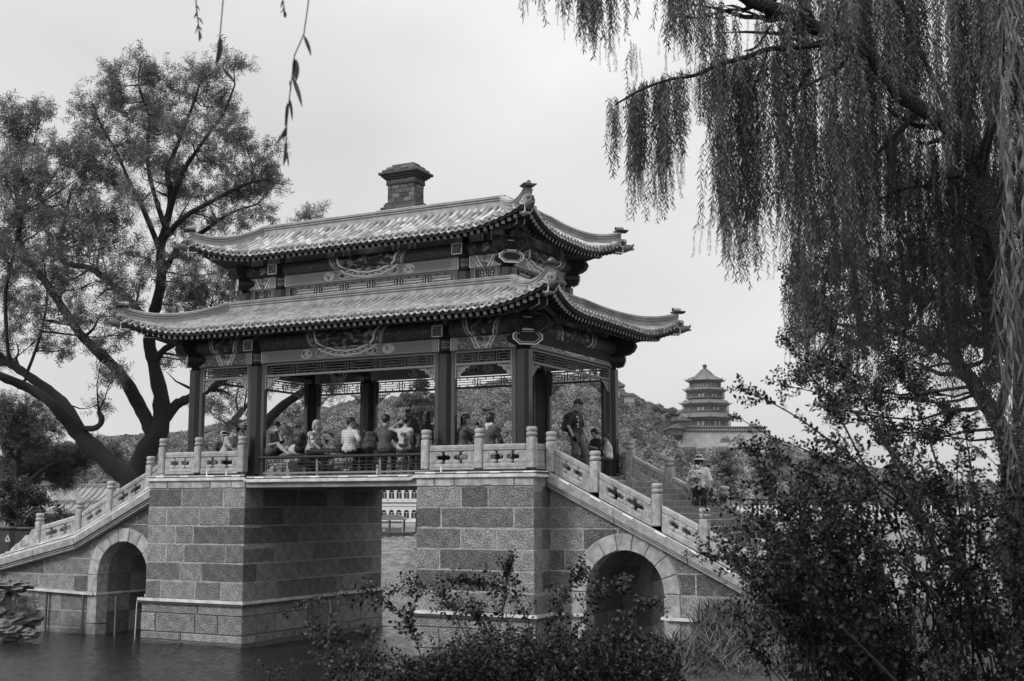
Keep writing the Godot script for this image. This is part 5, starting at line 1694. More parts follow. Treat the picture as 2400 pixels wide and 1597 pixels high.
func near_shrub() -> void:
	var lm := leaf_mat("shrub_leaf", 0.022, 0.12, 0.38)
	var ms := []
	for k in 4: ms.append(sprig(16, 0.2, 0.04, 0.024, true, 0.3, 0.9))
	for which in 2:
		var d := 6.6 if which == 0 else 7.4
		var t := thing("shrub", "dense dark small-leaved shrub filling the lower right corner" if which == 0 else "low dark shrub with arching sprays before the right pier", "shrub", spot(2200 if which == 0 else 1250, 1900, d))
		var b := B.new()
		var places := [[], [], [], []]
		var grow := func(stem: Array, twigs: int, spread: float, thick: float):
			# a stem through these pixels with leafy twigs along its outer part
			var p := PackedVector3Array()
			var dd := d + r(-0.5, 0.5)
			for q in stem: p.push_back(spot(q[0], q[1], dd + (q[2] if q.size() > 2 else 0.0)))
			var sp := PackedVector3Array()
			var rad := PackedFloat32Array()
			for i in p.size() - 1:
				for k in 4: sp.push_back(p[i].cubic_interpolate(p[i + 1], p[maxi(i - 1, 0)], p[mini(i + 2, p.size() - 1)], k / 4.0))
			sp.push_back(p[p.size() - 1])
			for k in sp.size(): rad.push_back(lerpf(thick, 0.0015, float(k) / sp.size()))
			b.tube(sp, rad, 5, false)
			for k in twigs:
				var f := pow(r(0.03, 1.0), 0.8) * (sp.size() - 1)
				var i := mini(int(f), sp.size() - 2)
				var at := sp[i].lerp(sp[i + 1], f - i)
				var along := (sp[i + 1] - sp[i]).normalized()
				places[rng.randi() % 4].append(aim(along * 0.8 + rdir() * spread, r(0, TAU), r(0.6, 1.15) * (1.0 - 0.45 * f / sp.size()), at))
		if which == 0:
			# sprays that leave the mass, then the mass itself
			for q in [[[2250, 1300], [2050, 1120], [1900, 1000], [1800, 940], [1735, 915]], [[2250, 1300], [2080, 1160], [1920, 1070], [1800, 1020], [1730, 978]], [[2200, 1400], [2000, 1240], [1850, 1180], [1740, 1170], [1650, 1160]], [[2150, 1450], [1980, 1330], [1850, 1260], [1740, 1240], [1690, 1255]], [[2100, 1250], [1980, 1000], [1900, 880], [1850, 800]], [[2200, 1300], [2080, 1050], [2000, 900], [1960, 830]], [[2250, 1300], [2200, 1100], [2150, 950], [2130, 880]], [[2050, 1597], [1900, 1420], [1780, 1330], [1700, 1310], [1640, 1300]], [[2100, 1597], [1950, 1450], [1860, 1380], [1770, 1360]], [[2050, 1300], [1930, 1150], [1850, 1090], [1800, 1050]], [[2300, 1300], [2280, 1120], [2260, 1000]], [[2400, 1300], [2380, 1100], [2350, 980]], [[2100, 1650], [2000, 1500], [1900, 1430], [1800, 1400]], [[1990, 1597], [1900, 1480], [1830, 1420], [1790, 1440]], [[1900, 1250], [1830, 1180], [1790, 1120], [1770, 1060]], [[2200, 1400], [2080, 1280], [1960, 1210], [1860, 1150]], [[2160, 1150], [2040, 1000], [1940, 930], [1840, 905]]]:
				grow.call(q, 22, 0.75, 0.008)
			for k in 34:      # looser growth before the foot of the stair
				var x := r(1700, 1880)
				var y := r(1200, 1440) + maxf(0.0, 1790.0 - x) * 0.4
				grow.call([[x + r(120, 260), y + 330, 0.3], [x + r(60, 130), y + 150, 0.2], [x + r(10, 40), y + 50], [x + r(-30, 10), y]], 11, 1.0, 0.005)
			for k in 155:
				var x := r(1830, 2440)
				var y := r(1010, 1560)
				if y < 1010 + 0.45 * maxf(0.0, 2000 - x): y += 120
				if y > 1330 and x < 1830 + (y - 1330) * 0.9: x += 230
				if Vector2((x - 2130) / 150.0, (y - 1310) / 80.0).length() < 1.0 and k % 3 > 0: continue
				grow.call([[x + r(-30, 120), y + 420, 0.3], [x + r(-20, 70), y + 220, 0.2], [x + r(-20, 30), y + 90], [x + r(-60, 20), y]], 13, 1.0, 0.007)
		else:
			for q in [[[1005, 1700], [990, 1560], [960, 1470], [905, 1405], [850, 1382], [780, 1385], [700, 1415]], [[1160, 1600], [1170, 1480], [1185, 1400], [1192, 1322]], [[1150, 1600], [1080, 1470], [1040, 1400], [975, 1375], [910, 1392]], [[1200, 1600], [1240, 1460], [1180, 1380], [1110, 1365], [1085, 1362]], [[1300, 1600], [1350, 1480], [1400, 1400], [1450, 1375]], [[1250, 1600], [1290, 1470], [1330, 1390], [1360, 1350]], [[1100, 1650], [960, 1560], [830, 1530], [700, 1560], [610, 1580]], [[1050, 1650], [930, 1580], [800, 1500], [740, 1470]], [[1150, 1600], [1130, 1480], [1110, 1430], [1050, 1420]], [[1400, 1600], [1440, 1500], [1490, 1430], [1540, 1420]], [[1050, 1650], [960, 1600], [870, 1570], [790, 1560]]]:
				grow.call(q, 26, 0.6, 0.004)
			for k in 420:
				var x := r(760, 1570)
				var top := 1635.0 - 165.0 * smoothstep(780, 1200, x) + 50.0 * smoothstep(1480, 1580, x)
				var y := r(top, 1610)
				grow.call([[x + r(-60, 60), y + 330, 0.2], [x + r(-30, 30), y + 150, 0.1], [x + r(-40, 40), y]], 15, 1.1, 0.003)
		var st := put("stems", b, M.twig, t, t.transform.affine_inverse())
		st.set_meta("kind", "stuff")
		for k in 4: many("leaves", ms[k], places[k], lm, t).transform = t.transform.affine_inverse()

func grass_clump() -> void:
	var gm := leaf_mat("grass_blade", 0.1, 0.3, 0.5)
	var ms := []
	for v in 3:
		var b := B.new()
		for k in 16:
			var at := Vector3(r(-0.12, 0.12), 0, r(-0.12, 0.12))
			var an := r(0, TAU)
			var out := Vector3(cos(an), 0, sin(an))
			var ac := out.cross(Vector3.UP)
			var l := r(0.5, 0.95)
			var w := 0.014
			var prev := at
			for s in 4:
				var t := (s + 1) / 4.0
				var nx := at + Vector3.UP * l * (t - 0.45 * t * t) + out * l * 0.6 * t * t
				var w0 := w * (1.0 - s / 4.0); var w1 := w * (1.0 - t)
				b.quad(prev - ac * w0, prev + ac * w0, nx + ac * w1, nx - ac * w1)
				prev = nx
		ms.append(b.mesh())
	var q := [[], [], []]
	for k in 480:
		var x := r(1560, 2050)
		var y := r(1450, 1680)
		if x < 1640 and y < 1540: continue
		var d := 21.5 - (y - 1450) * 0.02
		q[k % 3].append(Transform3D(Basis(Vector3.UP, r(0, TAU)).scaled(Vector3.ONE * r(0.85, 1.35)), spot(x, y, d)))
	var t := thing("grass_tuft", "thick tuft of long grass on the bank by the right arch", "grass", spot(1780, 1620, 19))
	for k in 3: many("grass", ms[k], q[k], gm, t).transform = t.transform.affine_inverse()

func top_sprays() -> void:
	# willow tips that hang into the top of the frame, every leaf by itself
	var lm := leaf_mat("near_leaf", 0.03, 0.12, 0.5)
	var b := B.new()
	leaf_blade(b, Vector3.ZERO, Vector3.UP, Vector3.RIGHT, 1.0, 0.17, 0.12)
	b = B.new()
	var prev: Array = []
	for k in 7:
		var t := k / 6.0
		var w := 0.085 * pow(sin(PI * pow(t, 0.75)), 0.8) + 0.002
		var c := Vector3(0.05 * sin(t * 2.5), t, 0.06 * t * t)
		var row := [c - Vector3(w, 0, -w * 0.3), c, c + Vector3(w, 0, w * 0.3)]
		if k > 0:
			b.quad(prev[0], prev[1], row[1], row[0]); b.quad(prev[1], prev[2], row[2], row[1])
		prev = row
	var leaf := b.mesh()
	var d := 4.2
	var sprays := [
		["thin willow tip with small leaves at the top left", [[457, -30], [460, 20], [465, 60], [467, 95]], [[460, 12, 470, 28], [463, 25, 452, 45], [464, 40, 474, 58], [465, 55, 457, 80], [466, 62, 472, 75], [467, 72, 465, 98], [466, 78, 474, 92]], 0.8],
		["long bare willow tip ending in one dark drooping leaf", [[525, -30], [520, 30], [515, 85], [505, 150]], [[516, 85, 506, 152], [520, 158, 552, 198], [512, 130, 508, 148]], 1.0],
		["short willow tip at the top edge beside the long spray", [[660, -30], [664, 8], [666, 40]], [[662, 0, 656, 20], [664, 10, 668, 26], [665, 18, 655, 32], [666, 24, 667, 44]], 0.7],
		["longest willow spray with dark leaves hanging before the sky", [[725, -30], [722, 10], [712, 80], [690, 130], [684, 180], [678, 230], [672, 290], [670, 350]], [[712, 82, 728, 132], [690, 135, 683, 178], [694, 138, 692, 190], [684, 180, 703, 254], [678, 188, 680, 215], [677, 228, 681, 285], [674, 240, 668, 300], [672, 296, 645, 338], [670, 305, 660, 330], [671, 330, 665, 372], [671, 350, 677, 392], [686, 150, 686, 196], [670, 340, 662, 390]], 1.0],
	]
	for s in sprays:
		var o := thing("willow_spray", s[0], "branch", spot(s[1][0][0], s[1][0][1], d))
		var p := PackedVector3Array()
		var rad := PackedFloat32Array()
		for q in s[1]:
			p.push_back(spot(q[0], q[1], d) - o.position); rad.push_back(0.0022)
		var st := B.new()
		st.tube(p, rad, 5)
		put("stem", st, M.twig, o)
		for q in s[2]:
			var a := spot(q[0], q[1], d + r(-0.03, 0.03))
			var e := spot(q[2], q[3], d + r(-0.03, 0.03))
			var tr := aim(e - a, 0.0, 1.0, a - o.position)
			var y := (e - a).normalized()
			var view := (a - EYE).normalized()
			var z := view.slide(y).normalized().rotated(y, r(-0.9, 0.9))
			var l := a.distance_to(e)
			put("leaf", leaf, lm, o, Transform3D(Basis(y.cross(z) * l * r(0.8, 1.1), y * l, z * l), a - o.position))

func boulder(at: Vector3, size: Vector3, sd: int) -> B:
	var f := FastNoiseLite.new(); f.seed = sd; f.frequency = 0.9; f.fractal_octaves = 4
	var b := B.new()
	var rows := 14
	var cols := 20
	for i in rows + 1:
		for k in cols + 1:
			var u := TAU * (k % cols) / cols
			var v := PI * i / rows
			var d := Vector3(sin(v) * cos(u), cos(v), sin(v) * sin(u))
			var q := 1.0 + 0.45 * f.get_noise_3dv(d * 1.6) + 0.12 * signf(sin(d.y * 14.0 + 3.0 * f.get_noise_3dv(d * 2.0)))
			b.v(at + d * size * q, d)
	for i in rows:
		for k in cols:
			var a := i * (cols + 1) + k
			b.face(a, a + 1, a + cols + 2); b.face(a, a + cols + 2, a + cols + 1)
	# flat facets catch the light as stone does
	var c := B.new()
	for i in range(0, b.ix.size(), 3): c.tri(b.p[b.ix[i]], b.p[b.ix[i + 1]], b.p[b.ix[i + 2]])
	return c

func rocks() -> void:
	var list := [[22, 1374, 34, 0.62, 0.16, "flat slab of rock topmost of the rockery at the left edge"], [20, 1415, 34.2, 0.5, 0.3, "dark undercut rock under the flat slab at the left edge"], [45, 1450, 33.6, 0.62, 0.33, "broad rounded rock in the middle of the left rockery"], [12, 1480, 33, 0.5, 0.26, "low rock at the waterline in the left corner"], [66, 1487, 33, 0.3, 0.14, "small pale rock at the waterline next to the bridge footing"], [-30, 1430, 33.5, 0.6, 0.7, "tall rock cut off by the left edge of the picture"]]
	for k in list.size():
		var q: Array = list[k]
		var at := spot(q[0], q[1], q[2])
		tag(put("rock", boulder(Vector3.ZERO, Vector3(q[3], q[4], q[3] * 0.9), 300 + k), M.rock, self, Transform3D(Basis.IDENTITY, at)), q[5], "rock", "rocks at the waterside on the left")
	# dry grass that hangs over them
	var gm := leaf_mat("dry_grass", 0.2, 0.3)
	var b := B.new()
	for k in 14:
		var an := r(0, TAU)
		var d := Vector3(cos(an), r(0.4, 1.2), sin(an)).normalized()
		leaf_blade(b, Vector3.ZERO, d, d.cross(rdir()).normalized(), r(0.2, 0.4), 0.01, 0.5)
	var places := []
	for k in 26: places.append(Transform3D(Basis(Vector3.UP, r(0, TAU)).scaled(Vector3.ONE * r(0.6, 1.0)), spot(r(25, 85), r(1405, 1470), 33.2)))
	var o := thing("grass_tuft", "dry grass growing over the rocks at the left edge", "grass", spot(55, 1440, 33.2))
	many("grass", b.mesh(), places, gm, o).transform = o.transform.affine_inverse()

func wild() -> void:
	left_trees()
	right_willow()
	broad_tree()
	near_shrub()
	grass_clump()
	top_sprays()
	rocks()

# ---------- the far shore ----------
func blade_ball(n: int, w: float) -> ArrayMesh:       # a far tree's crown: leafy patches through a ball of radius 1
	var b := B.new()
	for k in n:
		var d := rdir()
		d.y = absf(d.y) * 1.1 - 0.25
		var at := d * pow(r(0.15, 1.0), 0.4) * Vector3(1, 0.9, 1)
		var nn := (d.normalized() + rdir() * 0.6 + Vector3(0, 0.3, 0)).normalized()
		var a := nn.cross(rdir()).normalized() * w * r(0.6, 1.2)
		var c := nn.cross(a)
		var i := b.v(at - a * 0.9 - c * 0.4, nn)
		b.v(at + a * 0.3 - c * r(0.6, 1.1), nn); b.v(at + a, nn); b.v(at + c * r(0.5, 1.0) - a * 0.2, nn)
		b.face(i, i + 1, i + 2); b.face(i, i + 2, i + 3)
	return b.mesh()

const SKYLINE := [[-700, 1120], [-200, 1100], [0, 1085], [100, 1062], [220, 1038], [400, 1030], [560, 1000], [740, 968], [870, 945], [1000, 945], [1080, 920], [1200, 898], [1300, 888], [1400, 892], [1446, 918], [1475, 938], [1530, 955], [1600, 972], [1660, 1000], [1740, 1030], [1800, 1042], [1900, 1074], [2050, 1112], [2200, 1145], [2400, 1165], [3100, 1175]]

func ridge_px(x: float) -> float:
	for k in SKYLINE.size() - 1:
		if x <= SKYLINE[k + 1][0]:
			return lerpf(SKYLINE[k][1], SKYLINE[k + 1][1], smoothstep(0.0, 1.0, (x - SKYLINE[k][0]) / float(SKYLINE[k + 1][0] - SKYLINE[k][0])))
	return 1175.0

var hill_noise := FastNoiseLite.new()
func hill_at(x: float, t: float) -> Vector3:        # x: the bearing as a pixel column; t: 0 at the shore, 1 at the ridge, above 1 the far side
	var d := lerpf(340.0, 640.0, t)
	var p := spot(x, 1185.0, d)
	var top := spot(x, ridge_px(x), 640.0).y
	var k := clampf(t, 0.0, 1.0)
	var y := lerpf(-4.6, top, pow(k, 0.85)) + hill_noise.get_noise_2d(x * 0.6, t * 300.0) * 9.0 * sin(PI * k)
	# level ground for the tower's terrace
	var cut := (1.0 - smoothstep(120.0, 190.0, absf(x - 1690.0))) * smoothstep(0.3, 0.5, t) * (1.0 - smoothstep(0.93, 1.0, t))
	y = lerpf(y, minf(y, spot(1690, 1062, 560.0).y), cut)
	if t > 1.0: y = top - (t - 1.0) * 60.0
	return Vector3(p.x, y, p.z)

func hills() -> void:
	hill_noise.seed = 8; hill_noise.frequency = 0.012; hill_noise.fractal_octaves = 3
	var b := B.new()
	var nx := 95
	var nt := 16
	for i in nx:
		for k in nt:
			var q := []
			for w in [[0, 0], [1, 0], [1, 1], [0, 1]]: q.append(hill_at(-700.0 + (i + w[0]) * 40.0, (k + w[1]) / 14.0))
			b.quad(q[0], q[1], q[2], q[3])
	structure(put("hill", b, M.hill_soil))
	var lm := leaf_mat("forest_leaf", 0.15, 0.2, 0.8)
	var ms := []
	for k in 4: ms.append(blade_ball(300, 0.16))
	var q := [[], [], [], []]
	var tint := [PackedFloat32Array(), PackedFloat32Array(), PackedFloat32Array(), PackedFloat32Array()]
	for i in 20000:
		var x := r(-650, 3000)
		if i % 3 > 0: x = r(200, 1950)
		var t := pow(r(0.0, 1.0), 0.8) * 1.03
		var p := hill_at(x, t)
		# the tower's terrace and the hilltop hall stand clear of trees
		var h := r(1.7, 3.3)
		var tx := x - 1655.0
		if absf(tx) < 130.0 and t > 0.72 and t < 0.96: continue
		var v := eye_basis.inverse() * (p + Vector3(0, h * 1.4, 0) - EYE)
		if absf(tx - 40.0) < 118.0 and t <= 0.72 and 798.5 + 2912.5 * v.y / v.z < 1046.0: continue
		var n := hill_noise.get_noise_2d(x * 2.0, t * 900.0)
		q[i % 4].append(Transform3D(Basis(Vector3.UP, r(0, TAU)).scaled(Vector3(1, r(0.8, 1.25), 1) * h), p + Vector3(0, h * 0.5, 0)))
		tint[i % 4].push_back(clampf(0.85 + n * 1.0 + r(-0.28, 0.28), 0.35, 1.5))
	for k in 4:
		many("hill_forest", ms[k], q[k], lm, self, tint[k])

func eight(b: B, t: Transform3D, prof: Array) -> void:
	b.lathe(t, prof, 8)
	
func tower() -> void:
	# built in the photograph's pixels, one pixel being 0.192 m at this distance
	var d := 560.0
	var s := d / 2912.5
	var foot := spot(1655, 1012, d)
	var t := thing("tower", "tall eight-sided tower of four tiled storeys on a pale stone terrace", "tower", foot)
	t.rotation.y = 0.485
	var fr := Transform3D(Basis.IDENTITY.scaled(Vector3.ONE * s), Vector3.ZERO)
	var stone_m := mat("terrace_stone", 0.62, 0.9, M.coping.albedo_texture, 0.05)
	var tile := mat("far_tile", 0.13, 0.7)
	var dark := mat("far_wood", 0.07, 0.8)
	var pale := mat("far_pale", 0.34, 0.8)
	var oct := Transform3D(fr.basis * Basis(Vector3.UP, PI / 2), Vector3.ZERO)
	# [eave half width, eave height, roof top half width, roof top height, wall half width, wall foot]
	var lv := [[47.0, 118.0, 0.0, 146.0, 37.0, 99.0], [51.0, 95.0, 39.0, 103.0, 45.0, 76.0], [60.0, 63.0, 47.0, 73.0, 54.0, 44.0], [68.0, 30.0, 56.0, 42.0, 58.0, 8.0]]
	for k in 4:
		var q: Array = lv[k]
		var p := part("storey", t)
		var b := B.new()
		if k == 0: eight(b, oct, [Vector2(q[0] * 0.8, q[1] - 3), Vector2(q[0], q[1]), Vector2(q[0] * 0.97, q[1] + 1.5), Vector2(q[0] * 0.66, q[1] + 8), Vector2(q[0] * 0.36, q[1] + 17), Vector2(7, q[3]), Vector2(0, q[3])])
		else: eight(b, oct, [Vector2(q[0] * 0.8, q[1] - 3), Vector2(q[0], q[1]), Vector2(q[0] * 0.98, q[1] + 1.5), Vector2((q[0] + q[2]) * 0.5, q[1] + 5), Vector2(q[2], q[3]), Vector2(q[2] - 6, q[3])])
		put("roof", b, tile, p)
		b = B.new()
		for i in 8:
			var an := TAU * i / 8.0 + PI / 2
			var dir := Vector3(cos(an), 0, sin(an))
			var pts := PackedVector3Array([oct * (dir * (q[0] * 1.06) + Vector3(0, q[1] + 4, 0)), oct * (dir * (q[0] * 0.95) + Vector3(0, q[1] + 3, 0)), oct * (dir * lerpf(q[0], q[2], 0.5) + Vector3(0, lerpf(q[1], q[3], 0.38) + 1.5, 0)), oct * (dir * maxf(q[2], 6.0) + Vector3(0, q[3] + 1, 0))])
			b.tube(pts, PackedFloat32Array([1.3 * s, 1.0 * s, 0.9 * s, 0.9 * s]), 5)
		put("roof_ridge", b, mat("far_ridge", 0.14, 0.8), p)
		b = B.new()
		eight(b, oct, [Vector2(q[4] * 0.93, q[5]), Vector2(q[4] * 0.93, q[1])])
		put("wall", b, dark, p)
		b = B.new()
		var pane := B.new()
		var rail := B.new()
		for i in 8:
			var a0 := TAU * i / 8.0
			var c0: Vector3 = Vector3(cos(a0), 0, sin(a0)) * q[4]
			var c1: Vector3 = Vector3(cos(a0 + TAU / 8), 0, sin(a0 + TAU / 8)) * q[4]
			for j in 4:
				var c: Vector3 = c0.lerp(c1, j / 4.0)
				b.tube(PackedVector3Array([fr * (c + Vector3(0, q[5], 0)), fr * (c + Vector3(0, q[1] - 1.0, 0))]), PackedFloat32Array([0.75 * s, 0.75 * s]), 5)
				var w0: Vector3 = c0.lerp(c1, j / 4.0 + 0.06) * 0.945
				var w1: Vector3 = c0.lerp(c1, j / 4.0 + 0.19) * 0.945
				var y0: float = q[5] + (5.0 if k == 0 else 3.5)
				var y1: float = q[1] - (6.0 if k == 0 else 9.0)
				if k == 0 or j in [1, 2]: pane.bar(fr * ((w0 + Vector3(0, (y0 + y1) / 2, 0))), fr * ((w1 + Vector3(0, (y0 + y1) / 2, 0))), 0.6 * s, (y1 - y0) * s)
			for y in [q[5] + 0.8, q[5] + 3.0]: rail.bar(fr * (c0 * 1.02 + Vector3(0, y, 0)), fr * (c1 * 1.02 + Vector3(0, y, 0)), 1.0 * s, 0.8 * s)
			rail.bar(fr * (c0 * 1.0 + Vector3(0, q[1] - 2.4, 0)), fr * (c1 * 1.0 + Vector3(0, q[1] - 2.4, 0)), 1.0 * s, 2.4 * s)
		put("column", b, dark, p).set_meta("kind", "stuff")
		put("window", pane, pale, p).set_meta("kind", "stuff")
		put("railing", rail, mat("far_grey", 0.2, 0.8), p)
	var b := B.new()
	b.lathe(fr, [Vector2(6, 145), Vector2(4.5, 148), Vector2(3, 150), Vector2(5, 152), Vector2(5.5, 156), Vector2(3, 158), Vector2(0, 159)], 10)
	put("finial", b, mat("far_dark", 0.04, 0.7), t)
	# the gallery round the terrace and its corner halls
	b = B.new()
	b.box(fr * T(18, 0, 0), Vector3(215, 9, 150))
	put("gallery_wall", b, dark, t)
	b = B.new()
	b.box(fr * T(18, 6, 0), Vector3(222, 3, 156), 1.0)
	put("gallery_roof", b, tile, t)
	b = B.new()
	for i in 40: b.box(fr * T(-88 + i * 5.4, 0, 75.6), Vector3(2.6, 5.5, 0.8))
	put("gallery_window", b, pale, t).set_meta("kind", "stuff")
	for q in [[-66.0, 20.0, 74.0], [-80.0, 2.0, 78.0], [98.0, 4.0, 60.0]]:
		b = B.new()
		b.box(fr * T(q[0], q[1] - 8, q[2]), Vector3(26, 15, 22))
		put("hall_wall", b, dark, t)
		b = B.new()
		var rt := fr * T(q[0], q[1], q[2])
		b.prism(PackedVector2Array([Vector2(-19, 0), Vector2(19, 0), Vector2(18, 1.5), Vector2(9, 5), Vector2(4, 10), Vector2(-4, 10), Vector2(-9, 5), Vector2(-18, 1.5)]), rt * T(0, 0, -15), 30)
		put("hall_roof", b, tile, t)
	b = B.new()
	var w := fr * T(30, 0, 0)
	b.prism(PackedVector2Array([Vector2(-92, -4.6), Vector2(92, -4.6), Vector2(104, -64), Vector2(-104, -64)]), w * T(0, 0, -70), 142)
	put("terrace_wall", b, stone_m, t)
	b = B.new()
	for s2 in [-1.0, 1.0]:
		b.bar(w * Vector3(60 + 26 * s2, -8, 74), w * Vector3(40 + 70 * s2, -64, 120), 4 * s, 4 * s)
	put("stair_wall", b, pale, t)

func hall_on_hill() -> void:
	var d := 610.0
	var s := d / 2912.5
	var t := thing("hilltop_hall", "pale-walled hall with tiled roof on the hilltop, half hidden by the pavilion", "building", spot(1420, 930, d))
	t.rotation.y = 0.485
	var fr := Transform3D(Basis.IDENTITY.scaled(Vector3.ONE * s), Vector3.ZERO)
	var b := B.new()
	b.box(fr * T(0, 8, 0), Vector3(62, 32, 40))
	put("wall", b, M.far_pale, t)
	b = B.new()
	b.prism(PackedVector2Array([Vector2(-44, 22), Vector2(44, 22), Vector2(43, 25), Vector2(30, 33), Vector2(22, 44), Vector2(-22, 44), Vector2(-30, 33), Vector2(-43, 25)]), fr * T(0, 0, -28), 56)
	put("roof", b, M.far_tile, t)
	b = B.new()
	b.box(fr * T(0, 45, 0), Vector3(46, 3, 4))
	for x in [-20, -8, 4, 16]: b.box(fr * T(x, 48, 0), Vector3(2, 4, 2))
	put("roof_ridge", b, M.far_grey, t)
	b = B.new()
	for x in [-22, -8, 6, 20]: b.box(fr * T(x, 6, 20.2), Vector3(6, 10, 1))
	put("window", b, M.far_grey, t).set_meta("kind", "stuff")
	var g := thing("hill_gate", "small pale gate tower below the hilltop hall", "building", spot(1475, 938, 590))
	g.rotation.y = 0.485
	b = B.new()
	b.box(fr * T(0, 2, 0), Vector3(22, 16, 14))
	put("wall", b, M.far_pale, g)
	b = B.new()
	b.prism(PackedVector2Array([Vector2(-18, 9), Vector2(18, 9), Vector2(8, 15), Vector2(-8, 15)]), fr * T(0, 0, -11), 22)
	put("roof", b, M.far_tile, g)

func marble_house() -> void:
	var d := 215.0
	var s := d / 2912.5
	var t := thing("lakeside_house", "white two-storey arcaded house on the far shore seen under the bridge", "building", spot(900, 1238, d))
	t.rotation.y = 0.485
	var white := mat("white_wall", 0.75, 0.8)
	var glass := mat("house_glass", 0.05, 0.2)
	var fr := Transform3D(Basis.IDENTITY.scaled(Vector3.ONE * s), Vector3.ZERO)
	var b := B.new()
	b.box(fr * T(0, 1, 0), Vector3(200, 24, 30))
	put("quay", b, mat("quay_stone", 0.45, 0.9), t)
	b = B.new()
	b.box(fr * T(0, 55, -6), Vector3(190, 84, 20))
	put("wall", b, glass, t)
	# two arcades in front of the dark rooms
	for fl in 2:
		var y0 := 14.0 + fl * 46.0
		b = B.new()
		b.box(fr * T(0, y0 + 41, 9), Vector3(192, 8, 3))
		b.box(fr * T(0, y0 + 4, 8), Vector3(192, 8, 2))
		put("cornice", b, white, t)
		b = B.new()
		b.box(fr * T(0, y0 + 44.5, 9), Vector3(194, 2.5, 5))
		put("dark_band", b, M.far_grey, t)
		for i in 11:
			var x := -88.0 + i * 17.6
			var hole := PackedVector2Array()
			for k in 9: hole.push_back(Vector2(0, 22) + Vector2.from_angle(PI * k / 8.0) * 6.2)
			hole.push_back(Vector2(-6.2, -1)); hole.push_back(Vector2(6.2, -1))
			b = B.new()
			for q in Geometry2D.clip_polygons(rect(-8.8, 0, 8.8, 37), hole): if not Geometry2D.is_polygon_clockwise(q): b.prism(q, fr * T(x, y0, 7), 2.0)
			if b.p.size() == 0: 
				b.box(fr * T(x - 7.5, y0 + 18, 8), Vector3(2.6, 37, 2)); b.box(fr * T(x + 7.5, y0 + 18, 8), Vector3(2.6, 37, 2))
			put("arch", b, white, t)
			b = B.new()
			b.box(fr * T(x, y0 + 22, 6.5), Vector3(12, 1.0, 0.8)); b.box(fr * T(x, y0 + 15, 6.5), Vector3(0.9, 15, 0.8))
			put("window_bar", b, white, t)
	b = B.new()
	b.box(fr * T(0, 110, 0), Vector3(198, 3, 30))
	put("roof", b, M.far_tile, t)

func lake_boat() -> void:
	var d := 150.0
	var s := d / 2912.5
	var t := thing("canopy_boat", "dark wooden boat with a canopy floating on the lake seen between the piers", "boat", spot(925, 1256, d))
	t.position.y = WATER
	t.rotation.y = 0.45
	var fr := Transform3D(Basis.IDENTITY.scaled(Vector3.ONE * s), Vector3.ZERO)
	var wood := mat("boat_wood", 0.05, 0.6)
	var b := B.new()
	b.prism(PackedVector2Array([Vector2(-70, 9), Vector2(-58, 1), Vector2(38, -2), Vector2(52, 6), Vector2(56, 11), Vector2(40, 8), Vector2(-50, 8)]), fr * T(0, 0, -13), 26)
	put("hull", b, wood, t)
	b = B.new()
	b.box(fr * T(-4, 8.5, 13.2), Vector3(96, 1.6, 1.2))
	put("rail", b, M.far_grey, t)
	for x in [-40, -12, 22]:
		for z in [-10, 10]:
			b = B.new()
			b.box(fr * T(x, 22, z), Vector3(2.2, 30, 2.2))
			put("canopy_post", b, wood, t)
	b = B.new()
	b.prism(PackedVector2Array([Vector2(-46, 36), Vector2(30, 36), Vector2(18, 45), Vector2(8, 49), Vector2(-20, 49), Vector2(-34, 45)]), fr * T(0, 0, -14), 28)
	put("canopy", b, M.far_grey, t)
	b = B.new()
	b.box(fr * T(-10, 13, 9), Vector3(54, 10, 1.5)); b.box(fr * T(-10, 31, 10), Vector3(56, 5, 1.2))
	put("side_panel", b, mat("boat_panel", 0.12, 0.6), t)
	for x in [-6, 26]:
		b = B.new()
		b.ring(fr * T(x, 4, 13.5), 3.4, 1.3 * s, 10)
		put("tyre_fender", b, M.far_dark, t)
	b = B.new()
	b.lathe(fr * T(-24, 10, 10), [Vector2(0, 0), Vector2(2.6, 2.5), Vector2(0, 5)], 8)
	put("buoy", b, M.pale_lamp, t)

func tiled_house(called: String, label: String, at: Vector3, w: float, h: float, dp: float, turn: float) -> void:
	var t := thing(called, label, "building", at, turn)
	var b := B.new()
	b.at(0, h / 2, 0, w, h, dp)
	put("wall", b, M.far_pale, t)
	b = B.new()
	var q := PackedVector2Array([Vector2(-dp * 0.72, h - 0.1), Vector2(-dp * 0.7, h + 0.08), Vector2(-dp * 0.35, h + dp * 0.2), Vector2(0, h + dp * 0.44), Vector2(dp * 0.35, h + dp * 0.2), Vector2(dp * 0.7, h + 0.08), Vector2(dp * 0.72, h - 0.1), Vector2(0, h + dp * 0.36)])
	b.prism(q, Transform3D(Basis(Vector3.UP, PI / 2), Vector3(-w * 0.56, 0, 0)), w * 1.12)
	put("roof", b, M.tile_3, t)
	b = B.new()
	b.at(0, h + dp * 0.46, 0, w * 1.14, 0.3, 0.3, 0.05)
	put("roof_ridge", b, M.tile_2, t)
	var n := int(w * 1.1 / 0.42)
	for k in n:
		b = B.new()
		var x := -w * 0.55 + (k + 0.5) * w * 1.1 / n
		b.tube(PackedVector3Array([Vector3(x, h + 0.1, dp * 0.7), Vector3(x, h + dp * 0.21, dp * 0.35), Vector3(x, h + dp * 0.44, 0)]), PackedFloat32Array([0.09, 0.09, 0.09]), 5)
		put("tile_row", b, M["tile_%d" % (2 + k % 3)], t)
	b = B.new()
	for k in 3: b.at(-w * 0.3 + k * w * 0.3, h * 0.5, dp * 0.5 + 0.02, w * 0.12, h * 0.5, 0.06)
	put("window", b, M.far_grey, t).set_meta("kind", "stuff")

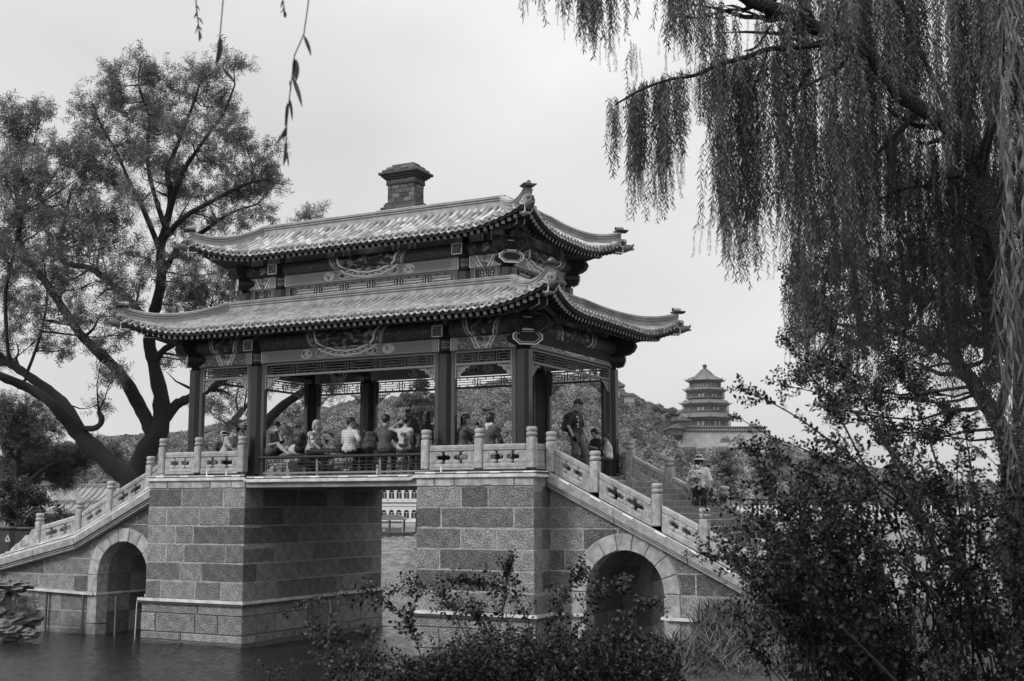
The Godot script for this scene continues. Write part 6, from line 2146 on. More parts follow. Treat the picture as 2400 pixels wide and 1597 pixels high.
func near_things() -> void:
	tiled_house("waterside_house", "long tiled house behind the trees at the left, right of its pair", spot(215, 1215, 84), 6.5, 1.15, 2.2, 0.35)
	tiled_house("waterside_house", "tiled house whose gable ridge shows above the left stair", spot(118, 1222, 80), 2.8, 1.2, 2.2, 1.2)
	tiled_house("waterside_house", "low pale-roofed house just above the left stair's balustrade", spot(160, 1232, 70), 3.4, 0.75, 1.2, 0.4)
	# litter bins by the foot of the left stair
	for k in 2:
		var at := spot(8 if k == 0 else 52, 1302, 41.5 + k)
		var t := thing("litter_bin", "dark litter bin with a white triangle at the left edge" if k == 0 else "dark litter bin without a sign behind the stair's scrolled end", "bin", at, 0.5)
		var b := B.new()
		b.at(0, 0.42, 0, 0.55, 0.84, 0.45, 0.03)
		put("body", b, M.dark_trough, t)
		b = B.new()
		b.at(0, 0.9, 0, 0.62, 0.1, 0.52, 0.03)
		put("lid", b, M.ridge_dark, t)
		if k == 0:
			b = B.new()
			b.loop(PackedVector3Array([Vector3(0.12, 0.5, 0.232), Vector3(0.26, 0.5, 0.232), Vector3(0.19, 0.66, 0.232)]), 0.024)
			b.at(0.19, 0.46, 0.232, 0.14, 0.02, 0.01)
			put("sign", b, M.pale_lamp, t)
	# white balustrade along the far bank, seen through the shrub
	var t := thing("quay_balustrade", "white stone balustrade along the far bank behind the dark shrub", "balustrade", spot(1800, 1212, 130))
	t.rotation.y = 0.485
	for k in 62:
		var b := B.new()
		b.at(-4 + k * 0.45, 0.5, 0, 0.16, 1.0, 0.16, 0.02)
		b.lathe(T(-4 + k * 0.45, 1.0, 0), [Vector2(0.06, 0), Vector2(0.1, 0.06), Vector2(0.06, 0.16), Vector2(0, 0.2)], 6)
		put("post", b, M.white_wall, t)
	for y in [0.3, 0.72]:
		var b := B.new()
		b.at(10.0, y, 0, 28, 0.16, 0.1)
		put("rail", b, M.white_wall, t)
	var b := B.new()
	b.at(10.0, -1.6, -1.0, 28, 3.1, 3.0, 0.05)
	put("quay_wall", b, M.quay_stone, t)
	# dark trees in the middle distance, framed by the columns
	var lm: Material = M.forest_leaf.duplicate()
	lm.albedo_color = grey(0.07)
	var list := [[985, 960, 150.0, 60, "tall dark feathery tree framed right of the pavilion's middle"], [700, 1010, 170.0, 52, "round tree on the far shore framed by the left columns"], [850, 1030, 180.0, 45, "pale bushy tree behind the seated visitors"], [1130, 1040, 200.0, 40, "low tree behind the right bay of the pavilion"], [1700, 1090, 150.0, 46, "full round tree on the far bank behind the stair"], [1800, 1100, 150.0, 44, "broad tree on the far bank behind the shrub's tip"]]
	for k in list.size():
		var q: Array = list[k]
		var s: float = q[2] / 2912.5
		var at := spot(q[0], q[1], q[2])
		var o := thing("shore_tree", q[4], "tree", Vector3(at.x, WATER + 0.3, at.z), 0.0)
		var st := B.new()
		st.tube(PackedVector3Array([Vector3.ZERO, Vector3(0.3, (at.y - WATER) * 0.6, 0), Vector3(0.1, at.y - WATER, 0)]), PackedFloat32Array([0.5, 0.35, 0.15]), 7)
		put("trunk", st, M.twig, o)
		var places := []
		for j in 46:
			var d: Vector3 = rdir() * pow(r(0.05, 1.0), 0.5) * q[3] * s * Vector3(0.9, 1.15, 0.9)
			places.append(Transform3D(Basis(Vector3.UP, r(0, TAU)).scaled(Vector3.ONE * q[3] * s * r(0.2, 0.36)), d + Vector3(0, at.y - WATER, 0)))
		var cr := many("crown", blade_ball(260, 0.13), places, lm if k == 0 else M.forest_leaf, o)

func banks() -> void:
	var f := FastNoiseLite.new(); f.seed = 4; f.frequency = 0.25
	# the near bank, right of the shoreline that runs from the right stair's foot towards the viewer
	var b := B.new()
	var shore := func(z: float) -> float: return 6.2 - 0.14 * maxf(z, 0.0) + 0.5 * f.get_noise_2d(z * 1.3, 0) if z > -1.0 else 6.2
	for i in 44:
		for k in 40:
			var q := []
			for w in [[0, 0], [1, 0], [1, -1], [0, -1]]:
				var z: float = 34.0 - (k - w[1]) * 1.0
				var x: float = shore.call(z) - 1.6 + (i + w[0]) * 0.9
				var e: float = x - shore.call(z)
				var y := -4.9 + 1.75 * smoothstep(-1.2, 1.2, e) + 0.9 * smoothstep(1.0, 9.0, e) + 0.15 * f.get_noise_2d(x * 2.0, z * 2.0)
				q.append(Vector3(x, y, z))
			b.quad(q[0], q[1], q[2], q[3])
	structure(put("near_bank", b, M.earth))
	# the left bank, round the foot of the left stair
	b = B.new()
	for i in 40:
		for k in 30:
			var q := []
			for w in [[0, 0], [1, 0], [1, -1], [0, -1]]:
				var x: float = -12.0 - (i + 1 - w[0]) * 1.2
				var z: float = 3.0 - (k - w[1]) * 1.6
				var e: float = minf(-15.9 - x, 60.0) + minf(0.0, -0.5 - z) * 1.2 if z > -7.0 else minf(-14.5 - 0.62 * (-7.0 - z) - x, 60.0)
				q.append(Vector3(x, -5.2 + 2.75 * smoothstep(-0.6, 1.4, e) + 0.12 * f.get_noise_2d(x * 2.0, z * 2.0), z))
			b.quad(q[0], q[1], q[2], q[3])
	structure(put("left_bank", b, M.earth))

func far_shore() -> void:
	banks()
	hills()
	tower()
	hall_on_hill()
	marble_house()
	lake_boat()
	near_things()

# ---------- people ----------
func field(caps: Array, cell: float, k := 0.03) -> B:
	# the surface of tapered capsules [a, b, ra, rb] joined smoothly, as surface nets
	var lo := Vector3.ONE * 1e9
	var hi := -lo
	for q in caps:
		var m := Vector3.ONE * (maxf(q[2], q[3]) + cell * 2.0 + k)
		lo = lo.min(q[0] - m).min(q[1] - m); hi = hi.max(q[0] + m).max(q[1] + m)
	var n := Vector3i(((hi - lo) / cell).ceil()) + Vector3i.ONE
	var g := PackedFloat32Array(); g.resize(n.x * n.y * n.z); g.fill(1.0)
	var sx := 1; var sy := n.x; var sz := n.x * n.y
	for q in caps:
		var a: Vector3 = q[0]; var b: Vector3 = q[1]; var ra: float = q[2]; var rb: float = q[3]
		var ab := b - a
		var l2 := maxf(ab.length_squared(), 1e-9)
		var m := Vector3.ONE * (maxf(ra, rb) + cell * 1.5 + k)
		var i0 := Vector3i(((a.min(b) - m - lo) / cell).floor()).clamp(Vector3i.ZERO, n - Vector3i.ONE)
		var i1 := Vector3i(((a.max(b) + m - lo) / cell).ceil()).clamp(Vector3i.ZERO, n - Vector3i.ONE)
		for z in range(i0.z, i1.z + 1):
			for y in range(i0.y, i1.y + 1):
				var row := z * sz + y * sy
				for x in range(i0.x, i1.x + 1):
					var p := lo + Vector3(x, y, z) * cell
					var t := clampf((p - a).dot(ab) / l2, 0.0, 1.0)
					var d := (p - a - ab * t).length() - lerpf(ra, rb, t)
					var o := g[row + x]
					var h := maxf(k - absf(o - d), 0.0) / k
					g[row + x] = minf(o, d) - h * h * k * 0.25
	var out := B.new()
	var id := PackedInt32Array(); id.resize(g.size()); id.fill(-1)
	var offs := [0, 1, sy, sy + 1, sz, sz + 1, sz + sy, sz + sy + 1]
	var cor := [Vector3(0, 0, 0), Vector3(1, 0, 0), Vector3(0, 1, 0), Vector3(1, 1, 0), Vector3(0, 0, 1), Vector3(1, 0, 1), Vector3(0, 1, 1), Vector3(1, 1, 1)]
	var edges := [[0, 1], [2, 3], [4, 5], [6, 7], [0, 2], [1, 3], [4, 6], [5, 7], [0, 4], [1, 5], [2, 6], [3, 7]]
	for z in n.z - 1:
		for y in n.y - 1:
			for x in n.x - 1:
				var c := z * sz + y * sy + x
				var s := 0
				for i in 8:
					if g[c + offs[i]] < 0.0: s += 1
				if s == 0 or s == 8: continue
				var sum := Vector3.ZERO
				var cnt := 0
				for e in edges:
					var va := g[c + offs[e[0]]]; var vb := g[c + offs[e[1]]]
					if (va < 0.0) != (vb < 0.0):
						sum += (cor[e[0]] as Vector3).lerp(cor[e[1]], va / (va - vb)); cnt += 1
				var nn := Vector3(g[c + 1] - g[c] + g[c + sz + sy + 1] - g[c + sz + sy], g[c + sy] - g[c] + g[c + sz + sy + 1] - g[c + sz + 1], g[c + sz] - g[c] + g[c + sz + sy + 1] - g[c + sy + 1])
				id[c] = out.v(lo + (Vector3(x, y, z) + sum / cnt) * cell, nn.normalized())
	for z in range(1, n.z - 1):
		for y in range(1, n.y - 1):
			for x in range(1, n.x - 1):
				var c := z * sz + y * sy + x
				var v0 := g[c]
				for ax in 3:
					var st: int = [1, sy, sz][ax]
					var v1 := g[c + st]
					if (v0 < 0.0) == (v1 < 0.0): continue
					var u: int = [sy, sz, 1][ax]
					var w: int = [sz, 1, sy][ax]
					var a := id[c - u - w]; var b := id[c - w]; var d := id[c]; var e := id[c - u]
					if a < 0 or b < 0 or d < 0 or e < 0: continue
					if v0 < 0.0: out.face(a, b, d); out.face(a, d, e)
					else: out.face(a, d, b); out.face(a, e, d)
	return out

func creased(b: B, much: float) -> B:       # folds pressed into cloth
	var f := FastNoiseLite.new(); f.seed = rng.randi() % 999; f.frequency = 7.0; f.fractal_type = FastNoiseLite.FRACTAL_RIDGED; f.fractal_octaves = 2
	var h := PackedFloat32Array()
	for i in b.p.size():
		var p := b.p[i]
		var q := Vector3(p.x, p.y * 1.7 + p.x * 0.6, p.z)
		var o := f.get_noise_3dv(q)
		b.n[i] = (b.n[i] - Vector3(f.get_noise_3dv(q + Vector3(0.012, 0, 0)) - o, f.get_noise_3dv(q + Vector3(0, 0.012, 0)) - o, f.get_noise_3dv(q + Vector3(0, 0, 0.012)) - o) * 0.9).normalized()
		b.p[i] = p + b.n[i] * o * much
	return b

func joinb(to: B, from: B, t: Transform3D) -> void:
	var first := to.p.size()
	for i in from.p.size(): to.v(t * from.p[i], (t.basis * from.n[i]).normalized())
	for i in from.ix: to.ix.push_back(first + i)

var kit := {}
func person_kit() -> void:
	# head: origin at the base of the skull, facing +z; height 0.23 from chin to crown
	var hd := [[Vector3(0, 0.115, -0.012), Vector3(0, 0.12, 0.012), 0.088, 0.082], [Vector3(0, 0.05, 0.03), Vector3(0, 0.0, 0.05), 0.062, 0.042], [Vector3(0, 0.07, 0.095), Vector3(0, 0.05, 0.108), 0.011, 0.016], [Vector3(-0.028, 0.02, 0.066), Vector3(0.028, 0.02, 0.066), 0.018, 0.018], [Vector3(-0.035, 0.1, 0.07), Vector3(0.035, 0.1, 0.07), 0.016, 0.016],
		[Vector3(-0.084, 0.075, -0.005), Vector3(-0.088, 0.05, 0.0), 0.018, 0.012], [Vector3(0.084, 0.075, -0.005), Vector3(0.088, 0.05, 0.0), 0.018, 0.012], [Vector3(0, 0.03, -0.02), Vector3(0, -0.1, -0.03), 0.056, 0.056]]
	kit.head = field(hd, 0.011, 0.02)
	kit.eyes = B.new()
	for s in [-1.0, 1.0]:
		kit.eyes.lathe(T(0.033 * s, 0.078, 0.083), [Vector2(0, -0.008), Vector2(0.013, 0), Vector2(0, 0.008)], 6)
		kit.eyes.bar(Vector3(0.018 * s, 0.1, 0.09), Vector3(0.05 * s, 0.1, 0.08), 0.008, 0.008)
	kit.eyes.bar(Vector3(-0.022, 0.022, 0.089), Vector3(0.022, 0.022, 0.089), 0.006, 0.008)
	kit.short_hair = field([[Vector3(0, 0.135, -0.02), Vector3(0, 0.145, 0.025), 0.092, 0.078], [Vector3(0, 0.09, -0.055), Vector3(0, 0.05, -0.06), 0.072, 0.05], [Vector3(-0.07, 0.12, 0.0), Vector3(-0.074, 0.08, -0.02), 0.026, 0.02], [Vector3(0.07, 0.12, 0.0), Vector3(0.074, 0.08, -0.02), 0.026, 0.02], [Vector3(-0.05, 0.165, 0.06), Vector3(0.05, 0.165, 0.06), 0.034, 0.034]], 0.012, 0.02)
	kit.bob_hair = field([[Vector3(0, 0.135, -0.02), Vector3(0, 0.14, 0.02), 0.096, 0.084], [Vector3(-0.06, 0.1, -0.03), Vector3(-0.07, 0.0, -0.03), 0.05, 0.04], [Vector3(0.06, 0.1, -0.03), Vector3(0.07, 0.0, -0.03), 0.05, 0.04], [Vector3(0, 0.09, -0.06), Vector3(0, -0.01, -0.065), 0.07, 0.05], [Vector3(-0.045, 0.165, 0.055), Vector3(0.045, 0.165, 0.055), 0.036, 0.036]], 0.012, 0.02)
	kit.tail_hair = field([[Vector3(0, 0.135, -0.02), Vector3(0, 0.142, 0.022), 0.092, 0.08], [Vector3(0, 0.09, -0.055), Vector3(0, 0.06, -0.06), 0.07, 0.05], [Vector3(0, 0.1, -0.12), Vector3(0, -0.02, -0.16), 0.034, 0.018], [Vector3(-0.05, 0.165, 0.055), Vector3(0.05, 0.165, 0.055), 0.034, 0.034]], 0.012, 0.015)
	kit.bun_hair = field([[Vector3(0, 0.135, -0.02), Vector3(0, 0.142, 0.022), 0.092, 0.08], [Vector3(0, 0.09, -0.055), Vector3(0, 0.05, -0.06), 0.07, 0.052], [Vector3(0, 0.11, -0.11), Vector3(0, 0.11, -0.12), 0.045, 0.045], [Vector3(-0.05, 0.165, 0.055), Vector3(0.05, 0.165, 0.055), 0.034, 0.034]], 0.012, 0.02)
	# a hand: origin at the wrist, fingers along -y, palm facing +z, thumb on +x
	var fg := [[Vector3(-0.022, -0.02, 0), Vector3(-0.024, -0.08, 0), 0.013, 0.013], [Vector3(0.0, -0.015, 0), Vector3(0.0, -0.085, 0), 0.015, 0.014], [Vector3(0.022, -0.02, 0), Vector3(0.022, -0.082, 0), 0.014, 0.013]]
	var ln := [[-0.033, 0.056], [-0.012, 0.072], [0.01, 0.078], [0.031, 0.07]]
	for q in ln:
		var a := Vector3(q[0], -0.085, 0)
		var m := a + Vector3(q[0] * 0.12, -q[1] * 0.5, q[1] * 0.12)
		fg.append([a, m, 0.009, 0.0085]); fg.append([m, m + Vector3(0, -q[1] * 0.42, q[1] * 0.3), 0.0085, 0.0075])
	fg.append([Vector3(0.025, -0.03, 0.004), Vector3(0.052, -0.06, 0.014), 0.012, 0.01]); fg.append([Vector3(0.052, -0.06, 0.014), Vector3(0.06, -0.092, 0.024), 0.01, 0.008])
	kit.hand = field(fg, 0.005, 0.006)
	kit.cap = B.new()
	kit.cap.lathe(T(0, 0.13, -0.005), [Vector2(0.098, -0.01), Vector2(0.1, 0.02), Vector2(0.09, 0.06), Vector2(0.06, 0.092), Vector2(0.0, 0.102)], 14)
	var brim := PackedVector2Array()
	for k in 9: brim.push_back(Vector2(cos(PI * k / 8.0) * 0.082, sin(PI * k / 8.0) * 0.1))
	kit.cap.prism(brim, Transform3D(Basis(Vector3.RIGHT, PI / 2 + 0.22), Vector3(0, 0.145, 0.07)), 0.008)
	kit.hat = B.new()
	kit.hat.lathe(T(0, 0.11, -0.005), [Vector2(0.17, -0.035), Vector2(0.172, -0.03), Vector2(0.102, 0.02), Vector2(0.1, 0.06), Vector2(0.085, 0.1), Vector2(0.05, 0.118), Vector2(0, 0.122)], 18)
	for q in [["skin", 0.3], ["skin_dark", 0.17], ["hair", 0.012], ["hair_pale", 0.34], ["cloth_white", 0.55], ["cloth_pale", 0.42], ["cloth_grey", 0.13], ["cloth_mid", 0.075], ["cloth_dark", 0.05], ["cloth_black", 0.014], ["eye", 0.01]]:
		mat(q[0], q[1], 0.8 if q[0] != "hair" else 0.45)
	var pr := FastNoiseLite.new(); pr.seed = 3; pr.frequency = 0.05; pr.noise_type = FastNoiseLite.TYPE_CELLULAR
	var im := Image.create(128, 128, false, Image.FORMAT_L8)
	var ck := Image.create(64, 64, false, Image.FORMAT_L8)
	for y in 128:
		for x in 128:
			var v := pr.get_noise_2d(x, y)
			im.set_pixel(x, y, Color.WHITE * (0.9 if v > -0.62 else 0.12))
			if x < 64 and y < 64: ck.set_pixel(x, y, Color.WHITE * (0.55 if x % 16 < 3 or y % 16 < 3 else 0.95))
	mat("cloth_print", 0.7, 0.85, ImageTexture.create_from_image(im), 2.6)
	mat("cloth_check", 0.72, 0.85, ImageTexture.create_from_image(ck), 6.0)

func person(label: String, at: Vector3, turn: float, o: Dictionary) -> Node3D:
	# o: sit, lean, shirt, legs, hair, look (turn, nod), hands ([left, right] as points), hat, size, knees, sleeve
	var s: float = o.get("size", 1.0)
	var t := thing("person", label, "person", at, turn)
	var sit: bool = o.get("sit", true)
	var lean: float = o.get("lean", 0.08)
	var hip := Vector3(0, 0.11 if sit else 0.92, 0)
	var tilt := Basis(Vector3.RIGHT, lean)
	var chest := hip + tilt * Vector3(0, 0.3, 0)
	var neck := hip + tilt * Vector3(0, 0.5, 0.0)
	var look: Array = o.get("look", [0.0, 0.1])
	var head := Transform3D(Basis(Vector3.UP, look[0]) * Basis(Vector3.RIGHT, look[1] + lean * 0.3), neck + tilt * Vector3(0, 0.09, 0.025))
	var body := [[neck - tilt * Vector3(0, 0.04, 0), head * Vector3(0, 0.02, -0.01), 0.055, 0.05]]
	var shirt := [[hip + Vector3(-0.07, 0.02, 0), hip + Vector3(0.07, 0.02, 0), 0.125, 0.125], [hip + Vector3(0, 0.05, 0), chest, 0.135, 0.14], [chest + tilt * Vector3(-0.07, 0.02, 0), chest + tilt * Vector3(0.07, 0.02, 0), 0.12, 0.12], [neck + tilt * Vector3(-0.13, -0.07, 0), neck + tilt * Vector3(0.13, -0.07, 0), 0.068, 0.068], [chest, neck, 0.11, 0.065]]
	var legs := [[hip + Vector3(-0.06, 0, 0), hip + Vector3(0.06, 0, 0), 0.128, 0.128]]
	var hands: Array = o.get("hands", [Vector3(-0.14, 0.16, 0.34), Vector3(0.14, 0.16, 0.34)] if sit else [Vector3(-0.25, 0.84, 0.08), Vector3(0.25, 0.84, 0.08)])
	var knees: Array = o.get("knees", [Vector3(-0.11, 0.08, 0.44), Vector3(0.11, 0.08, 0.44)] if sit else [Vector3(-0.1, 0.48, 0.03), Vector3(0.1, 0.48, 0.03)])
	var feet: Array = o.get("feet", [Vector3(-0.11, -0.36, 0.42), Vector3(0.11, -0.36, 0.42)] if sit else [Vector3(-0.1, 0.08, 0.0), Vector3(0.1, 0.08, 0.0)])
	var shorts: bool = o.get("shorts", false)
	var sleeve: float = o.get("sleeve", 0.8)
	var shoe := B.new()
	var out := B.new()
	for i in 2:
		var sg := -1.0 if i == 0 else 1.0
		var sh := neck + tilt * Vector3(0.18 * sg, -0.075, 0)
		var hd: Vector3 = hands[i]
		var d: Vector3 = hd - sh
		var l := minf(d.length(), 0.52)
		hd = sh + d.normalized() * l
		# the elbow: two lengths of 0.28 and 0.25, bent down and out
		var a := (0.28 * 0.28 - 0.25 * 0.25 + l * l) / (2.0 * l)
		var h := sqrt(maxf(0.0, 0.28 * 0.28 - a * a))
		var pole := (Vector3(sg * 0.6, -0.8, -0.35)).slide(d.normalized()).normalized()
		if o.has("pole") and o.pole[i] != Vector3.ZERO: pole = (o.pole[i] as Vector3).slide(d.normalized()).normalized()
		var el := sh + d.normalized() * a + pole * h
		body.append([sh, el, 0.046, 0.038]); body.append([el, hd, 0.037, 0.026])
		shirt.append([sh, sh.lerp(el, sleeve), 0.064, 0.056])
		if sleeve >= 1.0: shirt.append([el, el.lerp(hd, 0.9), 0.052, 0.04])
		var hip_j := hip + Vector3(0.09 * sg, -0.02, 0.02)
		var kn: Vector3 = knees[i]
		var ft: Vector3 = feet[i]
		body.append([hip_j, kn, 0.07, 0.056]); body.append([kn, kn.lerp(ft, 0.35), 0.054, 0.056]); body.append([kn.lerp(ft, 0.35), ft, 0.056, 0.036])
		body.append([ft, ft + Vector3(0, -0.04, 0.1), 0.036, 0.032])
		legs.append([hip_j, kn if not shorts else hip_j.lerp(kn, 0.85), 0.092, 0.074])
		if not shorts: legs.append([kn, ft + Vector3(0, 0.04, 0), 0.072, 0.056])
		var fdir: Vector3 = o.get("toe", Vector3(0, 0, 1))
		joinb(shoe, field([[ft + Vector3(0, -0.03, -0.03), ft + Vector3(0, -0.035, 0) + fdir * 0.16, 0.045, 0.038]], 0.02, 0.01), Transform3D())
		var wr := aim(el - hd, (-0.8 if i == 0 else 0.8), 1.0, hd)
		if i == 0: wr.basis.x = -wr.basis.x
		joinb(out, kit.hand, wr)
	var fb := field(body, 0.016, 0.03)
	joinb(fb, out, Transform3D())
	joinb(fb, kit.head, head)
	var sc := Transform3D(Basis.IDENTITY.scaled(Vector3.ONE * s), Vector3.ZERO)
	put("body", fb, M[o.get("skin", "skin")], t, sc)
	put("shirt", creased(field(shirt, 0.017, 0.045), 0.011), M[o.get("shirt", "cloth_grey")], t, sc)
	put("shorts" if shorts else "trousers", creased(field(legs, 0.02, 0.04), 0.007), M[o.get("legs", "cloth_dark")], t, sc)
	put("shoes", shoe, M.cloth_dark, t, sc)
	var hs := sc * head
	put("face", kit.eyes, M.eye, t, hs)
	put("hair", kit[o.get("hair", "short_hair")], M[o.get("hair_tone", "hair")], t, hs)
	if o.has("hat"): put(o.hat, kit[o.hat], M[o.get("hat_tone", "cloth_pale")], t, hs)
	if o.has("mask"):
		var mk := field([[Vector3(-0.03, 0.0, 0.075), Vector3(0.03, 0.0, 0.075), 0.036, 0.036]], 0.012, 0.01)
		put("mask", mk, M.cloth_white, t, hs)
	if o.has("glasses"):
		var gl := B.new()
		for sg in [-1.0, 1.0]:
			gl.ring(T(0.034 * sg, 0.078, 0.1), 0.024, 0.004, 8)
			gl.bar(Vector3(0.056 * sg, 0.08, 0.098), Vector3(0.088 * sg, 0.075, 0.0), 0.005, 0.005)
		put("glasses", gl, M.cloth_black, t, hs)
	if o.has("collar"):
		var cb := field([[Vector3(-0.07, -0.07, -0.06), Vector3(0.07, -0.07, -0.06), 0.055, 0.055], [Vector3(0, -0.1, -0.11), Vector3(0, -0.18, -0.13), 0.06, 0.03]], 0.016, 0.04)
		put("hood", cb, M[o.collar], t, hs)
	return t

func backpack(label: String, at: Vector3, turn: float, m: String, w: float, h: float, dp: float, soft := false, tilt := 0.0) -> Node3D:
	var t := thing("backpack" if not soft else "drawstring_bag", label, "backpack" if not soft else "bag", at, turn)
	t.rotation = Vector3(tilt, turn, 0)
	var caps := [[Vector3(-w * 0.26, -h * 0.28, 0), Vector3(w * 0.26, -h * 0.28, 0), dp * 0.5, dp * 0.5], [Vector3(-w * 0.24, 0, 0), Vector3(w * 0.24, 0, 0), dp * 0.52, dp * 0.52], [Vector3(-w * 0.14, h * 0.3, 0.01), Vector3(w * 0.14, h * 0.3, 0.01), dp * 0.38, dp * 0.38]]
	put("sack", field(caps, 0.016, 0.06), M[m], t)
	if not soft: put("pocket", field([[Vector3(-w * 0.18, -h * 0.26, -dp * 0.42), Vector3(w * 0.18, -h * 0.26, -dp * 0.42), 0.06, 0.06], [Vector3(-w * 0.16, -h * 0.12, -dp * 0.42), Vector3(w * 0.16, -h * 0.12, -dp * 0.42), 0.045, 0.045]], 0.016, 0.04), M[m], t)
	for s in [-1.0, 1.0]:
		var b := B.new()
		b.tube(PackedVector3Array([Vector3(0.1 * s, h * 0.36, dp * 0.3), Vector3(0.13 * s, h * 0.5, dp * 0.8), Vector3(0.14 * s, h * 0.3, dp * 1.5), Vector3(0.16 * s, -h * 0.05, dp * 1.4), Vector3(0.15 * s, -h * 0.3, dp * 0.4)]), PackedFloat32Array([0.018, 0.022, 0.022, 0.018, 0.014] if not soft else [0.007, 0.007, 0.007, 0.007, 0.007]), 6)
		put("strap", b, M[m], t)
	return t

func people() -> void:
	person_kit()
	var R := PI / 2        # facing +x
	var A := PI            # facing away from the camera's side
	var seat := 0.535
	person("woman in grey tee and face mask leaning forward in the left bay", Vector3(-9.12, seat, -0.3), R, {"lean": 0.42, "shirt": "cloth_pale", "hair": "bun_hair", "look": [0.1, 0.35], "mask": true, "hands": [Vector3(-0.1, 0.1, 0.5), Vector3(0.1, 0.12, 0.48)]})
	person("masked person with dark hair facing left beside the woman in grey tee", Vector3(-8.42, seat, -0.5), -R, {"lean": 0.3, "shirt": "cloth_mid", "look": [0.0, 0.4], "mask": true, "skin": "skin_dark"})
	person("person in a white cap half hidden behind the left corner column", Vector3(-10.35, seat - 0.1, -1.6), 0.9, {"shirt": "cloth_dark", "hat": "cap", "hat_tone": "cloth_white"})
	person("man in dark cap and shorts sitting with bent knees on the bench", Vector3(-7.42, seat, -0.1), R * 0.9, {"lean": 0.18, "shirt": "cloth_mid", "legs": "cloth_dark", "shorts": true, "hat": "cap", "hat_tone": "cloth_black", "mask": true, "look": [-0.1, 0.1], "knees": [Vector3(-0.12, 0.26, 0.42), Vector3(0.14, 0.22, 0.42)], "feet": [Vector3(-0.1, 0.05, 0.72), Vector3(0.14, 0.03, 0.74)], "hands": [Vector3(-0.12, 0.34, 0.4), Vector3(0.05, 0.62, 0.2)]})
	person("girl with a ponytail and pale top looking down beside the capped man", Vector3(-6.9, 0.3, -0.75), R * 0.85, {"size": 0.86, "lean": 0.2, "shirt": "cloth_pale", "hair": "tail_hair", "look": [0.0, 0.35], "hands": [Vector3(-0.1, 0.3, 0.34), Vector3(0.1, 0.3, 0.34)]})
	person("person with long dark hair sitting low next to the pale bag", Vector3(-6.45, 0.2, -1.0), R * 0.6, {"size": 0.88, "shirt": "cloth_dark", "hair": "bob_hair", "look": [0.3, 0.3]})
	person("woman with pale bobbed hair and printed blouse on the bench", Vector3(-6.12, seat, -0.08), R * 0.95, {"lean": 0.2, "shirt": "cloth_print", "legs": "cloth_black", "hair": "bob_hair", "hair_tone": "hair_pale", "look": [-0.2, 0.05], "hands": [Vector3(-0.12, 0.12, 0.42), Vector3(0.12, 0.14, 0.45)], "knees": [Vector3(-0.1, 0.1, 0.44), Vector3(0.1, 0.1, 0.44)], "feet": [Vector3(-0.1, 0.03, 0.8), Vector3(0.1, 0.03, 0.8)]})
	backpack("black rucksack worn by the woman with pale hair", Vector3(-6.38, 0.86, 0.02), R * 0.95, "cloth_black", 0.34, 0.6, 0.2, false, 0.2)
	person("man in white checked shirt sitting with his back to the lens", Vector3(-4.92, seat, -0.02), A, {"lean": 0.06, "shirt": "cloth_check", "legs": "cloth_black", "glasses": true, "look": [-0.9, 0.0], "hands": [Vector3(-0.24, 0.18, 0.1), Vector3(0.16, 0.14, 0.3)], "size": 1.02})
	person("person in dark grey top with a dark rucksack sitting on the bench", Vector3(-3.92, seat, -0.1), A + 0.35, {"lean": 0.12, "shirt": "cloth_mid", "look": [-0.1, 0.1], "size": 1.08, "hands": [Vector3(-0.1, 0.4, 0.35), Vector3(0.12, 0.4, 0.35)]})
	backpack("dark rucksack on the left shoulder of the person in grey", Vector3(-4.22, 0.86, 0.1), A + 0.8, "cloth_dark", 0.3, 0.52, 0.19)
	person("person in sleeveless pale top raising one arm to the head", Vector3(-3.32, seat, -0.04), A - 0.15, {"lean": 0.1, "shirt": "cloth_pale", "look": [0.35, 0.05], "sleeve": 0.25, "size": 1.02, "hands": [Vector3(0.1, 0.4, 0.3), Vector3(0.28, 0.74, 0.12)], "pole": [Vector3.ZERO, Vector3(1, -0.1, -0.3)]})
	backpack("grey drawstring bag with a white print on the back of the person raising an arm", Vector3(-3.22, 0.86, 0.16), A - 0.15, "cloth_mid", 0.3, 0.42, 0.12, true)
	var b := B.new()
	for q in [[-0.04, 0.02, 0.03, 0.13], [0.0, 0.03, 0.03, 0.16], [0.045, 0.01, 0.035, 0.12], [0.0, -0.06, 0.13, 0.04]]: b.at(q[0], q[1], 0.064, q[2], q[3], 0.006, 0.002)
	tag(put("bag_print", b, M.cloth_white, self, T(-3.22, 0.84, 0.175)), "white printed mark on the grey drawstring bag", "print")
	person("smiling woman in a pale cap standing inside the pavilion", Vector3(-4.42, 0.0, -2.0), 0.35, {"sit": false, "shirt": "cloth_dark", "hat": "cap", "hat_tone": "cloth_pale", "hair": "bob_hair", "look": [-0.3, 0.0], "size": 1.03})
	person("person in a patterned cap and dark jacket beside the third column", Vector3(-3.75, 0.0, -1.9), -1.2, {"sit": false, "shirt": "cloth_black", "sleeve": 1.0, "hat": "cap", "hat_tone": "cloth_print", "hair": "bob_hair", "look": [0.0, 0.05], "size": 0.99})
	person("woman in grey tee holding up a phone in the right bay", Vector3(-1.75, seat, -0.16), A - 0.85, {"lean": 0.1, "shirt": "cloth_mid", "hair": "bob_hair", "look": [-0.25, 0.0], "hands": [Vector3(-0.05, 0.62, 0.36), Vector3(0.08, 0.62, 0.36)]})
	b = B.new()
	b.at(0, 0, 0, 0.078, 0.155, 0.012, 0.004)
	var ph := put("phone", b, M.cloth_black, self, T(-1.38, 1.23, -0.42, -0.6))
	tag(ph, "dark phone held up by the woman in grey tee", "phone")
	b = B.new()
	b.at(0, 0, 0.008, 0.066, 0.135, 0.003)
	put("screen", b, M.cloth_grey, ph)
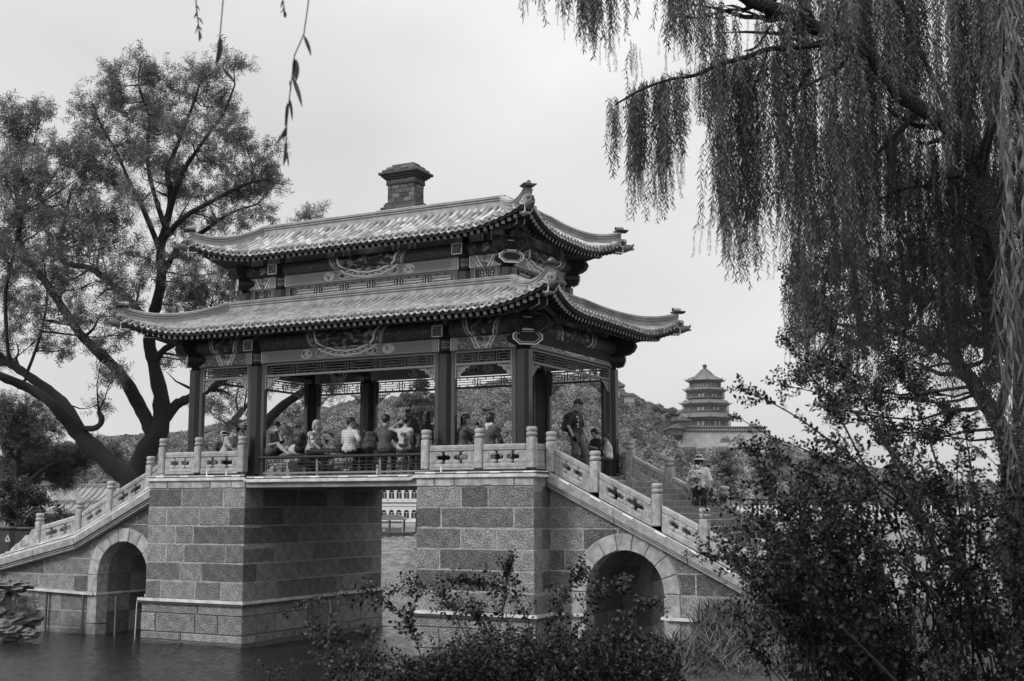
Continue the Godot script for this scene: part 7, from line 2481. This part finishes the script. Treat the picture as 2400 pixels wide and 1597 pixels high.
	person("person in a dark jacket with a white hood sitting in the right bay", Vector3(-1.0, seat, -0.14), A - 0.2, {"lean": 0.06, "shirt": "cloth_mid", "sleeve": 1.0, "hair": "bob_hair", "collar": "cloth_white", "look": [0.0, 0.0]})
	person("person hidden but for dark hair behind the third column", Vector3(-1.95, seat, -0.5), A - 0.5, {"shirt": "cloth_dark", "hair": "bob_hair"})
	person("young man in black tee looking down at the head of the stairs", Vector3(0.72, 0.0, -1.25), R * 0.92, {"sit": false, "lean": 0.04, "shirt": "cloth_black", "legs": "cloth_mid", "look": [0.0, 0.4], "size": 1.04, "hands": [Vector3(-0.24, 0.86, 0.1), Vector3(0.22, 0.84, 0.16)], "feet": [Vector3(-0.1, 0.08, -0.12), Vector3(0.1, -0.05, 0.3)], "knees": [Vector3(-0.1, 0.48, 0.06), Vector3(0.1, 0.46, 0.24)]})
	backpack("black rucksack on the back of the young man in black", Vector3(0.5, 1.22, -1.25), R * 0.92, "cloth_black", 0.3, 0.46, 0.16)
	b = B.new()
	for q in [[0.0, 0.1, 0.05, 0.05], [0.03, 0.02, 0.03, 0.06], [0.01, -0.07, 0.05, 0.04], [0.02, -0.13, 0.05, 0.03]]: b.at(q[0], q[1], 0, q[2], q[3], 0.008, 0.002)
	tag(put("shirt_print", b, M.cloth_pale, self, T(0.845, 1.25, -1.11, 0.85)), "pale printed mark down the front of the black tee", "print")
	person("child in a black cap sitting with raised knees by the far right column", Vector3(-0.16, 0.5, -4.5), -0.6, {"size": 0.86, "shirt": "cloth_black", "legs": "cloth_dark", "hat": "cap", "hat_tone": "cloth_black", "look": [-0.5, 0.15], "knees": [Vector3(-0.1, 0.3, 0.34), Vector3(0.1, 0.3, 0.34)], "feet": [Vector3(-0.1, -0.02, 0.5), Vector3(0.1, -0.02, 0.5)], "hands": [Vector3(-0.12, 0.36, 0.36), Vector3(0.12, 0.36, 0.36)]})
	person("child in white sweater with folded arms by the far right column", Vector3(0.22, 0.42, -4.4), -1.1, {"size": 0.8, "shirt": "cloth_white", "sleeve": 1.0, "legs": "cloth_mid", "look": [-0.2, 0.1], "hands": [Vector3(0.1, 0.3, 0.2), Vector3(-0.1, 0.32, 0.2)]})
	person("woman in a pale hat and jacket standing on the right stairs", Vector3(2.86, -1.2, -3.9), A + 0.25, {"sit": false, "shirt": "cloth_white", "sleeve": 1.0, "legs": "cloth_black", "hair": "bob_hair", "hat": "hat", "hat_tone": "cloth_pale", "size": 1.0})
	backpack("black-and-white printed rucksack on the woman in the pale hat", Vector3(2.82, 0.08, -3.72), A + 0.25, "cloth_print", 0.3, 0.44, 0.16)
	# bags and bits on the benches
	var bag := field([[Vector3(-0.13, 0.12, 0), Vector3(0.13, 0.12, 0), 0.12, 0.12], [Vector3(-0.08, 0.2, 0), Vector3(0.08, 0.2, 0), 0.1, 0.1]], 0.018, 0.05)
	tag(put("cloth_bag", bag, M.cloth_pale, self, T(-6.62, seat, -0.1)), "pale cloth bag on the bench between the girl and the woman with pale hair", "bag")
	b = B.new()
	b.at(0, 0.14, 0, 0.17, 0.28, 0.14, 0.02)
	tag(put("black_box", b, M.cloth_black, self, T(-5.42, seat, -0.3)), "small black box on the bench left of the checked shirt", "box")
	b = B.new()
	b.lathe(T(0, 0, 0), [Vector2(0.03, 0), Vector2(0.03, 0.12), Vector2(0.012, 0.15), Vector2(0.012, 0.17), Vector2(0.02, 0.18), Vector2(0.028, 0.2), Vector2(0.02, 0.225), Vector2(0, 0.23)], 8)
	tag(put("stone_figure", b, M.carved_1, self, T(-3.72, 0.02, 0.5)), "tiny pale figure standing on the ledge under the bench", "figure")
	# the roofed stone pillar between the two seated women
	var t := thing("stone_lantern", "little roofed stone pillar showing between the two visitors in the right bay", "lantern", Vector3(-1.45, 0.0, -0.9))
	b = B.new()
	b.at(0, 0.5, 0, 0.22, 1.0, 0.22, 0.02)
	put("pillar", b, M.carved_1, t)
	b = B.new()
	b.at(0, 1.06, 0, 0.3, 0.2, 0.3, 0.01)
	put("chamber", b, M.carved_0, t)
	b = B.new()
	b.lathe(T(0, 1.16, 0, PI / 4), [Vector2(0.27, 0.0), Vector2(0.29, 0.03), Vector2(0.18, 0.09), Vector2(0.09, 0.16), Vector2(0.03, 0.24), Vector2(0.03, 0.26), Vector2(0.045, 0.29), Vector2(0.0, 0.33)], 4)
	put("cap_roof", b, M.carved_2, t)
